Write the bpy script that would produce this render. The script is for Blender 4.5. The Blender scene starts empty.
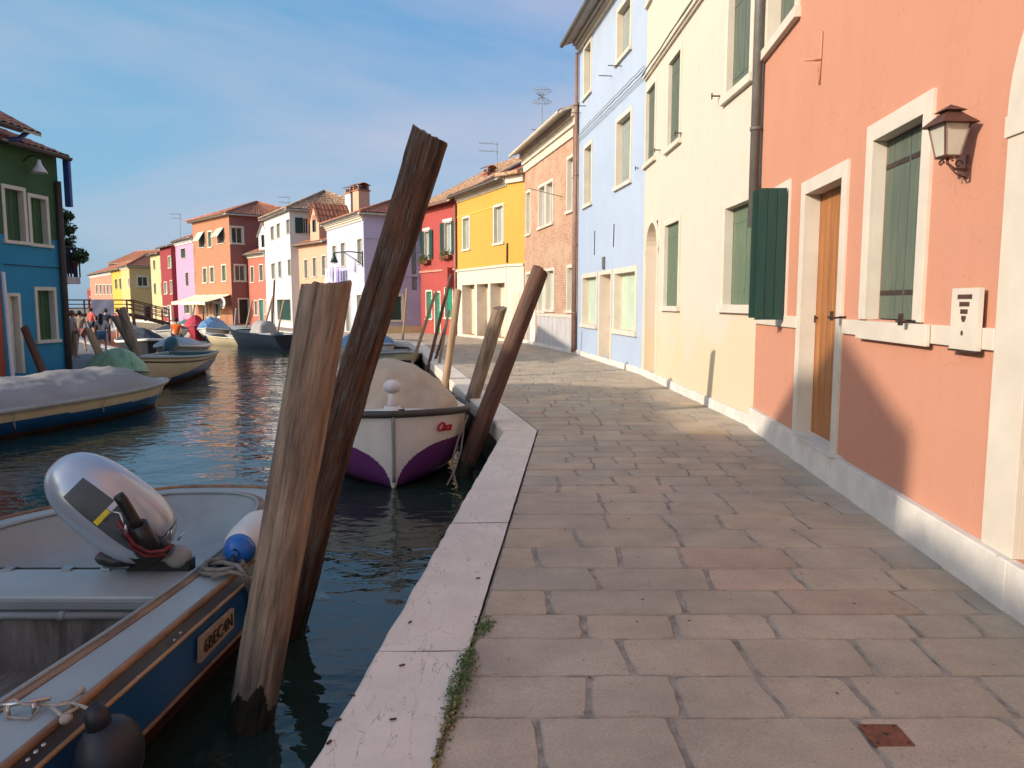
import bpy, bmesh, math, random
from mathutils import Vector, Matrix, noise as mnoise
R = math.radians
rnd = random.Random(7)
scene = bpy.context.scene
col = scene.collection

# ---------------------------------------------------------------- camera
CF, CW, CH, EYE = 760.0, 1024, 768, 1.6
PH = math.atan(81 / CF)
cam_d = bpy.data.cameras.new('camera')
cam_d.sensor_width = 36.0
cam_d.lens = 36.0 * CF / CW
cam_d.clip_start, cam_d.clip_end = 0.05, 6000
cam = bpy.data.objects.new('camera', cam_d)
cam.location = (0, 0, EYE)
cam.rotation_euler = (math.pi / 2 - PH, 0, 0)
col.objects.link(cam)
scene.camera = cam

# ---------------------------------------------------------------- light
SUN_EL = R(20.5)
TO_SUN = Vector((-0.862 * math.cos(SUN_EL), -0.507 * math.cos(SUN_EL), math.sin(SUN_EL)))
w = bpy.data.worlds.new('World'); scene.world = w; w.use_nodes = True
nt = w.node_tree; nt.nodes.clear()
out = nt.nodes.new('ShaderNodeOutputWorld'); bg = nt.nodes.new('ShaderNodeBackground')
sky = nt.nodes.new('ShaderNodeTexSky'); sky.sky_type = 'NISHITA'; sky.sun_disc = False
sky.sun_elevation = SUN_EL
sky.sun_rotation = math.atan2(TO_SUN.x, TO_SUN.y)
sky.altitude = 0; sky.air_density = 1.0; sky.dust_density = 1.8; sky.ozone_density = 1.6
tc = nt.nodes.new('ShaderNodeTexCoord')
mp = nt.nodes.new('ShaderNodeMapping'); mp.inputs['Scale'].default_value = (1.0, 1.0, 3.2)
mp.inputs['Rotation'].default_value = (0.0, R(26), R(10))
nz = nt.nodes.new('ShaderNodeTexNoise'); nz.inputs['Scale'].default_value = 1.25
nz.inputs['Detail'].default_value = 7; nz.inputs['Roughness'].default_value = 0.55; nz.inputs['Distortion'].default_value = 0.35
rp = nt.nodes.new('ShaderNodeValToRGB')
rp.color_ramp.elements[0].position = 0.46; rp.color_ramp.elements[0].color = (0, 0, 0, 1)
rp.color_ramp.elements[1].position = 0.72; rp.color_ramp.elements[1].color = (1, 1, 1, 1)
mul = nt.nodes.new('ShaderNodeMath'); mul.operation = 'MULTIPLY'; mul.inputs[1].default_value = 0.78
mx = nt.nodes.new('ShaderNodeMixRGB'); mx.inputs['Color2'].default_value = (2.05, 2.05, 2.5, 1)
L = nt.links.new
L(tc.outputs['Generated'], mp.inputs['Vector']); L(mp.outputs['Vector'], nz.inputs['Vector'])
L(nz.outputs['Fac'], rp.inputs['Fac']); L(rp.outputs['Color'], mul.inputs[0])
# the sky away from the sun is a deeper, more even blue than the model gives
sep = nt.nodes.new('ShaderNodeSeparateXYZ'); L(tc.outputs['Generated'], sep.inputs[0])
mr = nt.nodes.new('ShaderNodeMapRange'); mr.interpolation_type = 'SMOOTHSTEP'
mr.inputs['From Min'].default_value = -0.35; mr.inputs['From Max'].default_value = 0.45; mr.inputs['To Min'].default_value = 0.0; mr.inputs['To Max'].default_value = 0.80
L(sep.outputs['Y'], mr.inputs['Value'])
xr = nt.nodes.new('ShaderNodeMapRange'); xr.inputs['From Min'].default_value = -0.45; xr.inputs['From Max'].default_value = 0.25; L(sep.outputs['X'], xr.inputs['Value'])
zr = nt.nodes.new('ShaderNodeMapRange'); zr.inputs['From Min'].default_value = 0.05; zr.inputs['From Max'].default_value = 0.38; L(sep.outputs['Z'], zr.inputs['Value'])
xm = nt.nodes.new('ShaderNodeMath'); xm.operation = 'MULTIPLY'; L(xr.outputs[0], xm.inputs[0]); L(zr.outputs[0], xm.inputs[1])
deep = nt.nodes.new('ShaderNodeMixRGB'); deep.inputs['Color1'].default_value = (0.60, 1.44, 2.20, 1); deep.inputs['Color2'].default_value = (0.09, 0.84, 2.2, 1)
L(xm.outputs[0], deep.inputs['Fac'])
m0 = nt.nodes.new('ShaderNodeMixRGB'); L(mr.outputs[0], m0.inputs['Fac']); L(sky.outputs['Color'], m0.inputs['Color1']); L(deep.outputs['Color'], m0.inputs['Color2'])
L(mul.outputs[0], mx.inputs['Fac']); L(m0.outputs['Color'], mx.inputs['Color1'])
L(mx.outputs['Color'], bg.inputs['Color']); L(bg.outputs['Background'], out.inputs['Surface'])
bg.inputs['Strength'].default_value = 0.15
sd = bpy.data.lights.new('sun', 'SUN'); sd.energy = 2.6; sd.angle = R(0.6); sd.color = (1.0, 0.87, 0.70)
so = bpy.data.objects.new('sun', sd); col.objects.link(so)
so.rotation_euler = TO_SUN.to_track_quat('Z', 'Y').to_euler()
so.location = (-30, -20, 30)
vs = scene.view_settings
vs.view_transform = 'Standard'; vs.look = 'None'; vs.gamma = 1; vs.exposure = 0.93; vs.use_curve_mapping = False

# ---------------------------------------------------------------- survey helpers (image measurements to real places)
WATER = -0.7
LQ = -0.3        # level of the left quay
def ray(x, y):
    a = (x - 512) / CF; b = -(y - 384) / CF
    return Vector((a, math.cos(PH) + b * math.sin(PH), -math.sin(PH) + b * math.cos(PH)))
def G(x, y, z=0.0):
    r = ray(x, y); t = (z - EYE) / r.z
    return Vector((r.x * t, r.y * t, z))
def P(x, y, Y):
    r = ray(x, y); t = Y / r.y
    return Vector((r.x * t, Y, EYE + r.z * t))
def lin(pts, y):
    for (x0, y0), (x1, y1) in zip(pts, pts[1:]):
        if y0 <= y <= y1:
            return x0 + (x1 - x0) * (y - y0) / (y1 - y0)
    return pts[0][0] if y < pts[0][1] else pts[-1][0]

# ---------------------------------------------------------------- materials
def mat(name, c, rough=0.75, c2=None, scale=3.0, stretch=(1, 1, 1), bump=0.25, bscale=70.0, metal=0.0,
        lo=0.35, hi=0.68, bdist=0.01, detail=6, spec=0.4, spots=None, bstretch=None):
    m = bpy.data.materials.new(name); m.use_nodes = True
    n = m.node_tree.nodes; l = m.node_tree.links.new
    b = n['Principled BSDF']
    b.inputs['Roughness'].default_value = rough; b.inputs['Metallic'].default_value = metal
    b.inputs['Specular IOR Level'].default_value = spec
    if c2 is None: c2 = tuple(v * 0.8 for v in c)
    t = n.new('ShaderNodeTexCoord'); mp = n.new('ShaderNodeMapping'); mp.inputs['Scale'].default_value = stretch
    l(t.outputs['Object'], mp.inputs['Vector'])
    nz = n.new('ShaderNodeTexNoise'); nz.inputs['Scale'].default_value = scale
    nz.inputs['Detail'].default_value = detail; nz.inputs['Roughness'].default_value = 0.62
    l(mp.outputs['Vector'], nz.inputs['Vector'])
    r = n.new('ShaderNodeValToRGB'); e = r.color_ramp.elements
    e[0].position = lo; e[0].color = (*c2, 1); e[1].position = hi; e[1].color = (*c, 1)
    l(nz.outputs['Fac'], r.inputs['Fac'])
    last = r.outputs['Color']
    if spots:
        sc, sscale, th = spots
        n2 = n.new('ShaderNodeTexNoise'); n2.inputs['Scale'].default_value = sscale; n2.inputs['Detail'].default_value = 8
        n2.inputs['Roughness'].default_value = 0.7
        l(mp.outputs['Vector'], n2.inputs['Vector'])
        r2 = n.new('ShaderNodeValToRGB'); r2.color_ramp.elements[0].position = th; r2.color_ramp.elements[0].color = (0, 0, 0, 1)
        r2.color_ramp.elements[1].position = th + 0.05; r2.color_ramp.elements[1].color = (1, 1, 1, 1)
        l(n2.outputs['Fac'], r2.inputs['Fac'])
        mxx = n.new('ShaderNodeMixRGB'); l(r2.outputs['Color'], mxx.inputs['Fac'])
        l(last, mxx.inputs['Color1']); mxx.inputs['Color2'].default_value = (*sc, 1)
        last = mxx.outputs['Color']
    l(last, b.inputs['Base Color'])
    if bump:
        mp2 = n.new('ShaderNodeMapping'); mp2.inputs['Scale'].default_value = bstretch or stretch
        l(t.outputs['Object'], mp2.inputs['Vector'])
        nb = n.new('ShaderNodeTexNoise'); nb.inputs['Scale'].default_value = bscale; nb.inputs['Detail'].default_value = 5
        l(mp2.outputs['Vector'], nb.inputs['Vector'])
        bp = n.new('ShaderNodeBump'); bp.inputs['Strength'].default_value = bump; bp.inputs['Distance'].default_value = bdist
        l(nb.outputs['Fac'], bp.inputs['Height']); l(bp.outputs['Normal'], b.inputs['Normal'])
    return m

def plaster(name, c, k=0.86, spots=None, low=None, **kw):
    c = tuple(v * 0.76 for v in c)
    if spots: spots = (tuple(v * 0.76 for v in spots[0]), *spots[1:])
    m = mat(name, c, 0.9, tuple(v * k for v in c), scale=0.9, bump=0.35, bscale=28, bdist=0.008, spots=spots, spec=0.2, **kw)
    n = m.node_tree.nodes; l = m.node_tree.links.new; b = n['Principled BSDF']; src = b.inputs['Base Color'].links[0].from_socket
    t = n.new('ShaderNodeTexCoord')
    def layer(src, sc, st, p0, p1, mulc, det=6, fac=1.0):
        mp = n.new('ShaderNodeMapping'); mp.inputs['Scale'].default_value = st; l(t.outputs['Object'], mp.inputs['Vector'])
        q = n.new('ShaderNodeTexNoise'); q.inputs['Scale'].default_value = sc; q.inputs['Detail'].default_value = det; q.inputs['Roughness'].default_value = .68
        l(mp.outputs['Vector'], q.inputs['Vector'])
        r = n.new('ShaderNodeValToRGB'); r.color_ramp.elements[0].position = p0; r.color_ramp.elements[0].color = (0, 0, 0, 1); r.color_ramp.elements[1].position = p1; r.color_ramp.elements[1].color = (fac, fac, fac, 1)
        l(q.outputs['Fac'], r.inputs['Fac'])
        x = n.new('ShaderNodeMixRGB'); x.blend_type = 'MULTIPLY'; l(r.outputs['Color'], x.inputs['Fac']); l(src, x.inputs['Color1']); x.inputs['Color2'].default_value = (*mulc, 1)
        return x.outputs['Color']
    src = layer(src, 1.6, (3.0, 3.0, .35), .48, .85, (.94, .93, .91))
    src = layer(src, 5.0, (1, 1, 1), .60, .72, (1.08, 1.08, 1.08))
    src = layer(src, 14.0, (1, 1, 1), .69, .73, (.72, .70, .68), 3)
    v = n.new('ShaderNodeTexVoronoi'); v.feature = 'DISTANCE_TO_EDGE'; v.inputs['Scale'].default_value = .9
    q = n.new('ShaderNodeTexNoise'); q.inputs['Scale'].default_value = 2.2; q.inputs['Detail'].default_value = 5; l(t.outputs['Object'], q.inputs['Vector'])
    ad = n.new('ShaderNodeMixRGB'); ad.blend_type = 'ADD'; ad.inputs['Fac'].default_value = .8; l(t.outputs['Object'], ad.inputs['Color1']); l(q.outputs['Color'], ad.inputs['Color2']); l(ad.outputs['Color'], v.inputs['Vector'])
    r = n.new('ShaderNodeValToRGB'); r.color_ramp.elements[0].position = .0015; r.color_ramp.elements[0].color = (.35, .35, .35, 1); r.color_ramp.elements[1].position = .004; r.color_ramp.elements[1].color = (0, 0, 0, 1); l(v.outputs['Distance'], r.inputs['Fac'])
    x = n.new('ShaderNodeMixRGB'); x.blend_type = 'MULTIPLY'; l(r.outputs['Color'], x.inputs['Fac']); l(src, x.inputs['Color1']); x.inputs['Color2'].default_value = (.55, .5, .45, 1); src = x.outputs['Color']
    if low:
        # older, yellower coat showing at the foot of the wall, with a ragged upper limit
        sp = n.new('ShaderNodeSeparateXYZ'); l(t.outputs['Object'], sp.inputs[0]); q2 = n.new('ShaderNodeTexNoise'); q2.inputs['Scale'].default_value = .8; q2.inputs['Detail'].default_value = 7; l(t.outputs['Object'], q2.inputs['Vector'])
        m1 = n.new('ShaderNodeMath'); m1.operation = 'MULTIPLY_ADD'; m1.inputs[1].default_value = 2.6; m1.inputs[2].default_value = -1.3; l(q2.outputs['Fac'], m1.inputs[0])
        m2 = n.new('ShaderNodeMath'); m2.operation = 'ADD'; l(sp.outputs['Z'], m2.inputs[0]); l(m1.outputs[0], m2.inputs[1])
        mr = n.new('ShaderNodeMapRange'); mr.inputs['From Min'].default_value = low[1] + .25; mr.inputs['From Max'].default_value = low[1] - .25; mr.inputs['To Max'].default_value = .75; l(m2.outputs[0], mr.inputs['Value'])
        x = n.new('ShaderNodeMixRGB'); l(mr.outputs[0], x.inputs['Fac']); l(src, x.inputs['Color1']); x.inputs['Color2'].default_value = (*[v_ * .76 for v_ in low[0]], 1); src = x.outputs['Color']
    l(src, b.inputs['Base Color'])
    return m

MT = {}
MT['salmon'] = plaster('salmon_plaster', (0.67, 0.32, 0.215), 0.94)
MT['cream'] = plaster('cream_plaster', (0.715, 0.64, 0.545), 0.96, spots=((0.72, 0.60, 0.44), 0.5, 0.62), low=((0.73, 0.60, 0.40), 1.15))
MT['sky_blue'] = plaster('pale_blue_plaster', (0.45, 0.55, 0.72), 0.92, spots=((0.50, 0.57, 0.68), 1.3, 0.63))
MT['yellow'] = plaster('yellow_plaster', (0.70, 0.385, 0.085), 0.94, spots=((0.78, 0.60, 0.30), 1.6, 0.72))
MT['red'] = plaster('red_plaster', (0.44, 0.09, 0.082), 0.9)
MT['lav_white'] = plaster('lavender_white_plaster', (0.58, 0.575, 0.76), 0.9)
MT['lilac'] = plaster('shaded_lavender_plaster', (0.48, 0.46, 0.66), 0.9)  # darker lavender white: shade put into the side wall's colour
MT['peach'] = plaster('peach_plaster', (0.73, 0.43, 0.30), 0.93)
MT['white'] = plaster('white_plaster', (0.70, 0.70, 0.70), 0.94)
MT['brickred'] = plaster('coral_red_plaster', (0.53, 0.18, 0.135), 0.9)
MT['orange'] = plaster('orange_plaster', (0.50, 0.24, 0.145), 0.92)
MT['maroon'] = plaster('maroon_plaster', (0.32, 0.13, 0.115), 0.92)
MT['pink'] = plaster('pink_plaster', (0.70, 0.36, 0.55), 0.93)
MT['crimson'] = plaster('crimson_plaster', (0.34, 0.06, 0.07), 0.9)
MT['paleyellow'] = plaster('pale_yellow_plaster', (0.72, 0.58, 0.32), 0.9)
MT['ochre'] = plaster('ochre_plaster', (0.72, 0.55, 0.26), 0.9)
MT['gold'] = plaster('gold_plaster', (0.80, 0.50, 0.10), 0.9)
MT['rose'] = plaster('rose_plaster', (0.66, 0.30, 0.22), 0.88)
MT['green_wall'] = plaster('dark_green_plaster', (0.075, 0.15, 0.07), 0.85)
MT['cyan_wall'] = plaster('turquoise_plaster', (0.05, 0.30, 0.50), 0.86, spots=((0.10, 0.36, 0.52), 2.0, 0.66))
MT['redhouse'] = plaster('brick_red_plaster', (0.50, 0.12, 0.08), 0.88)
MT['grey_wall'] = plaster('grey_plaster', (0.42, 0.38, 0.34), 0.85)
MT['dado'] = mat('grey_stone_dado', (0.50, 0.48, 0.47), 0.8, (0.36, 0.35, 0.36), scale=2.0, stretch=(3, 1, 0.5), bump=0.2)
MT['stone'] = mat('istrian_stone', (0.59, 0.535, 0.455), 0.7, (0.51, 0.46, 0.39), scale=2.5, bump=0.15, bscale=40)
MT['plinth'] = mat('plinth_stone', (0.66, 0.63, 0.58), 0.75, (0.52, 0.49, 0.45), scale=4, bump=0.3, bscale=30, spots=((0.34, 0.31, 0.27), 5.0, 0.66))
MT['kerb'] = mat('pinkish_kerb_stone', (0.70, 0.625, 0.545), 0.62, (0.60, 0.53, 0.46), scale=3.0, bump=0.35, bscale=45, spots=((0.30, 0.255, 0.24), 9.0, 0.69))
MT['quaywall'] = mat('damp_quay_brick', (0.20, 0.15, 0.11), 0.7, (0.07, 0.065, 0.05), scale=5, bump=0.8, bscale=12, bdist=0.03)
MT['mortar'] = mat('mortar', (0.40, 0.35, 0.30), 0.95, (0.17, 0.15, 0.125), scale=9, bump=0.6, bscale=60)
MT['lpave'] = mat('left_quay_paving', (0.21, 0.20, 0.20), 0.8, (0.14, 0.135, 0.135), scale=2.5, bump=0.4, bscale=9, bdist=0.02)
MT['ground'] = mat('packed_ground', (0.25, 0.22, 0.18), 0.95, (0.18, 0.16, 0.12), scale=0.5)
MT['tile'] = mat('terracotta_tile', (0.42, 0.165, 0.09), 0.85, (0.20, 0.085, 0.055), scale=4.0, bump=0.5, bscale=30, lo=0.3, hi=0.66, spots=((0.45, 0.34, 0.24), 7.0, 0.60))
MT['oldtile'] = mat('weathered_tile', (0.42, 0.24, 0.14), 0.9, (0.17, 0.11, 0.075), scale=5.0, bump=0.5, bscale=30, lo=0.32, hi=0.62, spots=((0.52, 0.43, 0.30), 6.0, 0.55))
MT['shutter'] = mat('faded_green_shutter', (0.13, 0.17, 0.11), 0.6, (0.09, 0.13, 0.085), scale=3, stretch=(6, 6, 0.6), bump=0.25, bscale=20)
MT['darkshutter'] = mat('dark_green_paint', (0.014, 0.052, 0.042), 0.45, (0.010, 0.038, 0.031), scale=3, stretch=(6, 6, 0.6), bump=0.15, bscale=20)
MT['oldgreen'] = mat('peeling_green_shutter', (0.115, 0.135, 0.10), 0.65, (0.075, 0.10, 0.078), scale=3, stretch=(6, 6, 0.6), bump=0.3, bscale=20, spots=((0.30, 0.33, 0.27), 14.0, 0.68))
MT['brightgreen'] = mat('bright_green_door', (0.02, 0.23, 0.13), 0.5, (0.015, 0.17, 0.10), scale=3, bump=0.1)
MT['greyshutter'] = mat('grey_shutter', (0.28, 0.31, 0.30), 0.65, (0.20, 0.23, 0.22), scale=3, stretch=(6, 6, 0.6), bump=0.2)
MT['paleglass'] = mat('pale_green_curtain_glass', (0.46, 0.56, 0.45), 0.28, (0.38, 0.49, 0.38), scale=2, bump=0)
MT['glass'] = mat('dark_window_glass', (0.035, 0.045, 0.045), 0.08, (0.02, 0.03, 0.03), scale=2, bump=0, spec=0.8)
MT['dark'] = mat('dark_interior', (0.03, 0.025, 0.02), 0.6, (0.015, 0.012, 0.01), bump=0)
MT['beige'] = mat('beige_board', (0.62, 0.50, 0.38), 0.7, (0.52, 0.42, 0.32), scale=1.5)
MT['wood_door'] = mat('varnished_orange_wood', (0.40, 0.165, 0.048), 0.5, (0.24, 0.085, 0.024), scale=2.2, stretch=(5, 5, 0.35), bump=0.2, bscale=25)
MT['pile'] = mat('weathered_pile_wood', (0.34, 0.25, 0.18), 0.88, (0.13, 0.095, 0.07), scale=2.6, stretch=(8, 8, 0.9), bump=1.0, bscale=7, bdist=0.02, lo=0.34, hi=0.66, detail=9, bstretch=(12, 12, 0.6), spots=((0.15, 0.135, 0.12), 1.9, 0.60))
MT['pile_dark'] = mat('dark_pile_wood', (0.135, 0.062, 0.036), 0.8, (0.030, 0.023, 0.019), scale=2.4, stretch=(6, 6, 0.9), bump=1.0, bscale=6, bdist=0.04, lo=0.36, hi=0.64, detail=9, bstretch=(12, 12, 0.6), spots=((0.105, 0.09, 0.08), 2.6, 0.53))
MT['pile_red'] = mat('red_brown_pile_wood', (0.15, 0.07, 0.045), 0.75, (0.06, 0.032, 0.024), scale=2.4, stretch=(7, 7, 0.5), bump=0.7, bscale=9, bdist=0.015)
MT['pile_light'] = mat('bleached_pile_wood', (0.40, 0.27, 0.17), 0.85, (0.22, 0.15, 0.10), scale=2.4, stretch=(7, 7, 0.5), bump=0.7, bscale=9, bdist=0.015)
MT['wetwood'] = mat('wet_weedy_wood', (0.05, 0.042, 0.026), 0.45, (0.018, 0.02, 0.012), scale=6, stretch=(4, 4, 1), bump=0.9, bscale=18, bdist=0.02)
MT['endgrain'] = mat('pile_end_grain', (0.24, 0.18, 0.13), 0.9, (0.08, 0.06, 0.045), scale=9, bump=0.8, bscale=25)
MT['iron'] = mat('rusty_iron', (0.075, 0.045, 0.035), 0.7, (0.035, 0.026, 0.024), scale=20, bump=0.3, metal=0.3)
MT['lampmetal'] = mat('brown_lamp_iron', (0.125, 0.055, 0.038), 0.55, (0.07, 0.034, 0.026), scale=18, bump=0.25, metal=0.3)
MT['pipe'] = mat('grey_brown_downpipe', (0.135, 0.13, 0.12), 0.55, (0.10, 0.095, 0.09), scale=6, bump=0.05)
MT['copper'] = mat('brown_downpipe', (0.26, 0.15, 0.11), 0.5, (0.18, 0.10, 0.08), scale=6, bump=0.05)
MT['soffit'] = mat('grey_soffit', (0.42, 0.38, 0.33), 0.9, (0.30, 0.27, 0.24), scale=5)
MT['rustplate'] = mat('rusty_cover_plate', (0.24, 0.085, 0.045), 0.8, (0.13, 0.045, 0.028), scale=30, bump=0.5, bscale=90)
MT['boatgrey'] = mat('grey_painted_deck', (0.33, 0.37, 0.375), 0.45, (0.27, 0.305, 0.31), scale=1.8, bump=0.08, bscale=30, spots=((0.20, 0.22, 0.22), 11.0, 0.72))
MT['boatgrey2'] = mat('pale_grey_moulding', (0.29, 0.33, 0.335), 0.5, (0.22, 0.255, 0.26), scale=2.5, bump=0.08, spots=((0.20, 0.22, 0.21), 7.0, 0.69))
MT['woodtrim'] = mat('worn_wood_trim', (0.30, 0.165, 0.085), 0.6, (0.13, 0.075, 0.045), scale=5, stretch=(3, 0.6, 3), bump=0.35, bscale=25)
MT['paletrim'] = mat('golden_wood_rail', (0.46, 0.29, 0.13), 0.5, (0.27, 0.15, 0.07), scale=5, stretch=(3, 0.6, 3), bump=0.3, bscale=25)
MT['navy'] = mat('dark_navy_paint', (0.035, 0.05, 0.075), 0.4, (0.022, 0.032, 0.05), scale=4, bump=0.12, spots=((0.16, 0.17, 0.18), 13.0, 0.74))
MT['inkblue'] = mat('matt_ink_blue_hull', (0.012, 0.022, 0.042), 0.6, (0.008, 0.014, 0.028), scale=3, bump=0.05, spec=0.25)
MT['leafshutter'] = mat('leaf_green_shutter', (0.035, 0.095, 0.035), 0.6, (0.022, 0.065, 0.025), scale=3, stretch=(6, 6, .6), bump=0.2)
MT['royal'] = mat('blue_hull_paint', (0.016, 0.095, 0.26), 0.32, (0.012, 0.07, 0.20), scale=2, bump=0.1, spots=((0.04, 0.10, 0.20), 8.0, 0.70))
MT['oxide'] = mat('red_oxide_hull', (0.13, 0.035, 0.025), 0.6, (0.07, 0.022, 0.018), scale=4, bump=0.2)
MT['plywood'] = mat('grimy_plywood', (0.17, 0.155, 0.14), 0.8, (0.055, 0.045, 0.04), scale=2.6, stretch=(4, 1, 0.7), bump=0.4, bscale=14, detail=9)
MT['hullcream'] = mat('cream_hull_paint', (0.60, 0.52, 0.37), 0.4, (0.52, 0.44, 0.31), scale=2, bump=0.06, spots=((0.36, 0.29, 0.18), 9.0, 0.70))
MT['hullwhite'] = mat('off_white_gelcoat', (0.70, 0.68, 0.64), 0.35, (0.60, 0.58, 0.54), scale=2, bump=0.05)
MT['purple'] = mat('purple_hull_paint', (0.125, 0.03, 0.14), 0.32, (0.10, 0.025, 0.115), scale=2, bump=0.06)
MT['violet'] = mat('blue_violet_keel', (0.06, 0.04, 0.20), 0.4, (0.05, 0.03, 0.16), scale=2, bump=0.06)
MT['rub'] = mat('dark_rubbing_strake', (0.06, 0.055, 0.05), 0.6, (0.04, 0.036, 0.032), scale=6)
MT['midblue'] = mat('mid_blue_hull_paint', (0.018, 0.10, 0.26), 0.35, (0.015, 0.08, 0.21), scale=2, bump=0.06)
MT['tealhull'] = mat('dark_teal_hull', (0.02, 0.07, 0.08), 0.4, (0.015, 0.05, 0.06), scale=2)
MT['tealdeck'] = mat('teal_deck', (0.05, 0.17, 0.15), 0.6, (0.04, 0.13, 0.12), scale=3)
MT['greyhull'] = mat('grey_hull', (0.30, 0.31, 0.30), 0.5, (0.24, 0.25, 0.24), scale=3)
MT['tarp_grey'] = mat('grey_canvas', (0.30, 0.29, 0.285), 0.85, (0.23, 0.225, 0.225), scale=1.6, bump=0.5, bscale=7, bdist=0.03)
MT['tarp_beige'] = mat('beige_canvas', (0.50, 0.40, 0.29), 0.85, (0.37, 0.30, 0.225), scale=1.8, bump=0.5, bscale=7, bdist=0.03)
MT['tarp_green'] = mat('pale_green_tarpaulin', (0.27, 0.40, 0.24), 0.6, (0.16, 0.28, 0.16), scale=3, bump=0.8, bscale=6, bdist=0.05)
MT['tarp_blue'] = mat('blue_tarpaulin', (0.12, 0.24, 0.42), 0.6, (0.07, 0.16, 0.30), scale=3, bump=0.8, bscale=6, bdist=0.05)
MT['tarp_dark'] = mat('navy_canvas_cover', (0.03, 0.035, 0.05), 0.8, (0.02, 0.025, 0.035), scale=2, bump=0.4)
MT['tarp_red'] = mat('red_canvas_cover', (0.42, 0.03, 0.06), 0.7, (0.30, 0.02, 0.045), scale=2, bump=0.4)
MT['silver'] = mat('silver_cowling', (0.44, 0.50, 0.57), 0.27, (0.40, 0.46, 0.53), scale=1.2, bump=0, metal=0.35, spec=0.6)
MT['cowlgrey'] = mat('dark_cowl_panel', (0.085, 0.10, 0.105), 0.35, (0.06, 0.07, 0.075), scale=2, bump=0)
MT['blackplastic'] = mat('black_plastic', (0.012, 0.012, 0.014), 0.4, (0.008, 0.008, 0.009), scale=5, bump=0.1)
MT['redplastic'] = mat('dark_red_hose', (0.18, 0.015, 0.018), 0.4, (0.10, 0.01, 0.012), scale=5, bump=0)
MT['yellowlabel'] = mat('yellow_label', (0.75, 0.60, 0.03), 0.4, (0.65, 0.5, 0.03), scale=5, bump=0)
MT['whiteplastic'] = mat('white_vinyl', (0.66, 0.62, 0.58), 0.42, (0.56, 0.52, 0.48), scale=5, bump=0.1, spots=((0.40, 0.34, 0.28), 12.0, 0.70))
MT['blueplastic'] = mat('blue_vinyl', (0.02, 0.12, 0.42), 0.35, (0.015, 0.09, 0.33), scale=5, bump=0.05)
MT['blackrubber'] = mat('faded_black_vinyl', (0.022, 0.024, 0.032), 0.5, (0.014, 0.014, 0.018), scale=3, bump=0.15)
MT['rope'] = mat('grey_mooring_rope', (0.26, 0.235, 0.20), 0.9, (0.15, 0.13, 0.11), scale=30, bump=0.8, bscale=120)
MT['paleRope'] = mat('pale_thin_rope', (0.48, 0.42, 0.35), 0.9, (0.33, 0.28, 0.23), scale=30, bump=0.8, bscale=120)
MT['plate'] = mat('tan_number_plate', (0.46, 0.34, 0.23), 0.6, (0.33, 0.23, 0.15), scale=9, bump=0.2)
MT['ink'] = mat('dark_brown_lettering', (0.05, 0.035, 0.02), 0.6, bump=0)
MT['redink'] = mat('red_lettering', (0.50, 0.02, 0.05), 0.5, bump=0)
MT['steel'] = mat('brushed_steel', (0.5, 0.5, 0.5), 0.3, (0.4, 0.4, 0.4), scale=10, bump=0, metal=0.9)
MT['galv'] = mat('painted_grey_pipe', (0.20, 0.225, 0.23), 0.45, (0.16, 0.18, 0.185), scale=5, bump=0.05)
MT['bridgewood'] = mat('dark_bridge_timber', (0.105, 0.06, 0.04), 0.8, (0.06, 0.036, 0.026), scale=4, bump=0.3)
MT['sheet'] = mat('pale_grey_banner', (0.46, 0.46, 0.52), 0.85, (0.40, 0.40, 0.45), scale=3, bump=0.3, bscale=5)
MT['awning'] = mat('cream_awning', (0.76, 0.66, 0.48), 0.8, (0.68, 0.58, 0.42), scale=2)
MT['skin'] = mat('skin', (0.50, 0.29, 0.20), 0.55, (0.44, 0.25, 0.17), scale=6, bump=0)
MT['hair'] = mat('dark_brown_hair', (0.025, 0.016, 0.012), 0.6, bump=0.3)
MT['hair_fair'] = mat('light_brown_hair', (0.20, 0.12, 0.06), 0.6, bump=0.3)
MT['cl_white'] = mat('white_cotton', (0.66, 0.64, 0.66), 0.9, scale=4)
MT['cl_blue'] = mat('blue_denim', (0.08, 0.20, 0.38), 0.9, scale=4)
MT['cl_navy'] = mat('navy_cloth', (0.03, 0.04, 0.07), 0.9, scale=4)
MT['cl_tan'] = mat('tan_cloth', (0.38, 0.28, 0.20), 0.9, scale=4)
MT['cl_red'] = mat('coral_red_cloth', (0.70, 0.10, 0.09), 0.9, scale=4)
MT['cl_orange'] = mat('orange_cloth', (0.62, 0.12, 0.02), 0.9, scale=4)
MT['leaf'] = mat('leaf_green', (0.055, 0.105, 0.028), 0.6, (0.025, 0.055, 0.018), scale=9, bump=0)
MT['leaf2'] = mat('weed_green', (0.10, 0.165, 0.040), 0.6, (0.045, 0.085, 0.022), scale=14, bump=0)
MT['dryleaf'] = mat('dry_straw', (0.30, 0.22, 0.09), 0.8, (0.18, 0.13, 0.06), scale=14, bump=0)
MT['flower'] = mat('red_petals', (0.55, 0.04, 0.05), 0.6, bump=0)
MT['bluepaint'] = mat('blue_painted_pipe', (0.03, 0.07, 0.25), 0.5, (0.02, 0.05, 0.18), scale=4)
MT['roofdark'] = mat('dark_timber_eave', (0.07, 0.052, 0.042), 0.8, scale=5)
MT['laundry'] = mat('lilac_laundry', (0.36, 0.26, 0.62), 0.9, scale=4)

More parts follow.
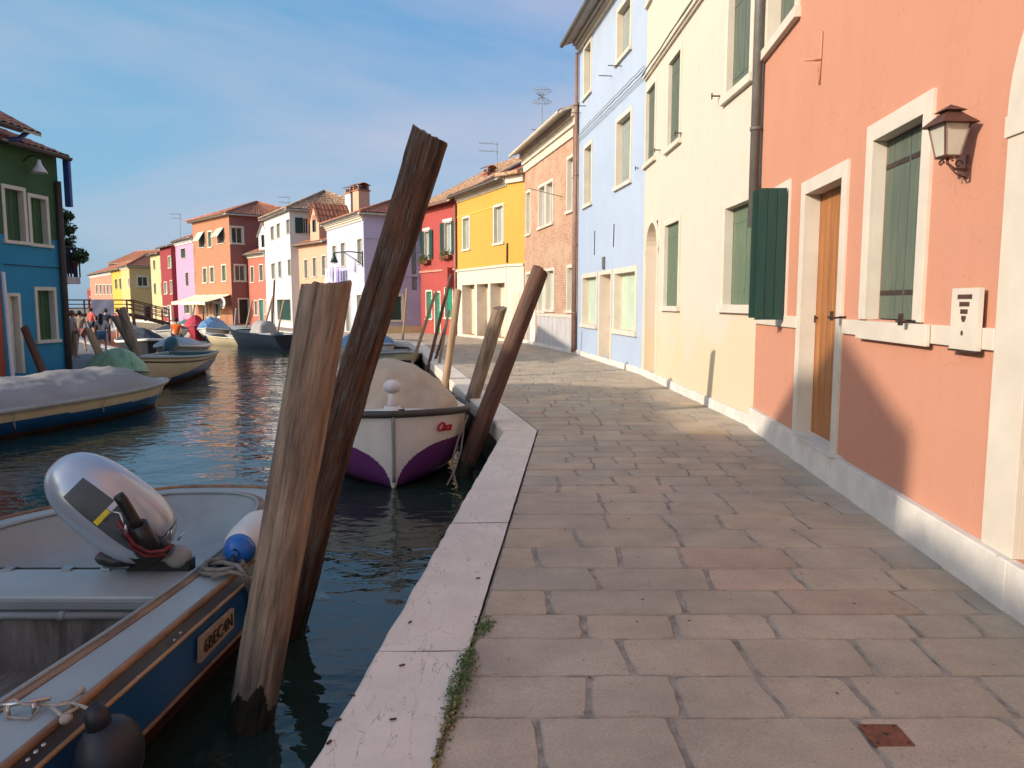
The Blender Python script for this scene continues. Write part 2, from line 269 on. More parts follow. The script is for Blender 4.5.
def brick(name, c1, c2, cm, sc=5.0):
    m = bpy.data.materials.new(name); m.use_nodes = True
    n = m.node_tree.nodes; l = m.node_tree.links.new; b = n['Principled BSDF']
    b.inputs['Roughness'].default_value = 0.9
    t = n.new('ShaderNodeTexCoord'); sx = n.new('ShaderNodeSeparateXYZ'); cx = n.new('ShaderNodeCombineXYZ')
    l(t.outputs['Object'], sx.inputs[0]); l(sx.outputs['X'], cx.inputs['X']); l(sx.outputs['Z'], cx.inputs['Y']); l(sx.outputs['Y'], cx.inputs['Z'])
    br = n.new('ShaderNodeTexBrick'); br.inputs['Scale'].default_value = sc
    br.inputs['Color1'].default_value = (*c1, 1); br.inputs['Color2'].default_value = (*c2, 1); br.inputs['Mortar'].default_value = (*cm, 1)
    br.inputs['Mortar Size'].default_value = 0.02; br.inputs['Brick Width'].default_value = 0.7; br.inputs['Row Height'].default_value = 0.28
    l(cx.outputs[0], br.inputs['Vector'])
    nz = n.new('ShaderNodeTexNoise'); nz.inputs['Scale'].default_value = 1.1; nz.inputs['Detail'].default_value = 8; nz.inputs['Roughness'].default_value = 0.7
    l(t.outputs['Object'], nz.inputs['Vector'])
    r = n.new('ShaderNodeValToRGB'); r.color_ramp.elements[0].position = 0.47; r.color_ramp.elements[0].color = (0, 0, 0, 1)
    r.color_ramp.elements[1].position = 0.56; r.color_ramp.elements[1].color = (1, 1, 1, 1)
    l(nz.outputs['Fac'], r.inputs['Fac'])
    mx = n.new('ShaderNodeMixRGB'); mu = n.new('ShaderNodeMath'); mu.operation = 'MULTIPLY'; mu.inputs[1].default_value = 0.6
    l(r.outputs['Color'], mu.inputs[0]); l(mu.outputs[0], mx.inputs['Fac']); l(br.outputs['Color'], mx.inputs['Color1'])
    mx.inputs['Color2'].default_value = (0.46, 0.33, 0.235, 1)
    l(mx.outputs['Color'], b.inputs['Base Color'])
    bp = n.new('ShaderNodeBump'); bp.inputs['Strength'].default_value = 0.5; bp.inputs['Distance'].default_value = 0.01
    l(br.outputs['Fac'], bp.inputs['Height']); bp.invert = True; l(bp.outputs['Normal'], b.inputs['Normal'])
    return m
MT['brick'] = brick('worn_brick', (0.42, 0.24, 0.155), (0.33, 0.165, 0.105), (0.50, 0.41, 0.31), 3.4)

# ---------------------------------------------------------------- mesh builder
class MB:
    def __init__(s): s.v = []; s.f = []; s.m = []; s.sm = []
    def vert(s, p): s.v.append(tuple(p)); return len(s.v) - 1
    def face(s, idx, mi=0, smooth=False): s.f.append(list(idx)); s.m.append(mi); s.sm.append(smooth)
    def quad(s, a, b, c, d, mi=0):
        s.face([s.vert(a), s.vert(b), s.vert(c), s.vert(d)], mi)
    def poly(s, pts, mi=0): s.face([s.vert(p) for p in pts], mi)
    def box(s, x0, x1, y0, y1, z0, z1, mi=0):
        p = [(x0, y0, z0), (x1, y0, z0), (x1, y1, z0), (x0, y1, z0), (x0, y0, z1), (x1, y0, z1), (x1, y1, z1), (x0, y1, z1)]
        b = len(s.v); s.v += p
        for q in ((0, 3, 2, 1), (4, 5, 6, 7), (0, 1, 5, 4), (1, 2, 6, 5), (2, 3, 7, 6), (3, 0, 4, 7)):
            s.face([b + i for i in q], mi)
    def bar(s, a, b, w, h=None, mi=0, up=(0, 0, 1)):
        a = Vector(a); b = Vector(b); h = h or w
        d = (b - a).normalized(); u = Vector(up)
        if abs(d.dot(u)) > 0.99: u = Vector((1, 0, 0))
        x = d.cross(u).normalized() * w / 2; y = x.cross(d).normalized() * h / 2
        k = len(s.v)
        for c in (a, b):
            for q in (-x - y, x - y, x + y, -x + y): s.v.append(tuple(c + q))
        for q in ((0, 1, 2, 3), (7, 6, 5, 4), (0, 4, 5, 1), (1, 5, 6, 2), (2, 6, 7, 3), (3, 7, 4, 0)):
            s.face([k + i for i in q], mi)
    def tube(s, pts, r, n=8, mi=0, caps=True, smooth=True):
        pts = [Vector(p) for p in pts]; k0 = len(s.v); prev = None
        for i, p in enumerate(pts):
            d = (pts[min(i + 1, len(pts) - 1)] - pts[max(i - 1, 0)]).normalized()
            if prev is None:
                u = Vector((0, 0, 1)) if abs(d.z) < 0.9 else Vector((1, 0, 0))
                x = d.cross(u).normalized()
            else:
                x = (prev - d * prev.dot(d)).normalized()
            prev = x; y = d.cross(x)
            rr = r[i] if isinstance(r, (list, tuple)) else r
            for j in range(n):
                a = 2 * math.pi * j / n
                s.v.append(tuple(p + (x * math.cos(a) + y * math.sin(a)) * rr))
        for i in range(len(pts) - 1):
            for j in range(n):
                a = k0 + i * n + j; b = k0 + i * n + (j + 1) % n
                s.face([a, b, b + n, a + n], mi, smooth)
        if caps:
            s.face([k0 + j for j in range(n)][::-1], mi); s.face([k0 + (len(pts) - 1) * n + j for j in range(n)], mi)
    def grid(s, fn, nu, nv, mi=0, smooth=True, mfn=None, flip=False):
        k = len(s.v)
        for i in range(nu + 1):
            for j in range(nv + 1): s.v.append(tuple(fn(i / nu, j / nv)))
        for i in range(nu):
            for j in range(nv):
                a = k + i * (nv + 1) + j; q = [a, a + nv + 1, a + nv + 2, a + 1]
                if flip: q.reverse()
                s.face(q, mfn((i + .5) / nu, (j + .5) / nv) if mfn else mi, smooth)
    def ell(s, c, r, n=16, mi=0, rot=None):
        c = Vector(c)
        def fn(u, v):
            a = 2 * math.pi * u; b = math.pi * (v - .5)
            q = Vector((math.cos(a) * math.cos(b) * r[0], math.sin(a) * math.cos(b) * r[1], math.sin(b) * r[2]))
            if rot: q = rot @ q
            return c + q
        s.grid(fn, n, max(4, n // 2), mi)
    def build(s, name, mats, parent=None, world=False, bevel=0, merge=False, top=False):
        me = bpy.data.meshes.new(name)
        vv = s.v
        if world and parent is not None:
            M_ = parent.matrix_basis.copy(); q_ = parent.parent
            while q_ is not None: M_ = q_.matrix_basis @ M_; q_ = q_.parent
            inv = M_.inverted(); vv = [tuple(inv @ Vector(p)) for p in s.v]
        me.from_pydata(vv, [], s.f)
        if not isinstance(mats, (list, tuple)): mats = [mats]
        for m in mats: me.materials.append(MT[m] if isinstance(m, str) else m)
        me.polygons.foreach_set('material_index', s.m)
        me.polygons.foreach_set('use_smooth', s.sm)
        if merge:
            bm = bmesh.new(); bm.from_mesh(me); bmesh.ops.remove_doubles(bm, verts=bm.verts, dist=0.0004); bm.to_mesh(me); bm.free()
        me.update()
        o = bpy.data.objects.new(name, me); col.objects.link(o)
        if parent is not None: o.parent = parent
        if bevel:
            b = o.modifiers.new('bevel', 'BEVEL'); b.width = bevel; b.segments = 2; b.limit_method = 'ANGLE'; b.angle_limit = R(40)
        return o

def tag(o, label, cat, group=None, kind=None):
    if label: o['label'] = label
    if cat: o['category'] = cat
    if group: o['group'] = group
    if kind: o['kind'] = kind
    return o
def thing(name, label, cat, loc=(0, 0, 0), rz=0.0, group=None):
    o = bpy.data.objects.new(name, None); o.empty_display_size = 0.2
    o.location = loc; o.rotation_euler = (0, 0, rz); col.objects.link(o)
    o.matrix_basis = Matrix.Translation(Vector(loc)) @ Matrix.Rotation(rz, 4, 'Z')
    return tag(o, label, cat, group)
def structure(o): o['kind'] = 'structure'; return o
def copy_tree(o, parent=None):
    c = o.copy(); col.objects.link(c)
    if parent is not None: c.parent = parent
    for ch in o.children: copy_tree(ch, c)
    return c
def text_mesh(txt, size, name, m, parent, M4, extrude=0.002, shear=0.0):
    cu = bpy.data.curves.new(name, 'FONT'); cu.body = txt; cu.size = size; cu.extrude = extrude; cu.shear = shear
    cu.align_x = 'CENTER'; cu.align_y = 'CENTER'
    tmp = bpy.data.objects.new('tmp', cu); col.objects.link(tmp)
    dg = bpy.context.evaluated_depsgraph_get()
    me = bpy.data.meshes.new_from_object(tmp.evaluated_get(dg)); bpy.data.objects.remove(tmp)
    me.transform(M4); me.materials.clear(); me.materials.append(MT[m]); me.name = name
    o = bpy.data.objects.new(name, me); col.objects.link(o)
    if parent is not None: o.parent = parent
    return o

# ================================================================ SETTING
# quay edges in plan (x, y)
EDGE_R = [(-1.93, -12), (-0.11, 9.44), (-2.85, 24.1), (-3.6, 28.4), (-4.3, 31.5), (-8.5, 36.2), (-13.2, 43.3), (-20, 53), (-27, 62.5), (-34, 71), (-41, 79), (-53, 93), (-70, 110), (-110, 140)]
EDGE_L = [(-13.4, -12), (-11.3, 12), (-10.7, 17), (-11.6, 21), (-12.9, 26), (-15.9, 31), (-23.6, 41), (-35, 57), (-50, 74), (-66, 90), (-110, 122)]
def edge_r(y): return lin(EDGE_R, y)
def kerb_in(y):
    return edge_r(y) + (0.425 if y < 9.44 else 0.44)

# water
def water_mat():
    m = bpy.data.materials.new('canal_water'); m.use_nodes = True
    n = m.node_tree.nodes; l = m.node_tree.links.new; b = n['Principled BSDF']
    b.inputs['Base Color'].default_value = (0.013, 0.028, 0.022, 1); b.inputs['Roughness'].default_value = 0.02
    b.inputs['IOR'].default_value = 1.33; b.inputs['Specular IOR Level'].default_value = 0.85
    t = n.new('ShaderNodeTexCoord')
    def nz(sc, st, det, dist=0.0):
        mp = n.new('ShaderNodeMapping'); mp.inputs['Scale'].default_value = st; mp.inputs['Rotation'].default_value = (0, 0, R(12))
        l(t.outputs['Object'], mp.inputs['Vector'])
        q = n.new('ShaderNodeTexNoise'); q.inputs['Scale'].default_value = sc; q.inputs['Detail'].default_value = det
        q.inputs['Distortion'].default_value = dist
        l(mp.outputs['Vector'], q.inputs['Vector']); return q
    a = nz(1.1, (1, 1.4, 1), 2.0, 0.6); c = nz(4.2, (1, 1.6, 1), 2.0, 0.4)
    # calmer patches
    cal = nz(0.16, (1, 1, 1), 1.0); r = n.new('ShaderNodeMapRange')
    r.inputs['From Min'].default_value = 0.35; r.inputs['From Max'].default_value = 0.65; r.inputs['To Min'].default_value = 0.25; r.inputs['To Max'].default_value = 1.0
    l(cal.outputs['Fac'], r.inputs['Value'])
    s1 = n.new('ShaderNodeMath'); s1.operation = 'MULTIPLY'; s1.inputs[1].default_value = 0.30; l(c.outputs['Fac'], s1.inputs[0])
    ad = n.new('ShaderNodeMath'); ad.operation = 'ADD'; l(a.outputs['Fac'], ad.inputs[0]); l(s1.outputs[0], ad.inputs[1])
    mu = n.new('ShaderNodeMath'); mu.operation = 'MULTIPLY'; l(ad.outputs[0], mu.inputs[0]); l(r.outputs[0], mu.inputs[1])
    bp = n.new('ShaderNodeBump'); bp.inputs['Strength'].default_value = 1.0; bp.inputs['Distance'].default_value = 0.066
    l(mu.outputs[0], bp.inputs['Height']); l(bp.outputs['Normal'], b.inputs['Normal'])
    return m
MT['water'] = water_mat()
mb = MB(); mb.quad((-3000, -1500, WATER), (3000, -1500, WATER), (3000, 4500, WATER), (-3000, 4500, WATER))
structure(mb.build('water', 'water'))

def wall_strip(mb, pts, z0, z1, mi=0):
    for (a, b) in zip(pts, pts[1:]):
        mb.quad((a[0], a[1], z0), (b[0], b[1], z0), (b[0], b[1], z1), (a[0], a[1], z1), mi)
# right bank (big land slab with quay wall)
KO = [(x + 0.03, y) for x, y in EDGE_R]
mb = MB()
for (a, b) in zip(KO, KO[1:]):
    mb.quad((a[0], a[1], -0.06), (900, a[1], -0.06), (900, b[1], -0.06), (b[0], b[1], -0.06), 1)
mb.quad((-110, 140, -0.06), (900, 140, -0.06), (900, 1500, -0.06), (-500, 1500, -0.06), 1)
wall_strip(mb, KO, -2, -0.06, 0)
structure(mb.build('right_bank_ground', ['quaywall', 'ground']))
mb = MB()
for (a, b) in zip(EDGE_L, EDGE_L[1:]):
    mb.quad((-900, a[1], LQ), (a[0], a[1], LQ), (b[0], b[1], LQ), (-900, b[1], LQ), 1)
wall_strip(mb, EDGE_L, -2, LQ, 0)
structure(mb.build('left_bank_ground', ['quaywall', 'lpave']))
# pale coping of the left quay
mb = MB()
for (a, b) in zip(EDGE_L[:-1], EDGE_L[1:]):
    d = Vector((b[0] - a[0], b[1] - a[1], 0)); L_ = d.length; d.normalize(); nn = Vector((-d.y, d.x, 0))
    k = max(1, int(L_ / 1.6))
    for i in range(k):
        p0 = Vector((*a, 0)) + d * (L_ * i / k + 0.008); p1 = Vector((*a, 0)) + d * (L_ * (i + 1) / k - 0.008)
        if p0.y > 70: continue
        q = [p0 - nn * 0.04, p1 - nn * 0.04, p1 + nn * 0.34, p0 + nn * 0.34]
        for z in (LQ + 0.03,): mb.poly([(v.x, v.y, z) for v in q])
        for u, v in ((0, 1), (1, 2), (2, 3), (3, 0)):
            mb.quad((q[u].x, q[u].y, LQ - 0.16), (q[v].x, q[v].y, LQ - 0.16), (q[v].x, q[v].y, LQ + 0.03), (q[u].x, q[u].y, LQ + 0.03))
structure(mb.build('left_quay_kerb', 'dado'))

# right quay kerb stones
def kerb():
    mb = MB(); r2 = random.Random(3)
    path = EDGE_R[:11]
    segs = list(zip(path, path[1:]))
    def nrm(a, b):
        d = Vector((b[0] - a[0], b[1] - a[1], 0)).normalized(); return d, Vector((d.y, -d.x, 0))
    W = 0.425
    inner = []; outer = [Vector((x, y, 0)) for x, y in path]
    for i, p in enumerate(outer):
        if i == 0: n0 = nrm(path[0], path[1])[1]; inner.append(p + n0 * W); continue
        if i == len(path) - 1: n0 = nrm(path[-2], path[-1])[1]; inner.append(p + n0 * W); continue
        d1, n1 = nrm(path[i - 1], path[i]); d2, n2 = nrm(path[i], path[i + 1])
        bis = (n1 + n2).normalized(); inner.append(p + bis * (W / bis.dot(n1)))
    for i in range(len(path) - 1):
        Ls = (outer[i + 1] - outer[i]).length
        cuts = [0.0]
        if i == 0:
            target = [G(x, y) for x, y in ((320, 760), (378, 684), (440, 540), (472, 488))]
            cuts += sorted([(t.y - path[0][1]) / (path[1][1] - path[0][1]) for t in [Vector((0, yy, 0)) for yy in (-9, -6, -3, -1, 0.9, 3.35, 5.4, 7.6)]])
        else:
            k = max(1, round(Ls / 1.7))
            cuts += [(j + r2.uniform(-.15, .15)) / k for j in range(1, k)]
        cuts.append(1.0)
        for a, b in zip(cuts, cuts[1:]):
            g = 0.004 / Ls
            n = max(1, int((b - a) * Ls / 0.12))
            zt = 0.004 + r2.uniform(-.003, .003); tilt = r2.uniform(-.004, .004)
            a2, b2 = a + g, b - g
            ring_o = []; ring_i = []
            for j in range(n + 1):
                t = a2 + (b2 - a2) * j / n
                po = outer[i].lerp(outer[i + 1], t); pi_ = inner[i].lerp(inner[i + 1], t)
                across = (pi_ - po).normalized(); jo = r2.uniform(-.006, .006)
                ring_o.append(po + across * jo); ring_i.append(pi_ - across * r2.uniform(0.0, .004))
            for j in range(n):
                A, B, C, D = ring_o[j], ring_o[j + 1], ring_i[j + 1], ring_i[j]
                ac = (D - A).normalized() * 0.018
                z0 = zt; z1 = zt + tilt
                def V(p, z): return (p.x, p.y, z)
                mb.quad(V(A + ac, z0), V(D, z1), V(C, z1), V(B + ac, z0))
                mb.quad(V(A, z0 - .018), V(A + ac, z0), V(B + ac, z0), V(B, z0 - .018))
                mb.quad(V(A, -0.22), V(A, z0 - .018), V(B, z0 - .018), V(B, -0.22))
            for rp, rq in ((ring_o[0], ring_i[0]), (ring_o[-1], ring_i[-1])):
                mb.quad((rp.x, rp.y, -.22), (rq.x, rq.y, -.22), (rq.x, rq.y, zt), (rp.x, rp.y, zt - .01))
    return mb
def kerb_mat():
    m = MT['kerb']; n = m.node_tree.nodes; l = m.node_tree.links.new; b = n['Principled BSDF']
    src = b.inputs['Base Color'].links[0].from_socket
    t = n.new('ShaderNodeTexCoord'); mp = n.new('ShaderNodeMapping'); mp.inputs['Scale'].default_value = (3.6, 0.9, 1); mp.inputs['Rotation'].default_value = (0, 0, R(5))
    l(t.outputs['Object'], mp.inputs['Vector'])
    q = n.new('ShaderNodeTexNoise'); q.inputs['Scale'].default_value = 5; q.inputs['Detail'].default_value = 6
    l(mp.outputs['Vector'], q.inputs['Vector'])
    ad = n.new('ShaderNodeMixRGB'); ad.blend_type = 'ADD'; ad.inputs['Fac'].default_value = 0.45
    l(mp.outputs['Vector'], ad.inputs['Color1']); l(q.outputs['Color'], ad.inputs['Color2'])
    v = n.new('ShaderNodeTexVoronoi'); v.feature = 'DISTANCE_TO_EDGE'; v.inputs['Scale'].default_value = 2.6
    l(ad.outputs['Color'], v.inputs['Vector'])
    r = n.new('ShaderNodeValToRGB'); r.color_ramp.elements[0].position = 0.004; r.color_ramp.elements[0].color = (1, 1, 1, 1)
    r.color_ramp.elements[1].position = 0.012; r.color_ramp.elements[1].color = (0, 0, 0, 1)
    l(v.outputs['Distance'], r.inputs['Fac'])
    n3 = n.new('ShaderNodeTexNoise'); n3.inputs['Scale'].default_value = 3.0; n3.inputs['Detail'].default_value = 3
    l(t.outputs['Object'], n3.inputs['Vector'])
    r3 = n.new('ShaderNodeValToRGB'); r3.color_ramp.elements[0].position = 0.40; r3.color_ramp.elements[1].position = 0.52
    l(n3.outputs['Fac'], r3.inputs['Fac'])
    mu = n.new('ShaderNodeMath'); mu.operation = 'MULTIPLY'; l(r.outputs['Color'], mu.inputs[0]); l(r3.outputs['Color'], mu.inputs[1])
    mx = n.new('ShaderNodeMixRGB'); l(mu.outputs[0], mx.inputs['Fac']); l(src, mx.inputs['Color1']); mx.inputs['Color2'].default_value = (0.36, 0.30, 0.26, 1)
    l(mx.outputs['Color'], b.inputs['Base Color'])
kerb_mat()
structure(kerb().build('quay_kerb', 'kerb'))

# facade feet of the right bank (plan)
PT = dict(
    s0=(2.06, -3.0), s1=(3.12, 9.75), c1=(2.92, 17.1), b1=(2.04, 23.95), k1=(0.50, 31.1), y1=(-0.20, 31.8), y0=(-2.63, 37.2),
    r0=(-5.05, 41.3), l1=(-7.6, 39.5), l0=(-10.9, 45.4), p0=(-13.5, 48.6), w1=(-13.9, 48.3), w0=(-17.4, 54.2), q0=(-19.5, 56.7),
    o1=(-20.5, 56.0), o0=(-25.5, 61.6), n0=(-28.9, 66.1), m1=(-29.2, 65.9), m0=(-31.7, 69.3), e0=(-34.2, 72.7), t1=(-37.5, 75.2), t0=(-40.1, 78.7), g0=(-43.3, 83.0), h0=(-52.3, 95.0))
WALL_R = [PT[k] for k in ('s0', 's1', 'c1', 'b1', 'k1', 'y1', 'y0', 'r0')]
def wall_r(y): return lin(WALL_R, y)

# paving slabs, laid in courses across the quay
def paving():
    r2 = random.Random(11)
    me_v = []; me_f = []; cols = []
    palette = [(0.232, 0.204, 0.180), (0.222, 0.200, 0.180), (0.240, 0.205, 0.172), (0.212, 0.196, 0.180), (0.240, 0.192, 0.168), (0.262, 0.205, 0.145), (0.228, 0.208, 0.190)]
    rows = [2.44, 2.80, 3.135, 3.50, 3.775, 4.114, 4.47, 4.87]
    y = 2.44; ys = [2.44]
    while y > -3.2: y -= r2.uniform(.28, .40); ys.insert(0, y)
    ys += rows[1:]; y = rows[-1]
    while y < 45: y += r2.uniform(.27, .42); ys.append(y)
    def slab(x0, x1, x0b, x1b, y0, y1, detail):
        g = r2.uniform(.003, .0065); gx = r2.uniform(.004, .012)
        c = palette[min(6, int(abs(r2.gauss(0, 2.3))))]; f = r2.uniform(.92, 1.07)
        c = (c[0] * f * 2.02, c[1] * f * 1.90, c[2] * f * 1.67)
        tz = [r2.uniform(-.003, .003) for _ in range(3)]
        n = 5 if detail else 1
        P0 = (x0 + gx, y0 + g); P1 = (x1 - gx, y0 + g); P2 = (x1b - gx, y1 - g); P3 = (x0b + gx, y1 - g)
        top = []
        amp = 0.005 if detail else 0
        for A, B in ((P0, P1), (P1, P2), (P2, P3), (P3, P0)):
            for k in range(n):
                t = k / n
                px = A[0] + (B[0] - A[0]) * t; py = A[1] + (B[1] - A[1]) * t
                if detail and k == 0:
                    cx = (P0[0] + P2[0]) / 2; cy = (P0[1] + P2[1]) / 2; rr = r2.uniform(.002, .016)
                    dd = math.hypot(cx - px, cy - py); px += (cx - px) / dd * rr; py += (cy - py) / dd * rr
                top.append((px + r2.uniform(-amp, amp), py + r2.uniform(-amp, amp)))
        cx = sum(p[0] for p in top) / len(top); cy = sum(p[1] for p in top) / len(top)
        def z(px, py): return 0.0 + tz[0] + tz[1] * (px - cx) * 2 + tz[2] * (py - cy) * 4
        m = len(top); b = len(me_v)
        bev = 0.009
        for px, py in top:
            d = math.hypot(px - cx, py - cy) or 1
            me_v.append((px + (cx - px) / d * bev, py + (cy - py) / d * bev, z(px, py)))
        for px, py in top: me_v.append((px, py, z(px, py) - 0.010))
        for px, py in top: me_v.append((px, py, -0.03))
        me_f.append(list(range(b, b + m))); cols.append(c)
        for k in range(m):
            q = (k + 1) % m
            me_f.append([b + k, b + m + k, b + m + q, b + q][::-1]); cols.append(tuple(v * .88 for v in c))
            if detail: me_f.append([b + m + k, b + 2 * m + k, b + 2 * m + q, b + m + q][::-1]); cols.append(tuple(v * .75 for v in c))
    for y0, y1 in zip(ys, ys[1:]):
        xl0, xl1 = kerb_in(y0) + .004, kerb_in(y1) + .004
        xr0, xr1 = wall_r(y0) + .1, wall_r(y1) + .1
        if y0 > 30: xl0 -= 0; 
        x = min(xl0, xl1); first = True; detail = y0 < 16
        xe = max(xr0, xr1)
        lo0, lo1 = xl0, xl1
        while True:
            wv = r2.uniform(.34, .72) if r2.random() > .12 else r2.uniform(.22, .34)
            nx = max(lo0, lo1) + wv
            last = nx > xe - .3
            j = r2.uniform(-.02, .02)
            hi0, hi1 = (xr0, xr1) if last else (nx + j, nx - j)
            if hi0 > lo0 + .05 and hi1 > lo1 + .05: slab(lo0, hi0, lo1, hi1, y0, y1, detail)
            lo0, lo1 = hi0, hi1
            if last: break
    me = bpy.data.meshes.new('paving_stones'); me.from_pydata(me_v, [], me_f)
    ca = me.color_attributes.new('tone', 'FLOAT_COLOR', 'CORNER')
    k = 0; data = []
    for f, c in zip(me_f, cols):
        for _ in f: data += [*c, 1.0]
    ca.data.foreach_set('color', data)
    m = mat('worn_paving_stone', (1, 1, 1), 0.72, (0.74, 0.74, 0.75), scale=2.6, bump=0.55, bscale=22, bdist=0.008, lo=0.3, hi=0.7, detail=10, spots=((0.62, 0.59, 0.57), 5.0, 0.64))
    n = m.node_tree.nodes; l = m.node_tree.links.new; b = n['Principled BSDF']
    src = b.inputs['Base Color'].links[0].from_socket
    at = n.new('ShaderNodeVertexColor'); at.layer_name = 'tone'
    mx = n.new('ShaderNodeMixRGB'); mx.blend_type = 'MULTIPLY'; mx.inputs['Fac'].default_value = 1
    l(src, mx.inputs['Color1']); l(at.outputs['Color'], mx.inputs['Color2'])
    # fine pits and stains
    t = n.new('ShaderNodeTexCoord'); q = n.new('ShaderNodeTexNoise'); q.inputs['Scale'].default_value = 90; q.inputs['Detail'].default_value = 4
    l(t.outputs['Object'], q.inputs['Vector'])
    r = n.new('ShaderNodeMapRange'); r.inputs['From Min'].default_value = .3; r.inputs['From Max'].default_value = .7; r.inputs['To Min'].default_value = .84; r.inputs['To Max'].default_value = 1.1
    l(q.outputs['Fac'], r.inputs['Value'])
    mx2 = n.new('ShaderNodeMixRGB'); mx2.blend_type = 'MULTIPLY'; mx2.inputs['Fac'].default_value = 1
    l(mx.outputs['Color'], mx2.inputs['Color1']); l(r.outputs[0], mx2.inputs['Color2'])
    q4 = n.new('ShaderNodeTexNoise'); q4.inputs['Scale'].default_value = 23; q4.inputs['Detail'].default_value = 2; l(t.outputs['Object'], q4.inputs['Vector'])
    r4 = n.new('ShaderNodeValToRGB'); r4.color_ramp.elements[0].position = .715; r4.color_ramp.elements[0].color = (0, 0, 0, 1); r4.color_ramp.elements[1].position = .74; r4.color_ramp.elements[1].color = (.7, .7, .7, 1); l(q4.outputs['Fac'], r4.inputs['Fac'])
    m4 = n.new('ShaderNodeMixRGB'); m4.blend_type = 'MULTIPLY'; l(r4.outputs['Color'], m4.inputs['Fac']); l(mx2.outputs['Color'], m4.inputs['Color1']); m4.inputs['Color2'].default_value = (.42, .38, .36, 1)
    q5 = n.new('ShaderNodeTexNoise'); q5.inputs['Scale'].default_value = .9; q5.inputs['Detail'].default_value = 9; q5.inputs['Roughness'].default_value = .7; l(t.outputs['Object'], q5.inputs['Vector'])
    r5 = n.new('ShaderNodeMapRange'); r5.inputs['From Min'].default_value = .35; r5.inputs['From Max'].default_value = .65; r5.inputs['To Min'].default_value = .85; r5.inputs['To Max'].default_value = 1.10; l(q5.outputs['Fac'], r5.inputs['Value'])
    m5 = n.new('ShaderNodeMixRGB'); m5.blend_type = 'MULTIPLY'; m5.inputs['Fac'].default_value = 1; l(m4.outputs['Color'], m5.inputs['Color1']); l(r5.outputs[0], m5.inputs['Color2']); l(m5.outputs['Color'], b.inputs['Base Color'])
    me.materials.append(m)
    o = bpy.data.objects.new('paving_stones', me); col.objects.link(o); structure(o)
    # mortar bed
    mb = MB(); yy = [-3.2] + [p[1] for p in EDGE_R if 9 < p[1] < 110]
    for a, b in zip(yy, yy[1:]):
        mb.quad((kerb_in(a), a, -0.007), (8 if a < 30 else -5 - (a - 30) * .6 + 12, a, -0.007), (8 if a < 30 else -5 - (b - 30) * .6 + 12, b, -0.007), (kerb_in(b), b, -0.007))
    structure(mb.build('paving_bed', 'mortar'))
paving()

# ================================================================ HOUSES
def tiles(mb, e0, e1, r0, r1, period=0.2, row=0.36, mi=0, amp=0.035):
    e0, e1, r0, r1 = map(Vector, (e0, e1, r0, r1))
    Le = (e1 - e0).length; Ls = ((r0 + r1) / 2 - (e0 + e1) / 2).length
    nu = max(4, int(Le / period) * 4); nv = max(2, int(Ls / row))
    nn = (e1 - e0).cross(r0 - e0).normalized() if (r0 - e0).length > .01 else Vector((0, 0, 1))
    if nn.z < 0: nn = -nn
    prof = [0.0, 0.7, 1.0, 0.7]
    k = len(mb.v); rr = random.Random(int(Le * 100)); rows = []
    offs = [rr.uniform(-.012, .012) for _ in range(nu + 1)]
    for j in range(nv + 1):
        for half in ((0,) if j == 0 else (1,) if j == nv else (1, 0)):
            # half 0: lower (lifted) edge of the course above; 1: upper end of the course below
            lift = 0.028 if half == 0 else 0.0
            base = len(mb.v); t = j / nv
            for i in range(nu + 1):
                a = e0.lerp(e1, i / nu); b = r0.lerp(r1, i / nu); p = a.lerp(b, t)
                h = amp * prof[i % 4] + lift + offs[(i // 4) * 4 if (i // 4) * 4 <= nu else 0] * .6
                mb.v.append(tuple(p + nn * h))
            rows.append(base)
    for ra, rb in zip(rows, rows[1:]):
        for i in range(nu): mb.face([ra + i, ra + i + 1, rb + i + 1, rb + i], mi)

def chimney(parent, x, y, z0, z1, w=0.55, body='white', cap='tile', tall=0.35):
    mb = MB(); mb.box(x - w / 2, x + w / 2, y - w / 2, y + w / 2, z0, z1 - tall, 0)
    w2 = w / 2 + .06
    mb.box(x - w2, x + w2, y - w2, y + w2, z1 - tall, z1 - tall + .07, 1)
    for dx in (-1, 1):
        for dy in (-1, 1):
            cx, cy = x + dx * (w / 2 - .07), y + dy * (w / 2 - .07)
            mb.box(cx - .05, cx + .05, cy - .05, cy + .05, z1 - tall + .07, z1 - .1, 1)
    tiles(mb, (x - w2 - .04, y - w2 - .04, z1 - .1), (x + w2 + .04, y - w2 - .04, z1 - .1), (x - w2 - .04, y, z1 + .06), (x + w2 + .04, y, z1 + .06), mi=1, row=.2)
    tiles(mb, (x - w2 - .04, y + w2 + .04, z1 - .1), (x + w2 + .04, y + w2 + .04, z1 - .1), (x - w2 - .04, y, z1 + .06), (x + w2 + .04, y, z1 + .06), mi=1, row=.2)
    mb.box(x - w / 2 + .04, x + w / 2 - .04, y - w / 2 + .04, y + w / 2 - .04, z1 - tall + .07, z1 - .14, 2)
    return mb.build('chimney', [body, cap, 'dark'], parent)

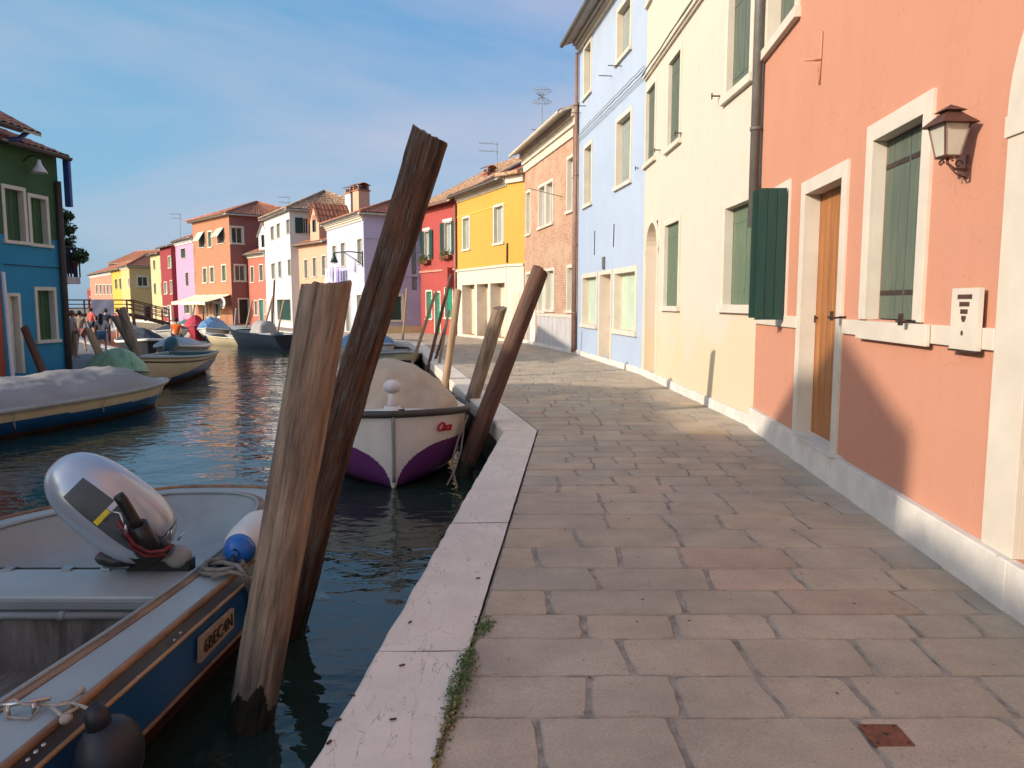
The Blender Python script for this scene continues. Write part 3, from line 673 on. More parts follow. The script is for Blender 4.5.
class House:
    def __init__(s, name, label, Lp, Rp, H, wall, depth=7.0, roof='gable', rise=1.2, tile='tile', over=0.30, cornice=None,
                 gutter='pipe', z0=0.0, bands=None, period=0.22, fw=0.11, side_mat=None, stonemat='stone', group=None, sided=0.0, cat='house', ridge_back=True):
        s.A = Vector((*Lp, 0)); s.B = Vector((*Rp, 0)); d = s.B - s.A; s.W = d.length; s.H = H; s.D = depth; s.z0 = z0
        s.dir = d.normalized(); s.inw = Vector((-s.dir.y, s.dir.x, 0)); s.rz = math.atan2(d.y, d.x)
        s.root = thing(name, label, cat, (Lp[0], Lp[1], z0), s.rz, group or ('houses along the left quay' if z0 < 0 else 'houses along the right bank'))
        s.wall = wall; s.roofk = roof; s.rise = rise; s.tile = tile; s.over = over; s.cornice = cornice; s.gutter = gutter
        s.bands = bands or []; s.period = period; s.fw = fw; s.side_mat = side_mat or wall; s.stone = stonemat
        s.holes = {'f': [], 'r': []}; s.sided = sided; s.fills = []; s.H -= z0
    # facade frames: 'f' front, 'r' right hand side wall, 'l' left side
    def toM(s, face):
        if face == 'f': return Matrix.Identity(4)
        if face == 'r': return Matrix.Translation((s.W, 0, 0)) @ Matrix.Rotation(math.pi / 2, 4, 'Z')
    def uv(s, px, py, face='f'):
        r = ray(px, py); o = Vector((0, 0, EYE))
        A = s.A if face == 'f' else s.B
        dr, inw = (s.dir, s.inw) if face == 'f' else (s.inw, -s.dir)
        t = (A - o).dot(inw) / r.dot(inw); p = o + r * t
        return (p - A).dot(dr), p.z - s.z0
    def rect(s, x0, x1, y0, y1, face='f'):
        ym = (y0 + y1) / 2; xm = (x0 + x1) / 2
        u0 = s.uv(x0, ym, face)[0]; u1 = s.uv(x1, ym, face)[0]
        return [u0, u1, s.uv(xm, y1, face)[1], s.uv(xm, y0, face)[1]]
    def win(s, x0, x1, y0, y1, kind='shut', face='f', m=None, fw=None, depth=0.14, sill=True, frame=None, z1=None, z0=None, clampz=None, **kw):
        u0, u1, a, b = s.rect(x0, x1, y0, y1, face)
        if z1 is not None: b = z1
        if z0 is not None: a = z0
        s.win_m(u0, u1, a, b, kind, face, m, fw, depth, sill, frame, **kw)
    def win_m(s, u0, u1, a, b, kind='shut', face='f', m=None, fw=None, depth=0.14, sill=True, frame=None, arch=False, part=None, **kw):
        fw = s.fw if fw is None else fw
        wd = s.W if face == 'f' else s.D
        u0 = max(u0, 0.02); u1 = min(u1, wd - 0.02)
        o = (u0 + fw, u1 - fw, a + (fw * .9 if sill else 0.0), b - fw)
        if o[1] - o[0] < .1: o = (u0 + .04, u1 - .04, o[2], o[3])
        s.holes.setdefault(face, []).append(o)
        s.fills.append((face, (u0, u1, a, b), o, kind, m, depth, sill, frame or s.stone, arch, kw))
    def grid_wall(s, mb, Wd, Hh, holes, M4, mi_fn, y=0.0):
        xs = sorted({0.0, Wd, *[h[0] for h in holes], *[h[1] for h in holes]})
        zs = sorted({0.0, Hh, *[h[2] for h in holes], *[h[3] for h in holes], *[b[0] for b in s.bands if 0 < b[0] < Hh]})
        xs = [v for v in xs if 0 <= v <= Wd]; zs = [v for v in zs if 0 <= v <= Hh]
        for xa, xb in zip(xs, xs[1:]):
            if xb - xa < 1e-5: continue
            for za, zb in zip(zs, zs[1:]):
                if zb - za < 1e-5: continue
                cx, cz = (xa + xb) / 2, (za + zb) / 2
                if any(h[0] < cx < h[1] and h[2] < cz < h[3] for h in holes): continue
                mb.poly([M4 @ Vector(p) for p in ((xa, y, za), (xb, y, za), (xb, y, zb), (xa, y, zb))], mi_fn(cz))
        for h in holes:
            dp = 0.32; xa, xb, za, zb = h; mi = mi_fn((za + zb) / 2)
            for q in (((xa, y, za), (xa, y, zb), (xa, dp, zb), (xa, dp, za)), ((xb, y, za), (xb, dp, za), (xb, dp, zb), (xb, y, zb)),
                      ((xa, y, zb), (xb, y, zb), (xb, dp, zb), (xa, dp, zb)), ((xa, y, za), (xa, dp, za), (xb, dp, za), (xb, y, za))):
                mb.poly([M4 @ Vector(p) for p in q], mi)
    def finish(s):
        mats = [s.wall, s.side_mat] + [b[1] for b in s.bands]
        def mf(z):
            k = 0
            for i, b in enumerate(s.bands):
                if z > b[0]: k = i + 2
            return k
        W, D, H = s.W, s.D, s.H
        mb = MB()
        s.grid_wall(mb, W, H, s.holes['f'], s.toM('f'), mf)
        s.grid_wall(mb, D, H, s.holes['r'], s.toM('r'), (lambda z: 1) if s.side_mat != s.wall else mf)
        mb.quad((0, D, 0), (0, 0, 0), (0, 0, H), (0, D, H), 1)
        mb.quad((W, D, 0), (0, D, 0), (0, D, H), (W, D, H), 1)
        rise = s.rise
        if s.roofk == 'gable':
            for x in (0, W): mb.poly([(x, 0, H), (x, D / 2, H + rise - .02), (x, D, H)], 1)
        s.wall_o = mb.build('wall', mats, s.root)
        # roof
        mb = MB(); o = s.over; so = s.sided; zb = H + .03; sl = rise / (D / 2)
        if s.roofk == 'gable':
            e = lambda x, y, z: (x, y, z)
            tiles(mb, (-so, -o, zb - sl * o + .05), (W + so, -o, zb - sl * o + .05), (-so, D / 2, zb + rise + .05), (W + so, D / 2, zb + rise + .05), s.period)
            tiles(mb, (-so, D + o, zb - sl * o + .05), (W + so, D + o, zb - sl * o + .05), (-so, D / 2, zb + rise + .05), (W + so, D / 2, zb + rise + .05), s.period)
            # boarding under the tiles
            for sy in (0, 1):
                ya = -o if sy == 0 else D + o
                zf = zb - sl * o
                a, b, c, d = (-so, ya, zf), (W + so, ya, zf), (W + so, D / 2, zb + rise), (-so, D / 2, zb + rise)
                mb.quad(a, b, c, d, 1)
                mb.quad(a, b, (W + so, ya, zf + .07), (-so, ya, zf + .07), 1)
            for x in (-so, W + so):
                mb.quad((x, -o, zb - sl * o), (x, D / 2, zb + rise), (x, D / 2, zb + rise + .1), (x, -o, zb - sl * o + .1), 1)
                mb.quad((x, D + o, zb - sl * o), (x, D / 2, zb + rise), (x, D / 2, zb + rise + .1), (x, D + o, zb - sl * o + .1), 1)
            mb.tube([(-so, D / 2, zb + rise + .09), (W + so, D / 2, zb + rise + .09)], .09, 8, 0)
        elif s.roofk == 'hip':
            k = min(W, D) / 2; c = [(-o, -o), (W + o, -o), (W + o, D + o), (-o, D + o)]
            if W >= D: ra, rb = (k, D / 2), (W - k, D / 2)
            else: ra, rb = (W / 2, k), (W / 2, D - k)
            zr = zb + rise
            C = [(x, y, zb) for x, y in c]; RA = (*ra, zr); RB = (*rb, zr)
            if W >= D:
                sides = [(C[0], C[1], RA, RB), (C[2], C[3], RB, RA), (C[1], C[2], RB, RB), (C[3], C[0], RA, RA)]
            else:
                sides = [(C[0], C[1], RA, RA), (C[2], C[3], RB, RB), (C[1], C[2], RA, RB), (C[3], C[0], RB, RA)]
            for q in sides: tiles(mb, *q, period=s.period)
            for a, b in zip(C, C[1:] + C[:1]):
                mb.quad(a, b, (b[0], b[1], b[2] - .1), (a[0], a[1], a[2] - .1), 1)
            mb.quad(*[(p[0], p[1], p[2] - .1) for p in C], 1)
            for p, q in ((C[0], RA), (C[1], RB if W >= D else RA), (C[2], RB), (C[3], RA if W >= D else RB), (RA, RB)):
                if (Vector(p) - Vector(q)).length > .1: mb.tube([Vector(p) + Vector((0, 0, .05)), Vector(q) + Vector((0, 0, .05))], .08, 6, 0)
        s.roof = mb.build('roof', [s.tile, 'soffit'], s.root)
        if s.cornice:
            hh, cm = s.cornice
            mb = MB(); Wc = W
            for i, (pr, a, b) in enumerate(((.06, 0, .38), (.13, .38, .7), (.21, .7, 1.0))):
                mb.box(0.003, Wc - .003, -pr, 0.03, H - hh * (1 - a) - .04, H - hh * (1 - b) - .04)
            mb.build('cornice', cm, s.root)
        if s.gutter:
            mb = MB(); gy = -s.over - .05; gz = H + .03 - (sl * s.over if s.roofk == 'gable' else 0) - .01
            def gt(u, v):
                a = math.pi + math.pi * v
                return (u * (W - .02) + .01, gy + math.cos(a) * .07, gz + .02 + math.sin(a) * .07)
            mb.grid(gt, 1, 8, 0)
            mb.grid(lambda u, v: tuple(Vector(gt(u, v)) + Vector((0, 0, .012))), 1, 8, 0)
            s.gut = mb.build('gutter', s.gutter, s.root)
        for f in s.fills: s.fill(*f)
        return s
    def fill(s, face, outer, o, kind, m, depth, sill, frame, arch, kw):
        M4 = s.toM(face); u0, u1, a, b = outer; x0, x1, z0, z1 = o
        def tr(mb): mb.v = [tuple(M4 @ Vector(p)) for p in mb.v]; return mb
        isdoor = kind.startswith('door')
        pr = kw.get('proud', 0.025)
        # main leaf
        mb = MB(); y = depth
        sash = None
        if kind == 'shut':
            mm = m or 'shutter'
            xm = (x0 + x1) / 2
            mb.box(x0 + .004, x1 - .004, y + .05, y + .06, z0 + .004, z1 - .004, 1)
            for xa, xb in ((x0 + .006, xm - .004), (xm + .004, x1 - .006)):
                npl = max(2, int((xb - xa) / .13)); 
                for i in range(npl):
                    pa = xa + (xb - xa) * i / npl; pb = xa + (xb - xa) * (i + 1) / npl - .005
                    mb.box(pa, pb, y, y + .03, z0 + .008, z1 - .008, 0)
            for zz in (z0 + (z1 - z0) * .15, z0 + (z1 - z0) * .85):
                mb.box(x0 + .01, xm - .02, y - .006, y - .001, zz - .018, zz + .018, 2)
                mb.box(xm + .02, x1 - .01, y - .006, y - .001, zz - .018, zz + .018, 2)
            main = tr(mb).build('window', [mm, 'dark', 'iron' if kw.get('irons') else mm], s.root)
        elif kind in ('glass', 'pale', 'open', 'dark', 'shop'):
            gm = {'glass': 'glass', 'pale': 'paleglass', 'open': 'glass', 'dark': 'dark', 'shop': 'paleglass'}[kind]
            if m: gm = m
            mb.box(x0, x1, y + .02, y + .03, z0, z1, 0)
            sw = kw.get('sash', .045); xm = (x0 + x1) / 2
            smat = kw.get('sashmat', 'hullwhite')
            if kind != 'dark':
                for bx in ((x0, x0 + sw, z0, z1), (x1 - sw, x1, z0, z1), (x0 + sw, x1 - sw, z0, z0 + sw), (x0 + sw, x1 - sw, z1 - sw, z1)) + (() if kind == 'shop' else ((xm - sw / 2, xm + sw / 2, z0 + sw, z1 - sw),)):
                    mb.box(bx[0], bx[1], y, y + .018, bx[2], bx[3], 1)
            main = tr(mb).build('window', [gm, smat], s.root)
        elif isdoor:
            mm = m or 'wood_door'; n = max(2, int((x1 - x0) / .16))
            mb.box(x0, x1, y + .04, y + .05, z0, z1, 1)
            for i in range(n):
                pa = x0 + (x1 - x0) * i / n; pb = x0 + (x1 - x0) * (i + 1) / n - .006
                mb.box(pa, pb, y, y + .035, z0 + .006, z1 - .004, 0)
            main = tr(mb).build('door', [mm, 'dark'], s.root)
            hb = MB(); hb.box(x0 + .05, x0 + .065, y - .035, y - .02, z0 + (z1 - z0) * .47, z0 + (z1 - z0) * .50); hb.box(x0 + .052, x0 + .062, y - .021, y - .001, z0 + (z1 - z0) * .485, z0 + (z1 - z0) * .495)
            tr(hb).build('handle', 'iron', main)
        # surround
        if frame != 'none':
            fb = MB(); e = .0025
            yf = -pr; yb = .003
            fb.box(u0, x0 + e, yf, yb, z0, b, 0); fb.box(x1 - e, u1, yf, yb, z0, b, 0)
            fb.box(x0 + e, x1 - e, yf, yb, z1 - e, b, 0)
            if not arch:
                fb.box(x0 - e, x0 + e, yb, y - .003, z0, z1 - e, 0); fb.box(x1 - e, x1 + e, yb, y - .003, z0, z1 - e, 0)
                fb.box(x0 + e, x1 - e, yb, y - .003, z1 - e, z1 + e, 0)
            tr(fb).build('door_frame' if isdoor else 'window_frame', frame, main, bevel=.004 if s.fw > .11 else 0)
            if sill and not isdoor:
                sb = MB(); sb.box(u0 - .05, u1 + .05, -.07, .003, a, z0 - .001, 0); sb.box(x0 + .003, x1 - .003, .003, y, z0 - .05, z0 + .004, 0)
                tr(sb).build('sill', frame, main, bevel=.004 if s.fw > .11 else 0)
        if kind == 'open':
            mm = kw.get('shm', 'darkshutter'); wl = kw.get('leaf', (x1 - x0) * .5)
            for sgn in (-1, 1):
                ob = MB(); xa, xb = (u0 - wl - .0, u0 - .005) if sgn < 0 else (u1 + .005, u1 + wl)
                ob.box(xa, xb, -.055, -.028, z0 + .01, z1 + .03, 0)
                for zz in (z0 + .2, z1 - .15): ob.box(xa + .02, xb - .02, -.066, -.056, zz - .03, zz + .03, 0)
                tr(ob).build('shutter', mm, main)
        return main

# ---------------------------------------------------------------- right bank, near to far
def pt(k): return PT[k]
# salmon house
h = House('terraced_house', 'salmon pink house nearest on the right with a wooden door, lantern and white stone trim', pt('s1'), pt('s0'), 9.2, 'salmon', fw=0.13, roof='gable', over=.4)
H1 = h
h.win(799, 844, 174, 440, 'door', depth=.135, sill=False, z0=.27)
h.win(866, 930, 111, 322, 'shut', m='oldgreen', depth=.09, irons=True, fw=.13, sill=False, z0=h.uv(898, 321)[1])
h.win(762, 789, 188, 321, 'shut', m='darkshutter', depth=.18, sill=False)
# upstairs windows
u0, u1, a, b = h.rect(762, 801, -60, 29)
for k in (0, 2.9, 5.6): h.win_m(u0 + k, u1 + k, 4.55, 6.05, 'shut', m='oldgreen', fw=.13)
for k in (0, 2.9, 5.6): h.win_m(u0 + k, u1 + k, 7.1, 8.3, 'shut', m='oldgreen', fw=.13)
# doorway with pilasters at the right edge of the view
ud = h.uv(995, 400)[0]
h.win_m(ud, ud + 1.75, .27, 2.55, 'door', m='wood_door', fw=.30, depth=.3, sill=False, arch=False)
h.win_m(ud + 2.6, ud + 3.7, 1.25, 2.7, 'shut', m='oldgreen', fw=.14)
h.finish()
zb0, zb1 = h.uv(841, 333)[1], h.uv(841, 319)[1]
zp = .27
mb = MB()
ue = h.uv(845, 325)[0]
mb.box(ue + .002, ud - .002, -.03, .002, zb0, zb1); mb.build('string_band', 'stone', h.root, bevel=.004); mb = MB()
uw0 = h.uv(789, 325)[0]; ux = h.uv(799, 325)[0]
mb.box(.03, ux - .002, -.03, .002, zb0, zb1)
mb.box(ud + 1.755, h.W, -.03, .002, zb0, zb1)
mb.build('string_band', 'stone', h.root, bevel=.004)
mb = MB()
us0, us1 = h.rect(866, 930, 300, 321)[:2]
mb.box(us0 - .03, us1 + .10, -.065, -.033, zb0 - .02, zb1 + .0)
mb.build('sill', 'stone', h.root, bevel=.005)
# plinth in blocks with a worn top
def plinth(h, u0, u1, z1, t=.05, seed=1, m='plinth', gaps=()):
    r2 = random.Random(seed); mb = MB(); u = u0
    while u < u1 - .01:
        n = min(u1, u + r2.uniform(.9, 1.5)); 
        if u1 - n < .3: n = u1
        e = r2.uniform(-.004, .004)
        mb.box(u + .002, n - .002, -t + e, .002, -.05, z1 + e * .6)
        u = n
    return mb.build('plinth', m, h.root, bevel=.008)
plinth(h, .02, h.W, zp, .06, 4)
mb = MB(); ds0, ds1 = h.rect(799, 845, 300, 440)[:2]
mb.box(ds0 - .03, ds1 + .03, -.10, .24, zp + .003, zp + .012); mb.build('threshold', 'plinth', h.root, bevel=.01)
# arch above the doorway at the right edge
mb = MB(); cz = 2.58; ri, ro = .575, .875; cu = ud + .875; n = 24
for i in range(n):
    a0, a1 = math.pi * i / n, math.pi * (i + 1) / n
    q = [(cu + math.cos(a) * r_, 0, cz + math.sin(a) * r_) for a, r_ in ((a0, ri), (a1, ri), (a1, ro), (a0, ro))]
    f = [(p[0], -.035, p[2]) for p in q]; k = [(p[0], .001, p[2]) for p in q]
    mb.poly(f); mb.quad(f[2], f[3], k[3], k[2]); mb.quad(f[0], f[1], k[1], k[0])
mb.box(ud - .012, ud + .31, -.038, .001, 2.47, 2.58); mb.box(ud + 1.44, ud + 1.76, -.038, .001, 2.47, 2.58)
mb.build('door_arch', 'stone', h.root)
mb = MB(); mb.box(cu - .57, cu + .57, -.012, -.006, 2.58, 2.60); mb.poly([(cu + math.cos(math.pi * i / 20) * ri, -.008, 2.585 + math.sin(math.pi * i / 20) * ri) for i in range(21)]); mb.build('fanlight', 'dark', h.root)
# stubs of iron shutter stays on the band
def stay(h, px, py):
    u, z = h.uv(px, py); mb = MB()
    mb.tube([(u, 0, z), (u, -.12, z - .01), (u + .03, -.16, z)], .009, 6); mb.box(u - .02, u + .02, -.13, -.11, z - .03, z + .05)
    mb.build('shutter_stay', 'iron', h.root)
for p in ((846, 317), (919, 321), (785, 317)): stay(h, *p)
u, z = h.uv(822, 60); mb = MB()
mb.tube([(u, 0, z), (u, -.16, z + .005)], .012, 6); mb.tube([(u + .01, -.012, z + .26), (u, -.012, z), (u - .02, -.012, z - .22)], .010, 6)
mb.build('wall_anchor', 'salmon', h.root)
# half open folding shutter, standing out from the wall
u, _ = h.uv(787, 260); zt = h.uv(787, 192)[1]; zb_ = h.uv(787, 318)[1]
sh_r = [x for x in h.root.children if x.name.startswith('window')][1]
mb = MB()
for i in range(4):
    mb.box(u - .012, u + .018, -.04 - (i + 1) * .088, -.04 - i * .088 - .004, zb_, zt)
for zz in [zb_ + (zt - zb_) * q for q in (.2, .4, .6, .8)]: mb.box(u + .0182, u + .0205, -.39, -.05, zz - .004, zz + .004)
mb.box(u + .0185, u + .034, -.20, -.165, zb_ + .06, zb_ + .8, 0)
mb.build('shutter', ['darkshutter'], sh_r)
mb = MB()
for i in range(3):
    mb.box(u + .045, u + .07, -.04 - (i + 1) * .10, -.04 - i * .10 - .004, zb_ - .02, zt + .02)
mb.build('shutter', 'darkshutter', sh_r)
# white wall plaque with slots
u0, u1, a, b = h.rect(961, 989, 288, 350)
mb = MB(); mb.box(u0, u1, -.060, -.033, a, b, 0); mb.box(u0 - .003, u1 + .003, -.066, -.033, a - .012, a - .002, 1)
pl = mb.build('letter_box', ['stone', 'iron'], None); pl.parent = h.root
mb = MB(); wd = u1 - u0; hh = b - a
for zz, wf, th in ((.86, .52, .026), (.74, .36, .026), (.62, .26, .026), (.52, .16, .022), (.47, .10, .012)):
    zc = a + hh * zz; uc = u0 + wd * .50
    mb.box(uc - wd * wf / 2, uc + wd * wf / 2, -.063, -.0605, zc - th / 2, zc + th / 2)
mb.ell((u0 + wd * .47, -.061, a + hh * .27), (.013, .006, .016), 10)
mb.build('letter_slots', 'lampmetal', pl)

# lantern
def lantern():
    Yl = 4.35; c = P(958, 150, Yl)
    # distance from wall: put the hinge of the bracket on the facade
    uu, zz = H1.uv(974, 168); wp = H1.A + H1.dir * uu; wp.z = zz
    c = wp - H1.inw * .15; 
    sc_ = 1.0
    t = thing('wall_lantern', 'rust brown iron lantern with frosted panes fixed to the salmon wall', 'lantern', (c.x, c.y, P(958, 157, c.y).z), H1.rz + R(8)); t.scale = (.74, .74, .74)
    z0, z1, z2 = 0.0, .245, .33      # glass bottom, glass top, roof shoulder
    a, b = .062, .105
    mb = MB()
    cor = [(-1, -1), (1, -1), (1, 1), (-1, 1)]
    for dx, dy in cor: mb.bar((dx * a, dy * a, z0), (dx * b, dy * b, z1), .012)
    for (p, q) in zip(cor, cor[1:] + cor[:1]):
        mb.bar((p[0] * a, p[1] * a, z0), (q[0] * a, q[1] * a, z0), .014); mb.bar((p[0] * b, p[1] * b, z1), (q[0] * b, q[1] * b, z1), .014)
    mb.box(-a, a, -a, a, z0 - .01, z0 - .002)
    mb.build('lamp_frame', 'lampmetal', t)
    mb = MB()
    for (p, q) in zip(cor, cor[1:] + cor[:1]):
        k = .96
        mb.quad((p[0] * a * k, p[1] * a * k, z0), (q[0] * a * k, q[1] * a * k, z0), (q[0] * b * k, q[1] * b * k, z1), (p[0] * b * k, p[1] * b * k, z1))
    gm = mat('frosted_lamp_glass', (0.50, 0.47, 0.38), 0.3, (0.42, 0.40, 0.33), scale=6, bump=.1)
    mb.build('lamp_glass', gm, t)
    mb = MB()
    def frus(r0, r1, za, zb):
        for (p, q) in zip(cor, cor[1:] + cor[:1]):
            mb.quad((p[0] * r0, p[1] * r0, za), (q[0] * r0, q[1] * r0, za), (q[0] * r1, q[1] * r1, zb), (p[0] * r1, p[1] * r1, zb))
    frus(.15, .06, z1 - .005, z1 + .085); frus(.052, .052, z1 + .07, z1 + .105); frus(.085, .002, z1 + .10, z1 + .155)
    mb.quad(*[(p[0] * .15, p[1] * .15, z1 - .006) for p in cor]); mb.quad(*[(p[0] * .085, p[1] * .085, z1 + .099) for p in cor])
    mb.build('lamp_roof', 'lampmetal', t)
    mb = MB()
    mb.tube([(0, 0, -.01), (0, 0, -.05), (0, .06, -.09), (0, .17, -.10)], .012, 6)
    def curl(o, r, s, ax):
        pts = []
        for i in range(14):
            an = i / 13 * 1.7 * math.pi; rr = r * (1 - i / 20)
            d = Vector((math.cos(an) * rr * s, 0, math.sin(an) * rr)) if ax == 'x' else Vector((0, math.cos(an) * rr * s, math.sin(an) * rr))
            pts.append(Vector(o) + d)
        mb.tube(pts, .006, 5)
    curl((.07, 0, -.03), .024, 1, 'x'); curl((-.07, 0, -.03), .024, -1, 'x'); curl((0, -.05, -.05), .028, 1, 'y'); curl((0, .09, -.055), .035, 1, 'y')
    mb.bar((0, .165, -.17), (0, .165, .02), .02)
    mb.tube([(0, .16, -.16), (0, .08, -.13), (0, .02, -.075)], .007, 5)
    mb.build('bracket', 'lampmetal', t)
lantern()

# downpipe between salmon and cream
def downpipe(hh, u, z0, z1, r=.055, m='pipe', out_=.09):
    mb = MB(); mb.tube([(u, -out_, z0), (u, -out_, z1)], r, 12)
    z = z0 + 1.2
    while z < z1: mb.tube([(u, -out_, z - .02), (u, -out_, z + .02)], r + .012, 12); mb.box(u - .015, u + .015, -out_, 0, z - .01, z + .01); z += 2.1
    return mb.build('downpipe', m, hh.root)
downpipe(H1, .03, 2.55, 9.1, .06)

# cream house
h = House('terraced_house', 'tall cream house with green shutters and a narrow arched doorway, beside the salmon house', pt('c1'), pt('s1'), 9.8, 'cream', fw=.10)
Hc = h
h.win(644.5, 656.5, 84, 165, 'shut', m='oldgreen', depth=.05); h.win(668, 682, 52, 148, 'shut', m='oldgreen', depth=.05)
h.win(727, 755, -30, 92, 'shut', m='oldgreen', fw=.12, depth=.07)
h.win(664, 680.5, 218, 311, 'shut', depth=.05); h.win(723, 760, 194, 313, 'shut', fw=.12, depth=.10)
ztop = h.uv(650, 5)[1]
for u_ in (h.uv(648, 5)[0], h.uv(672, 5)[0], h.uv(738, 5)[0]): h.win_m(u_ - .35, u_ + .45, ztop, ztop + 1.2, 'shut', m='oldgreen')
# arched doorway: hole with reveal, then arch spandrels
u0, u1 = h.uv(644.8, 300)[0], h.uv(657.5, 300)[0]; za = h.uv(650, 224)[1]; zs = za - (u1 - u0) / 2 + .02
h.holes['f'].append((u0 + .1, u1 - .1, .12, za))
h.finish()
mb = MB(); mb.box(u0 + .1, u1 - .1, .27, .30, .12, za, 0); d_ = mb.build('door', 'beige', h.root)
mb = MB(); cu = (u0 + u1) / 2; ri = (u1 - u0) / 2 - .1; ro = ri + .14; n = 16; cz = za - ri
for i in range(n):
    a0, a1 = math.pi * i / n, math.pi * (i + 1) / n
    P_ = lambda a, r_, y: (cu + math.cos(a) * r_, y, cz + math.sin(a) * r_)
    mb.quad(P_(a0, ri, -.02), P_(a1, ri, -.02), P_(a1, ro, -.02), P_(a0, ro, -.02))
    mb.quad(P_(a0, ri, -.02), P_(a1, ri, -.02), P_(a1, ri, .26), P_(a0, ri, .26)); mb.quad(P_(a0, ro, -.02), P_(a1, ro, -.02), P_(a1, ro, .002), P_(a0, ro, .002))
mb.box(cu - ro, cu - ri, -.02, .002, .12, cz); mb.box(cu + ri, cu + ro, -.02, .002, .12, cz)
mb.box(cu - ro - .02, cu - ri + .002, -.03, -.021, cz - .08, cz); mb.box(cu + ri - .002, cu + ro + .02, -.03, -.021, cz - .08, cz)
mb.build('door_frame', 'stone', d_)
plinth(h, .01, h.W - .02, .15, .04, 9)
# moulded string course and cable
zc_ = h.uv(674, 41)[1]
mb = MB(); mb.box(.0, h.W - .1, -.05, .002, zc_ - .02, zc_ + .05); mb.box(0, h.W - .1, -.09, -.0505, zc_ + .02, zc_ + .05); mb.build('string_course', 'stone', h.root)
mb = MB(); mb.tube([(.02 + i * (h.W - .2) / 16, -.11, zc_ + .08 + .012 * math.sin(i * 1.3)) for i in range(17)], .014, 5); mb.build('cable', 'oldgreen', h.root); mb = MB(); mb.tube([(.02 + i * (h.W - .2) / 16, -.08, zc_ + .13 + .012 * math.sin(i)) for i in range(17)], .010, 5); mb.build('cable', 'oldgreen', h.root)
for px, py in ((720, 96), (640.8, 168), (660.5, 150), (682, 133)):
    u, z = h.uv(px, py); mb = MB(); mb.tube([(u, 0, z), (u, -.13, z)], .012, 5); mb.bar((u, -.12, z - .05), (u, -.12, z + .04), .016); mb.build('shutter_stay', 'iron', h.root)

# pale blue house
h = House('terraced_house', 'three storey pale blue house with a stone framed shop front at its foot', pt('b1'), pt('c1'), 9.45, 'sky_blue', fw=.10, over=.5, gutter='pipe', cornice=(.3, 'stone'))
h.win(584, 592, 42, 97, 'shut', m='greyshutter'); h.win(617, 632, 0, 58, 'shut', m='greyshutter')
h.win(584, 592.5, 143, 207, 'shut', m='greyshutter'); h.win(616, 632, 113, 187, 'shut', m='greyshutter')
z1_ = h.uv(620, 268)[1]
h.win(582, 597.5, 276, 328, 'shop', fw=.12, m='paleglass', z1=z1_, sashmat='beige')
h.win(599, 612, 276, 358, 'door', m='beige', fw=.10, z1=z1_, z0=.12, sill=False, depth=.3)
h.win(613.5, 637, 276, 335, 'shop', fw=.13, m='paleglass', z1=z1_, sashmat='beige')
h.finish(); plinth(h, .01, h.W, .14, .04, 12)
zc_ = h.uv(607, 110)[1]
mb = MB()
for k, (dz, yy) in enumerate(((0, -.07), (.10, -.05), (-.13, -.04))):
    mb = MB(); mb.tube([(.05 + i * (h.W - .1) / 30, yy + .004 * math.sin(i * 2.1 + k), zc_ + dz + .007 * math.sin(i * 1.7 + k * 2)) for i in range(31)], .013 if k == 0 else .009, 5); mb.build('cable', 'galv', h.root)
downpipe(h, .06, .1, 9.1, .05, 'copper')
for px, py in ((622, 66), (612, 76), (586, 106), (581, 113)):
    u, z = h.uv(px, py); mb = MB(); mb.tube([(u, 0, z), (u, -.35, z)], .012, 5); mb.build('iron_bar', 'iron', h.root)
for px, ya, yb in ((594.8, 231, 255), (614, 224, 247)):
    u, z = h.uv(px, (ya + yb) / 2); za_ = h.uv(px, yb)[1]; zb_ = h.uv(px, ya)[1]
    mb = MB(); mb.bar((u, -.012, za_), (u + .03, -.012, zb_), .018); mb.build('wall_tie', 'iron', h.root)
u, z = h.uv(604.5, 263); mb = MB(); mb.box(u - .09, u + .09, -.05, 0, z - .16, z + .16); mb.build('meter_box', 'pipe', h.root)

# brick house
h = House('terraced_house', 'low brick house with white window frames and a deep cream cornice', pt('k1'), pt('b1'), 7.55, 'brick', fw=.10, over=.55, cornice=(.75, 'stone'), side_mat='stone', gutter='stone')
h.win(526.2, 531, 190, 236, 'glass', m='greyshutter'); h.win(538.5, 545.7, 184, 229, 'glass', m='greyshutter'); h.win(545.9, 553.5, 180, 226, 'glass', m='greyshutter')
h.win(567, 574.8, 155, 213, 'glass', m='greyshutter')
zt = h.uv(550, 268)[1]
h.win(526, 536, 275, 342, 'door', m='hullwhite', z0=.05, z1=zt, sill=False); h.win(538, 545.8, 270, 313, 'pale', z1=zt); h.win(546.2, 554.6, 270, 312, 'pale', z1=zt)
h.win(567, 575, 262, 313, 'pale', z1=zt)
h.finish(); plinth(h, .01, h.W, .12, .07, 3)
zs_ = h.uv(557, 315)[1]; ua = h.uv(538.5, 330)[0]
mb = MB(); mb.box(ua, h.W - .01, -.044, .002, .12, zs_ - .06, 0)
for i in range(9): mb.box(ua + (h.W - ua) * i / 9 + .006, ua + (h.W - ua) * (i + 1) / 9 - .012, -.055, -.0445, .12, zs_ - .065, 0)
mb.build('stone_dado', 'dado', h.root)
mb = MB(); mb.box(ua, h.W - .01, -.08, .002, zs_ - .06, zs_ + .03, 0); mb.build('sill_band', 'stone', h.root)
downpipe(h, h.W - .12, .05, 7.0, .055, 'copper')
u, z = h.uv(563, 199); mb = MB(); mb.tube([(u, -.05, z), (u - .1, -.05, z)], .01, 5)
mb.tube([(u + .1, -.03, z + .05), (u + .1, -1.2, z + .3)], .01, 5); mb.build('iron_bracket', 'iron', h.root)

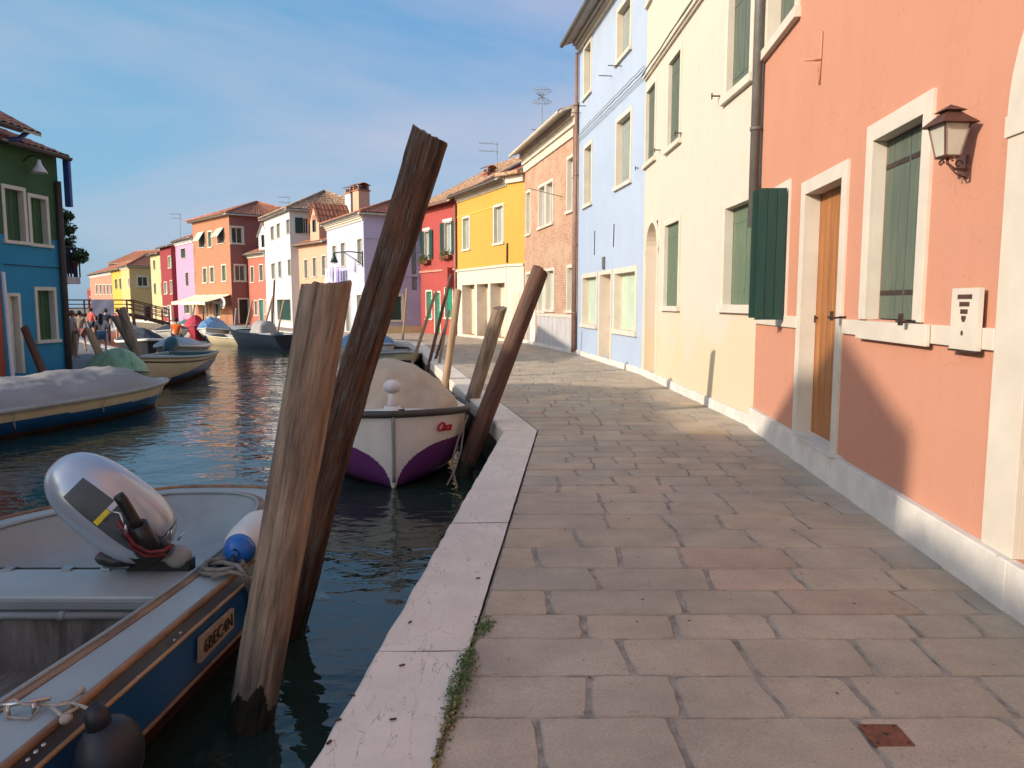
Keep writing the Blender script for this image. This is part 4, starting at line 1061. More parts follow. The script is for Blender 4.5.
# yellow house: right part turned towards the street, left part along the canal
h = House('terraced_house', 'bright yellow house standing on a white stone portico with three openings', pt('y0'), pt('y1'), 6.75, 'yellow', fw=.10, depth=5.5, over=.45, cornice=(.35, 'stone'), roof='gable', rise=1.1)
zl = h.uv(482, 268)[1]
h.bands = []
h.win(462.5, 470.2, 216, 251, 'glass', m='greyshutter'); h.win(493.5, 504, 204, 245, 'glass', m='greyshutter')
zt = h.uv(483, 284)[1]
for a_, b_ in ((462.8, 475.3), (477.6, 488.8), (491, 505.3)):
    u0, u1 = h.uv(a_, 310)[0], h.uv(b_, 310)[0]; h.holes['f'].append((u0, u1, .12, zt))
HY = h
ext = Vector((PT['k1'][0] - PT['y1'][0], PT['k1'][1] - PT['y1'][1], 0))
h.finish()
mb = MB()
for a_, b_ in ((462.8, 475.3), (477.6, 488.8), (491, 505.3)):
    u0, u1 = h.uv(a_, 310)[0], h.uv(b_, 310)[0]
    mb.box(u0, u1, .45, .47, .12, zt)
    mb.box(u0 + .02, u0 + .05, .40, .449, .12, zt); mb.box(u1 - .12, u1 - .04, .40, .449, .12, zt - .1)
mb.build('portico_back', 'beige', h.root)
mb = MB(); pr = .035
us = [0] + [v for a_, b_ in ((462.8, 475.3), (477.6, 488.8), (491, 505.3)) for v in (h.uv(a_, 310)[0], h.uv(b_, 310)[0])] + [h.W]
for i in range(0, len(us), 2):
    a_, b_ = us[i], us[i + 1]
    mb.box(a_ + .002, b_ - .002, -pr, .001, .12, zt); 
    if 0 < i < len(us) - 2 or True:
        if i > 0: mb.box(a_ - .006, a_ + .002, -pr, .44, .12, zt)
        if i < len(us) - 2: mb.box(b_ - .002, b_ + .006, -pr, .44, .12, zt)
mb.box(.0, h.W, -pr - .02, .001, 0, .118); mb.box(.0, h.W, -pr, .001, zt, zl - .06); mb.box(-.02, h.W + .02, -.10, .001, zl - .06, zl + .04)
mb.build('stone_portico', 'stone', h.root, bevel=.006)
u_, z_ = h.uv(470, 220); mb = MB(); mb.box(0, h.W, -.02, .001, 5.65, 5.72); mb.build('string_course', 'gold', h.root)
# canted right part as its own wall panel of the same house
nx = math.hypot(ext.x, ext.y)
inv = h.root.matrix_basis.inverted()
q0 = inv @ Vector((*PT['y1'], 0)); q1 = inv @ Vector((*PT['k1'], 0)); dn = (q1 - q0).normalized(); on = Vector((dn.y, -dn.x, 0))
mb = MB()
def panel(za, zb, off, mi, s0=0.0, s1=1.0):
    a_ = q0 + (q1 - q0) * s0 + on * off; b_ = q0 + (q1 - q0) * s1 + on * off; c_ = b_ - on * (off + 1.0); d_ = a_ - on * (off + 1.0)
    lo = [(v.x, v.y, za) for v in (a_, b_, c_, d_)]; hi = [(v.x, v.y, zb) for v in (a_, b_, c_, d_)]
    mb.quad(lo[0], lo[1], hi[1], hi[0], mi); mb.poly(hi, mi); mb.poly(lo, mi)
    for i in range(4): 
        if i: mb.quad(lo[i], lo[(i + 1) % 4], hi[(i + 1) % 4], hi[i], mi)
panel(zl, 6.45, .0, 0); panel(0, zl - .06, .03, 1); panel(zl - .06, zl + .04, .09, 1); panel(.3, zl - 1.1, .045, 2, .35, .75); panel(6.45, 6.72, .12, 1)
panel(6.72, 6.85, .42, 3, -.3, 1.0)
mb.build('canted_wall', ['yellow', 'stone', 'beige', 'oldtile'], h.root)
mb = MB(); p_ = q0 + (q1 - q0) * .02 + on * .04; mb.tube([(p_.x, p_.y, zl + .1), (p_.x + .02, p_.y, zl + .9)], .03, 6); mb.build('wall_tie', 'iron', h.root)
plinth(h, .01, us[1] - .01, .12, .05, 8)
chimney(h.roof, h.W - 1.25, 1.9, 6.9, 8.15, .42, 'hullwhite'); chimney(h.roof, h.W - .35, 2.0, 6.9, 8.15, .42, 'hullwhite'); 

# red house
h = House('terraced_house', 'red two storey house with flower boxes under two dark shuttered windows', pt('r0'), pt('y0'), 6.65, 'red', fw=.06, depth=9.5, over=.42, rise=2.5, tile='oldtile', gutter='copper')
for a_, b_, c_, d_ in ((424.5, 430, 231, 260), (444.5, 452, 222, 255)):
    h.win(a_, b_, c_, d_, 'open', m='greyshutter', fw=.03, sill=True, leaf=.42)
    u0, u1, z0_, z1_ = h.rect(a_, b_, c_, d_); 
    mb = MB(); mb.box(u0 - .1, u1 + .1, -.06, .002, z1_ + .02, z1_ + .16); mb.build('lintel', 'hullwhite', h.root)
    t = thing('flower_box', 'flower box of green leaves under the %s window of the red house' % ('left' if a_ < 430 else 'right'), 'flower box', h.root.matrix_basis @ Vector(((u0 + u1) / 2, -.16, z0_ - .2)), h.rz, 'flower boxes on the red house')
    mb = MB(); mb.box(-.5, .5, -.1, .1, 0, .17); mb.build('box', 'rustplate', t)
    r2 = random.Random(int(a_)); mb = MB(); fl = MB()
    for i in range(330):
        p_ = Vector((r2.gauss(0, .27), r2.gauss(0, .10) - .05, .2 + r2.gauss(0, .12))); s_ = r2.uniform(.03, .07)
        a1 = Vector((r2.gauss(0, 1), r2.gauss(0, 1), r2.gauss(0, 1))).normalized() * s_; a2 = a1.cross(Vector((r2.random(), r2.random(), 1))).normalized() * s_ * .6
        (fl if r2.random() < .10 else mb).quad(p_ - a1, p_ + a2, p_ + a1, p_ - a2)
    mb.build('leaves', 'leaf2', t); fl.build('flowers', 'flower', t)
h.win(426, 432.5, 290, 320, 'shut', m='brightgreen', fw=.08); h.win(434.5, 441, 291, 333, 'door', m='brightgreen', fw=.08, sill=False, z0=.05); h.win(444.5, 453.5, 286, 319, 'shut', m='brightgreen', fw=.08)
h.finish()
zl = h.uv(440, 271.5)[1]; mb = MB(); mb.box(0, h.W, -.08, .002, zl, zl + .1); mb.build('string_course', 'rose', h.root)
mb = MB(); mb.box(.02, h.W - .02, -.02, .001, .0, .95); 
chimney(h.roof, h.W - 1.5, 2.6, 7.4, 8.5, .5, 'maroon')
downpipe(h, h.W - .08, .05, 6.3, .055, 'copper')
u, z = h.uv(453, 278); mb = MB(); mb.box(u - .5, u + .1, -.35, -.0, z - .45, z + .5); mb.build('meter_cupboard', 'red', h.root)

# lavender white house with side wall tinted lilac to stand for its shade
h = House('terraced_house', 'lavender white house, side wall tinted lilac as shade, half hidden by the tall dark post', pt('l0'), pt('l1'), 6.15, 'lav_white', side_mat='lilac', depth=6.5, fw=.05, cornice=(.3, 'stone'), tile='tile', rise=1.3, roof='hip')
for a_ in ((332.5, 336.5, 245, 263), (341, 345.5, 242, 267), (357.5, 362.5, 238, 264)): h.win(*a_, 'shut', m='greyshutter')
for a_ in ((333, 338, 296, 322), (346, 351, 295, 332), (357, 362, 294, 322)): h.win(*a_, 'shut', m='greyshutter')
h.win(386, 404, 294, 322, 'shut', face='r', m='darkshutter', fw=.12)
h.win(411.5, 417, 236, 290, 'shut', face='r', m='greyshutter', fw=.0, sill=False, frame='none')
h.finish()
mb = MB(); mb.box(0, h.D, -.04, .002, 3.0, 3.12); mb.box(0, h.D, -.03, .002, 4.9, 4.97)
mb.v = [tuple(h.toM('r') @ Vector(p)) for p in mb.v]; mb.build('string_course', 'lilac', h.root)
mb = MB(); mb.box(0, h.D, -.03, .002, 0, .38); mb.v = [tuple(h.toM('r') @ Vector(p)) for p in mb.v]; mb.build('base_band', 'paleyellow', h.root)
# street lamp on bracket
u, z = h.uv(363, 257); p_ = h.root.matrix_basis @ Vector((u, -.03, z))
t = thing('bracket_street_lamp', 'green iron bracket lamp on the lavender white house', 'street lamp', p_, h.rz)
mb = MB(); mb.bar((0, 0, -.5), (0, 0, .3), .06); mb.tube([(0, 0, .2), (-.6, -.5, .3), (-1.3, -1.1, .25)], .035, 6); mb.tube([(0, 0, -.4), (-.4, -.3, -.1), (-.8, -.7, .25)], .025, 6); mb.build('bracket', 'darkshutter', t)
mb = MB(); mb.tube([(-1.3, -1.1, .25), (-1.3, -1.1, .05), (-1.3, -1.1, -.25)], [.05, .10, .22], 10); mb.build('lamp_shade', 'darkshutter', t)
# laundry on a line
t = thing('laundry_line', 'white and lilac washing hanging in front of the lavender white house', 'washing', h.root.matrix_basis @ Vector((h.uv(340, 277)[0], -.5, h.uv(340, 268)[1])), h.rz)
mb = MB(); mb.tube([(-2, 0, 0), (2, 0, 0)], .01, 4); mb.build('line', 'paleRope', t)
for i, (x, wd, hh, mm) in enumerate(((-1.3, .6, .8, 'cl_white'), (-.6, .5, .9, 'lav_white'), (.1, .35, 1.0, 'laundry'), (.55, .45, 1.5, 'cl_white'), (1.1, .3, 1.2, 'laundry'))):
    mb = MB(); mb.grid(lambda u, v: (x + u * wd, .04 * math.sin(u * 9 + v * 4), -v * hh), 6, 6); mb.build('cloth', mm, t)

# peach house
h = House('terraced_house', 'low peach house with a gabled attic room and two tall chimneys', pt('p0'), pt('l0'), 5.25, 'peach', fw=.05, depth=7.5, rise=1.3, gutter='copper')
for a_ in ((304.3, 308, 259, 279), (312.7, 316.7, 257, 277), (321.8, 326.6, 255, 276)): h.win(*a_, 'shut', m='greyshutter')
for a_ in ((304.3, 308, 298, 318), (312.7, 316.7, 297, 328), (321.8, 326.6, 296, 317)): h.win(*a_, 'shut')
h.finish()
def dormer(h, pxl, pxr, pye, pyt, D, wall, winr, tile='tile', y0=.05, cut=0):
    u0 = h.uv(pxl, pye)[0]; u1 = h.uv(pxr, pye)[0]; ze = h.uv(pxr, pye)[1]; zt = h.uv((pxl + pxr) / 2, pyt)[1]
    um = (u0 + u1) / 2; zb = h.H - .05; mb = MB()
    a, b, _, _ = h.rect(winr[0], winr[1], winr[2], winr[3]); c, d = h.uv(um and (winr[0] + winr[1]) / 2, winr[3])[1], h.uv((winr[0] + winr[1]) / 2, winr[2])[1]
    for q in (((u0, zb), (a, zb), (a, ze), (u0, ze)), ((b, zb), (u1, zb), (u1, ze), (b, ze)), ((a, zb), (b, zb), (b, c), (a, c)), ((a, d), (b, d), (b, ze), (a, ze))):
        mb.poly([(x, y0, z) for x, z in q])
    mb.poly([(u0, y0, ze), (u1, y0, ze), (um, y0, zt)])
    mb.quad((u0, y0, zb), (u0, D, zb), (u0, D, ze), (u0, y0, ze)); mb.quad((u1, y0, zb), (u1, D, zb), (u1, D, ze), (u1, y0, ze))
    mb.poly([(u0, D, zb), (u1, D, zb), (u1, D, ze), (um, D, zt), (u0, D, ze)])
    o = mb.build('dormer', wall, h.root)
    mb = MB(); mb.box(a, b, y0 + .08, y0 + .1, c, d); mb.build('window', 'glass', o)
    mb = MB(); e = .12
    for s_ in (-1, 1):
        x = u0 if s_ < 0 else u1; xe = x + s_ * e; zz = ze - e * (zt - ze) / (um - u0)
        tiles(mb, (xe, y0 - .15, zz + .03), (xe, D, zz + .03), (um, y0 - .15, zt + .05), (um, D, zt + .05), .25)
        mb.quad((xe, y0 - .15, zz), (xe, D, zz), (um, D, zt + .02), (um, y0 - .15, zt + .02), 1)
    mb.build('dormer_roof', [tile, wall], o); return o
dormer(h, 309.2, 318, 219, 203, 6.5, 'peach', (311.5, 315.2, 215, 232))
u = h.uv(324, 200)[0]
chimney(h.roof, h.W - 1.6, 2.6, 5.9, 8.75, .75, 'white', tall=.42); chimney(h.roof, h.W - .55, 2.6, 5.9, 8.8, .75, 'peach', tall=.42)

# white house
h = House('terraced_house', 'white three storey house with grey shutters and a shaded side wall', pt('w0'), pt('w1'), 7.4, 'white', fw=.03, depth=6.5, roof='hip', rise=1.7, over=.3, tile='oldtile')
for a_ in ((270.8, 274.3, 226, 240), (276.8, 280.2, 223, 238), (286.5, 290.3, 219, 234), (271.6, 275.5, 263, 279), (278.5, 281.6, 261, 277.5), (288, 291.3, 259, 275.5)): h.win(*a_, 'shut', m='greyshutter')
h.win(271, 275, 300, 326, 'door', m='greyshutter', sill=False, z0=.1); h.win(277.5, 291, 299, 320.5, 'shut', m='darkshutter')
h.win(303, 309, 218, 234, 'open', face='r', m='glass', leaf=.5); h.finish()

# small coral red house
h = House('terraced_house', 'small coral red house with a white gabled dormer and a teal door', pt('q0'), pt('w0'), 5.2, 'brickred', fw=.07, depth=6, rise=1.2, cornice=(.3, 'stone'))
for a_ in ((250.6, 254.2, 266, 283), (259.3, 263.6, 264, 281.5)): h.win(*a_, 'shut')
h.win(266, 268.2, 263, 280, 'shut', m='brightgreen')
h.win(254.5, 258, 300, 316, 'glass'); h.win(259.2, 264.5, 299, 328, 'door', m='tealdeck', sill=False, z0=.1); h.win(265.3, 268, 299, 315, 'glass'); h.finish()
dormer(h, 257, 267.5, 234, 222, 3.6, 'white', (260, 264.5, 234.5, 247), y0=.1)

# orange house with maroon side
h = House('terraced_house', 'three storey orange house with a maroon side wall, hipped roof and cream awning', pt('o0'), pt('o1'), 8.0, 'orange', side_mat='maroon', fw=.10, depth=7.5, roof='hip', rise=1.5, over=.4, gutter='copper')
for a_ in ((198.5, 205, 232, 248), (217, 224.5, 228, 244)): h.win(*a_, 'shut', m='dark', fw=.05)
h.win(207.8, 212.4, 230.5, 248, 'shut')
for a_ in ((202.8, 207.3, 267, 283.5), (210, 214.6, 266, 283), (221.7, 226.7, 264, 282)): h.win(*a_, 'shut')
h.win(206, 209.5, 302, 318, 'shut', m='beige'); h.win(213, 220.5, 302, 318, 'glass')
h.win(230.2, 244, 226, 244.5, 'glass', face='r'); h.win(233.8, 246.5, 264, 282, 'glass', face='r'); h.win(238, 250, 298, 327, 'dark', face='r', sill=False, z0=.1); h.finish()
# half raised outer blinds of the top floor
for a_ in ((198.5, 205, 232, 248), (217, 224.5, 228, 244)):
    u0, u1, z0_, z1_ = h.rect(*a_); mb = MB()
    mb.poly([(u0, -.03, z1_), (u1, -.03, z1_), (u1, -.5, z0_ + .5), (u0, -.5, z0_ + .5)]); mb.poly([(u0, -.05, z1_ + .01), (u1, -.05, z1_ + .01), (u1, -.53, z0_ + .5), (u0, -.53, z0_ + .5)])
    mb.build('blind', 'paleglass', h.root)
ua, ub, zt = .2, h.W - .1, h.uv(215, 294.5)[1]
t = thing('awning', 'cream awning stretched out over the ground floor of the orange house', 'awning', h.root.matrix_basis @ Vector((0, 0, zt)), h.rz)
mb = MB(); mb.grid(lambda u, v: (ua + (ub - ua) * u, -.05 - 1.9 * v, -.55 * v - .05 * math.sin(v * 3.1) + .02 * math.sin(u * 30)), 30, 6)
mb.grid(lambda u, v: (ua + (ub - ua) * u, -1.95, -.55 - v * (.22 + .03 * math.sin(u * 60))), 40, 2); mb.build('canvas', 'awning', t)
mb = MB()
for u in (ua + .05, ub - .05): mb.tube([(u, -.05, -.5), (u, -1.9, -.58)], .025, 6); mb.tube([(u, -1.9, -.58), (u, -1.9, -zt + .02)], .03, 6)
mb.build('frame', 'galv', t)
t = thing('hanging_sign', 'round white hanging sign by the maroon wall of the orange house', 'sign', h.root.matrix_basis @ Vector((h.W + .05, -.7, h.uv(234, 303)[1])), h.rz)
mb = MB(); mb.tube([(0, -.04, 0), (0, .04, 0)], .42, 24); mb.build('disc', 'cl_white', t)
mb = MB(); mb.tube([(0, -.05, .05), (0, .05, .05)], .22, 16); mb.box(-.3, .3, -.048, .048, -.28, -.2); mb.build('emblem', 'pipe', t)
mb = MB(); mb.tube([(0, 0, .45), (0, .68, .45)], .02, 5); mb.tube([(0, 0, .40), (0, 0, .45)], .02, 5); mb.build('arm', 'iron', t)

# pink house
h = House('terraced_house', 'bubblegum pink house between the orange house and the dark red house', pt('n0'), pt('o0'), 6.85, 'pink', fw=.04, depth=6, rise=1.2, cornice=(.4, 'white'))
for a_ in ((180.8, 185.6, 248, 258.5), (194, 197.8, 245, 256), (185.6, 188.6, 272, 286), (195.4, 199, 270, 285)): h.win(*a_, 'shut', m='darkshutter')
h.win(184.3, 190, 304, 314, 'glass', m='glass'); h.win(195.5, 201, 304, 314, 'glass'); h.win(190.6, 194.6, 303, 321, 'door', m='hullcream', sill=False, z0=.1)
h.finish(); 
mb = MB(); mb.ell((h.W * .25, 2.2, 8.0), (.55, .18, .55), 16); mb.bar((h.W * .25, 2.2, 6.8), (h.W * .25, 2.2, 7.6), .06); mb.build('satellite_dish', 'maroon', h.roof)

# dark red and pale yellow
h = House('terraced_house', 'narrow dark red house with a shaded side wall beside the pink house', pt('m0'), pt('m1'), 6.5, 'crimson', fw=.07, depth=6, rise=1.0)
for a_ in ((168.2, 172.4, 255.5, 268.5), (164.2, 167.4, 281.5, 294.5), (170.3, 173.8, 280, 294.5)): h.win(*a_, 'glass', m='paleglass')
h.win(163.5, 167.5, 306, 316, 'glass'); h.win(168, 171.5, 305, 321, 'door', m='hullwhite', sill=False, z0=.1); h.finish()
h = House('terraced_house', 'narrow pale yellow house left of the dark red house', pt('e0'), pt('m0'), 6.1, 'paleyellow', fw=.03, depth=6, rise=1.0)
for a_ in ((153.4, 155.4, 260, 269.5), (160.6, 164, 256.5, 270), (154, 156.2, 283, 294), (161, 163.2, 282, 294.5)): h.win(*a_, 'shut')
h.win(155, 158, 306, 320, 'door', m='hullcream', sill=False, z0=.1); h.finish()
# tan house
h = House('terraced_house', 'ochre house with a shaded windowed side wall behind the bridge stairs', pt('t0'), pt('t1'), 5.2, 'ochre', fw=.14, depth=6.5, rise=1.3, cornice=(.25, 'stone'), roof='hip')
h.win(136.3, 149.3, 275.5, 287.5, 'glass', face='r'); h.win(142, 153.5, 305, 315, 'dark', face='r', sill=False, z0=.05)
h.win(128.3, 130.5, 277, 287, 'shut'); h.finish()
h = House('terraced_house', 'golden yellow house with one green shutter beyond the ochre house', pt('g0'), pt('t0'), 5.1, 'gold', fw=.03, depth=6.5, rise=1.3)
h.win(119.5, 124.5, 278, 289, 'shut', m='brightgreen'); h.win(115, 117.5, 279, 289, 'shut'); h.finish()
h = House('terraced_house', 'long rose brick house with a row of small windows, farthest along the canal', pt('h0'), pt('g0'), 5.1, 'rose', fw=.10, depth=7, rise=1.4, cornice=(.4, 'white'))
for x in (97, 101, 104.5, 108, 111.5): h.win(x - 1.1, x + 1.1, 284, 295, 'glass', m='greyshutter')
for x in (97, 104.5, 110): h.win(x - 1.1, x + 1.1, 303, 311, 'glass', m='greyshutter')
h.finish()
h = House('house', 'large reddish brown gabled building rising behind the far row of houses', (-62, 118), (-50.5, 111), 7.6, 'maroon', depth=9, rise=2.0, side_mat='rose', fw=.1, gutter=None)
h.win_m(4, 5, 5.2, 6.4, 'dark'); h.win_m(8, 9, 5.2, 6.4, 'dark'); h.finish()
h = House('house', 'tiny bright red house at the far end seen over the bridge', (-65.5, 118), (-62.6, 115), 3.6, 'crimson', depth=5, rise=1.0, fw=.05, gutter=None)
h.win_m(1, 1.8, 1.6, 2.6, 'glass'); h.finish()

# ---------------------------------------------------------------- left bank
def lx(y): return -12.1 - .09 * (20.7 - y)
def px_on_left(px):
    k = (px - 512) / 764.3; return (-12.1 - .09 * 20.7) / (k - .09)
yL = px_on_left(2.0)
h = House('terraced_house', 'corner house painted dark green above and turquoise below, beside the left quay', (lx(yL), yL), (lx(20.7), 20.7), 5.5, 'cyan_wall', z0=LQ, fw=.09, depth=6, rise=1.2, over=.35, sided=.04, bands=[(2.75 - LQ, 'green_wall')], gutter='roofdark', tile='tile')
HG = h
zb_ = h.uv(37, 238)[1]; h.bands = [(zb_, 'green_wall')]
h.win(2.5, 26.5, 186, 244, 'shut', m='leafshutter', fw=.09); h.win(28.5, 49, 195, 247, 'shut', m='leafshutter', fw=.09)
h.win(35.5, 57, 287, 343, 'shut', m='leafshutter', fw=.09); h.win(8, 22, 293, 372, 'door', m='hullwhite', fw=.08, sill=False, z0=.15); h.finish()
mb = MB(); u = h.W - .12; mb.tube([(u, -.09, .05), (u, -.09, 5.1)], .075, 10); mb.build('downpipe', 'roofdark', h.root)
mb = MB(); u = h.W + .0; mb.box(u - .05, u + .05, -.36, -.2, 4.45, 5.72); mb.build('gutter_box', 'bluepaint', h.root)
zz = h.uv(30, 266)[1]; mb = MB(); mb.tube([(0.1, -.03, zz), (h.W - .1, -.03, zz)], .012, 5); mb.build('cable', 'navy', h.root)
p_ = h.root.matrix_basis @ Vector((h.uv(24, 165)[0], -.0, h.uv(24, 165)[1]))
t = thing('wall_lamp', 'white dome lamp hanging from an arm on the dark green wall', 'lamp', p_, h.rz)
mb = MB(); mb.tube([(0, 0, .1), (0, -.15, .22), (0, -.35, .22), (0, -.4, .1)], .018, 6); mb.build('arm', 'darkshutter', t)
mb = MB(); mb.tube([(0, -.4, .12), (0, -.4, .02), (0, -.4, -.12), (0, -.4, -.2)], [.04, .06, .14, .19], 14); mb.build('lamp_shade', 'cl_white', t)

h = House('terraced_house', 'brick red house at the left edge of the view with a higher dark eave', (lx(13.2), 13.2), (lx(yL - .02), yL - .02), 6.0, 'redhouse', z0=LQ, fw=.1, depth=6, rise=1.6, over=.75, sided=.75, tile='tile', gutter='roofdark')
h.win_m(1, 1.9, 3.6, 5.0, 'shut', m='leafshutter'); h.win_m(3.1, 4.0, 3.6, 5.0, 'shut', m='leafshutter'); h.win_m(1, 1.9, 1.0, 2.3, 'shut', m='leafshutter'); h.win_m(3.0, 3.9, .15, 2.3, 'door', m='navy', sill=False); h.finish()
mb = MB(); mb.tube([(h.W + .55, -.6, 6.05), (h.W + .35, -.45, 5.8), (h.W - .1, -.1, 5.7)], .06, 8); mb.build('downpipe', 'bluepaint', h.root)

# houses farther back along the left quay: they throw the shade over the near pavement
K = math.tan(SUN_EL) / math.hypot(.862, .507)
def shade_h(yf, zw=0.0, X=2.75):
    x = lx(yf); run = (X - x) / .862; return zw + run * math.tan(SUN_EL)
def sideways(name, label, y0, y1, H, wall, **kw):
    h = House(name, label, (lx(y0), y0), (lx(y1), y1), H, wall, z0=LQ, fw=.1, depth=5.5, **kw)
    W = h.W; n = max(1, int(W / 2.2))
    for i in range(n):
        u = W * (i + .5) / n
        h.win_m(u - .45, u + .45, 3.4, 4.7, 'shut', m='darkshutter')
        if i % 2: h.win_m(u - .5, u + .5, .15, 2.3, 'door', m='wood_door', sill=False)
        else: h.win_m(u - .45, u + .45, 1.0, 2.3, 'shut', m='darkshutter')
    return h.finish()
h = sideways('terraced_house', 'small ochre house behind the camera side of the left quay', -.88, 4.9, 6.75, 'ochre', rise=.5, over=.25)
chimney(h.roof, 2.8, .8, 7.0, 7.6, .5, 'white')
h = sideways('terraced_house', 'unseen rose house on the left quay with a gable shaped to shade the salmon wall', -5.0, -.92, shade_h(-3) - .1, 'rose', rise=.3, over=.2)
hb = h.H
gp_ = [(.05, hb - .1), (4.0, hb - .1), (4.0, hb + .05), (1.8, hb + 1.62), (.25, hb + .95), (.05, hb + .9)]  # unseen gable, outlined to cast its shadow on the salmon wall
mb = MB(); mb.poly([(x, 0, z) for x, z in gp_]); mb.poly([(x, 2.5, z) for x, z in gp_])
for p, q in zip(gp_, gp_[1:] + gp_[:1]): mb.quad((p[0], 0, p[1]), (q[0], 0, q[1]), (q[0], 2.5, q[1]), (p[0], 2.5, p[1]))
mb.build('gable', 'rose', h.root)
h = sideways('terraced_house', 'plain grey house on the left quay behind the viewer', -14, -5.02, shade_h(-7) - .15, 'grey_wall', rise=.3, over=.2)

# set back house with the balcony
h = House('house', 'set back dark house behind the turquoise corner house, carrying a balcony', (-15.75, 21.2), (-15.55, 25.8), 5.0, 'grey_wall', z0=LQ, depth=5, rise=.8, fw=.1)
h.win_m(2.6, 3.5, 2.3, 4.2, 'shut', m='darkshutter'); h.finish()
pb = P(68, 266, 25.0)
mb = MB(); inv = h.root.matrix_basis.inverted()
x1_ = -14.3
zf = P(68, 277, 25).z
mb.box(-15.7, x1_, 24.4, 25.4, zf - .22, zf); bal = mb.build('balcony', 'dado', h.root, world=True)
mb = MB()
for x, y in [(x1_, 24.4 + i * .166) for i in range(7)] + [(x1_ - .15 * i, 24.4) for i in range(1, 8)] + [(x1_ - .15 * i, 25.4) for i in range(1, 8)]: mb.bar((x, y, zf), (x, y, zf + .95), .035)
mb.bar((x1_, 24.4, zf + .95), (x1_, 25.4, zf + .95), .04); mb.bar((x1_, 24.4, zf + .95), (-15.7, 24.4, zf + .95), .04); mb.bar((x1_, 25.4, zf + .95), (-15.7, 25.4, zf + .95), .04)
mb.box(x1_ - .06, x1_ - .04, 24.5, 25.2, zf + .1, zf + .8)
mb.build('railing', 'tarp_dark', bal, world=True)
for o_ in bal.children: pass
def leaf_cloud(mb, c, r, n, s, rr, mi=0):
    for i in range(n):
        d = Vector((rr.gauss(0, 1), rr.gauss(0, 1), rr.gauss(0, 1))); d = d.normalized() * (rr.random() ** .45)
        p = Vector(c) + Vector((d.x * r[0], d.y * r[1], d.z * r[2])); sz = rr.uniform(.6, 1.3) * s
        a = Vector((rr.gauss(0, 1), rr.gauss(0, 1), rr.gauss(0, 1))).normalized() * sz
        b = a.cross(Vector((rr.gauss(0, 1), rr.gauss(0, 1), rr.gauss(0, 1)))).normalized() * sz * .45
        mb.quad(p - a, p + b, p + a, p - b, mi)
t = thing('potted_plant', 'round bushy plant in a pot at the outer corner of the balcony', 'plant', P(80, 260, 25))
mb = MB(); leaf_cloud(mb, P(81, 256, 25), (.24, .24, .24), 420, .07, random.Random(1)); mb.build('foliage', 'leaf', t, world=True)
mb = MB(); c = P(78, 263, 25); mb.tube([c + Vector((-.1, 0, -.12)), c + Vector((-.1, 0, .08))], [.08, .12], 10); mb.build('pot', 'rustplate', t, world=True)
t = thing('tree', 'small dark leafy tree peeping out behind the turquoise corner house above the balcony', 'tree', (-15.95, 26.8, LQ))
mb = MB(); r2 = random.Random(6)
for px, py, r_ in ((60, 222, .35), (63, 215, .3), (67, 228, .33), (64, 240, .42), (58, 248, .4), (66, 246, .25), (68, 216, .2), (70, 230, .15), (56, 230, .4)):
    leaf_cloud(mb, P(px, py, 26.8), (r_, r_, r_ * .7), 150, .085, r2)
mb.build('crown', 'leaf', t, world=True)
mb = MB(); mb.tube([(-15.95, 26.8, LQ), (-15.9, 26.8, 2), P(60, 240, 26.8), P(62, 218, 26.8)], [.1, .08, .05, .02], 8)
for q in ((67, 228), (68, 216), (56, 230)): mb.tube([P(60, 240, 26.8), P(*q, 26.8)], [.03, .012], 5)
mb.build('trunk', 'pile', t, world=True)

# ---------------------------------------------------------------- aerials
def aerial(px, py_base, py_top, Y, label, w=1.0, fan=False):
    b = P(px, py_base, Y); tpt = P(px, py_top, Y)
    t = thing('tv_aerial', label, 'aerial', b); mb = MB()
    mb.tube([b - Vector((0, 0, 1.0)), tpt], .018, 5); mb.build('mast', 'galv', t, world=True)
    mb = MB()
    if fan:
        for i in range(7):
            a = -.9 + i * .3; mb.tube([tpt + Vector((math.sin(a) * .1, 0, 0)), tpt + Vector((math.sin(a) * w * .5, 0, math.cos(a) * .5 - .1))], .012, 4); mb.tube([tpt, tpt + Vector((math.sin(a) * w * .5, .1, -math.cos(a) * .35))], .012, 4)
        for zz in (-.3, .25): mb.bar(tpt + Vector((-w * .35, 0, zz)), tpt + Vector((w * .35, 0, zz)), .02)
        mb.bar(tpt + Vector((-.4, 0, -1.3)), tpt + Vector((.4, .3, -1.35)), .03)
    else:
        for zz in (0, -.35):
            mb.bar(tpt + Vector((-w, 0, zz)), tpt + Vector((w * .1, 0, zz - .06)), .02)
            for i in range(6): x = -w + i * w * .2; mb.bar(tpt + Vector((x, -.25, zz)), tpt + Vector((x, .25, zz)), .014)
    mb.build('aerial_arms', 'galv', t, world=True)
aerial(542, 128, 96, 31.5, 'fan shaped aerial above the cornice of the brick house', 1.0, True)
aerial(497, 160, 143, 36.5, 'comb shaped aerial beside the chimneys of the yellow house', .8)
aerial(289, 205, 197, 52, 'faint aerial above the roof of the white house', .7)
aerial(180, 235, 214, 66, 'aerial above the pink house', .8)

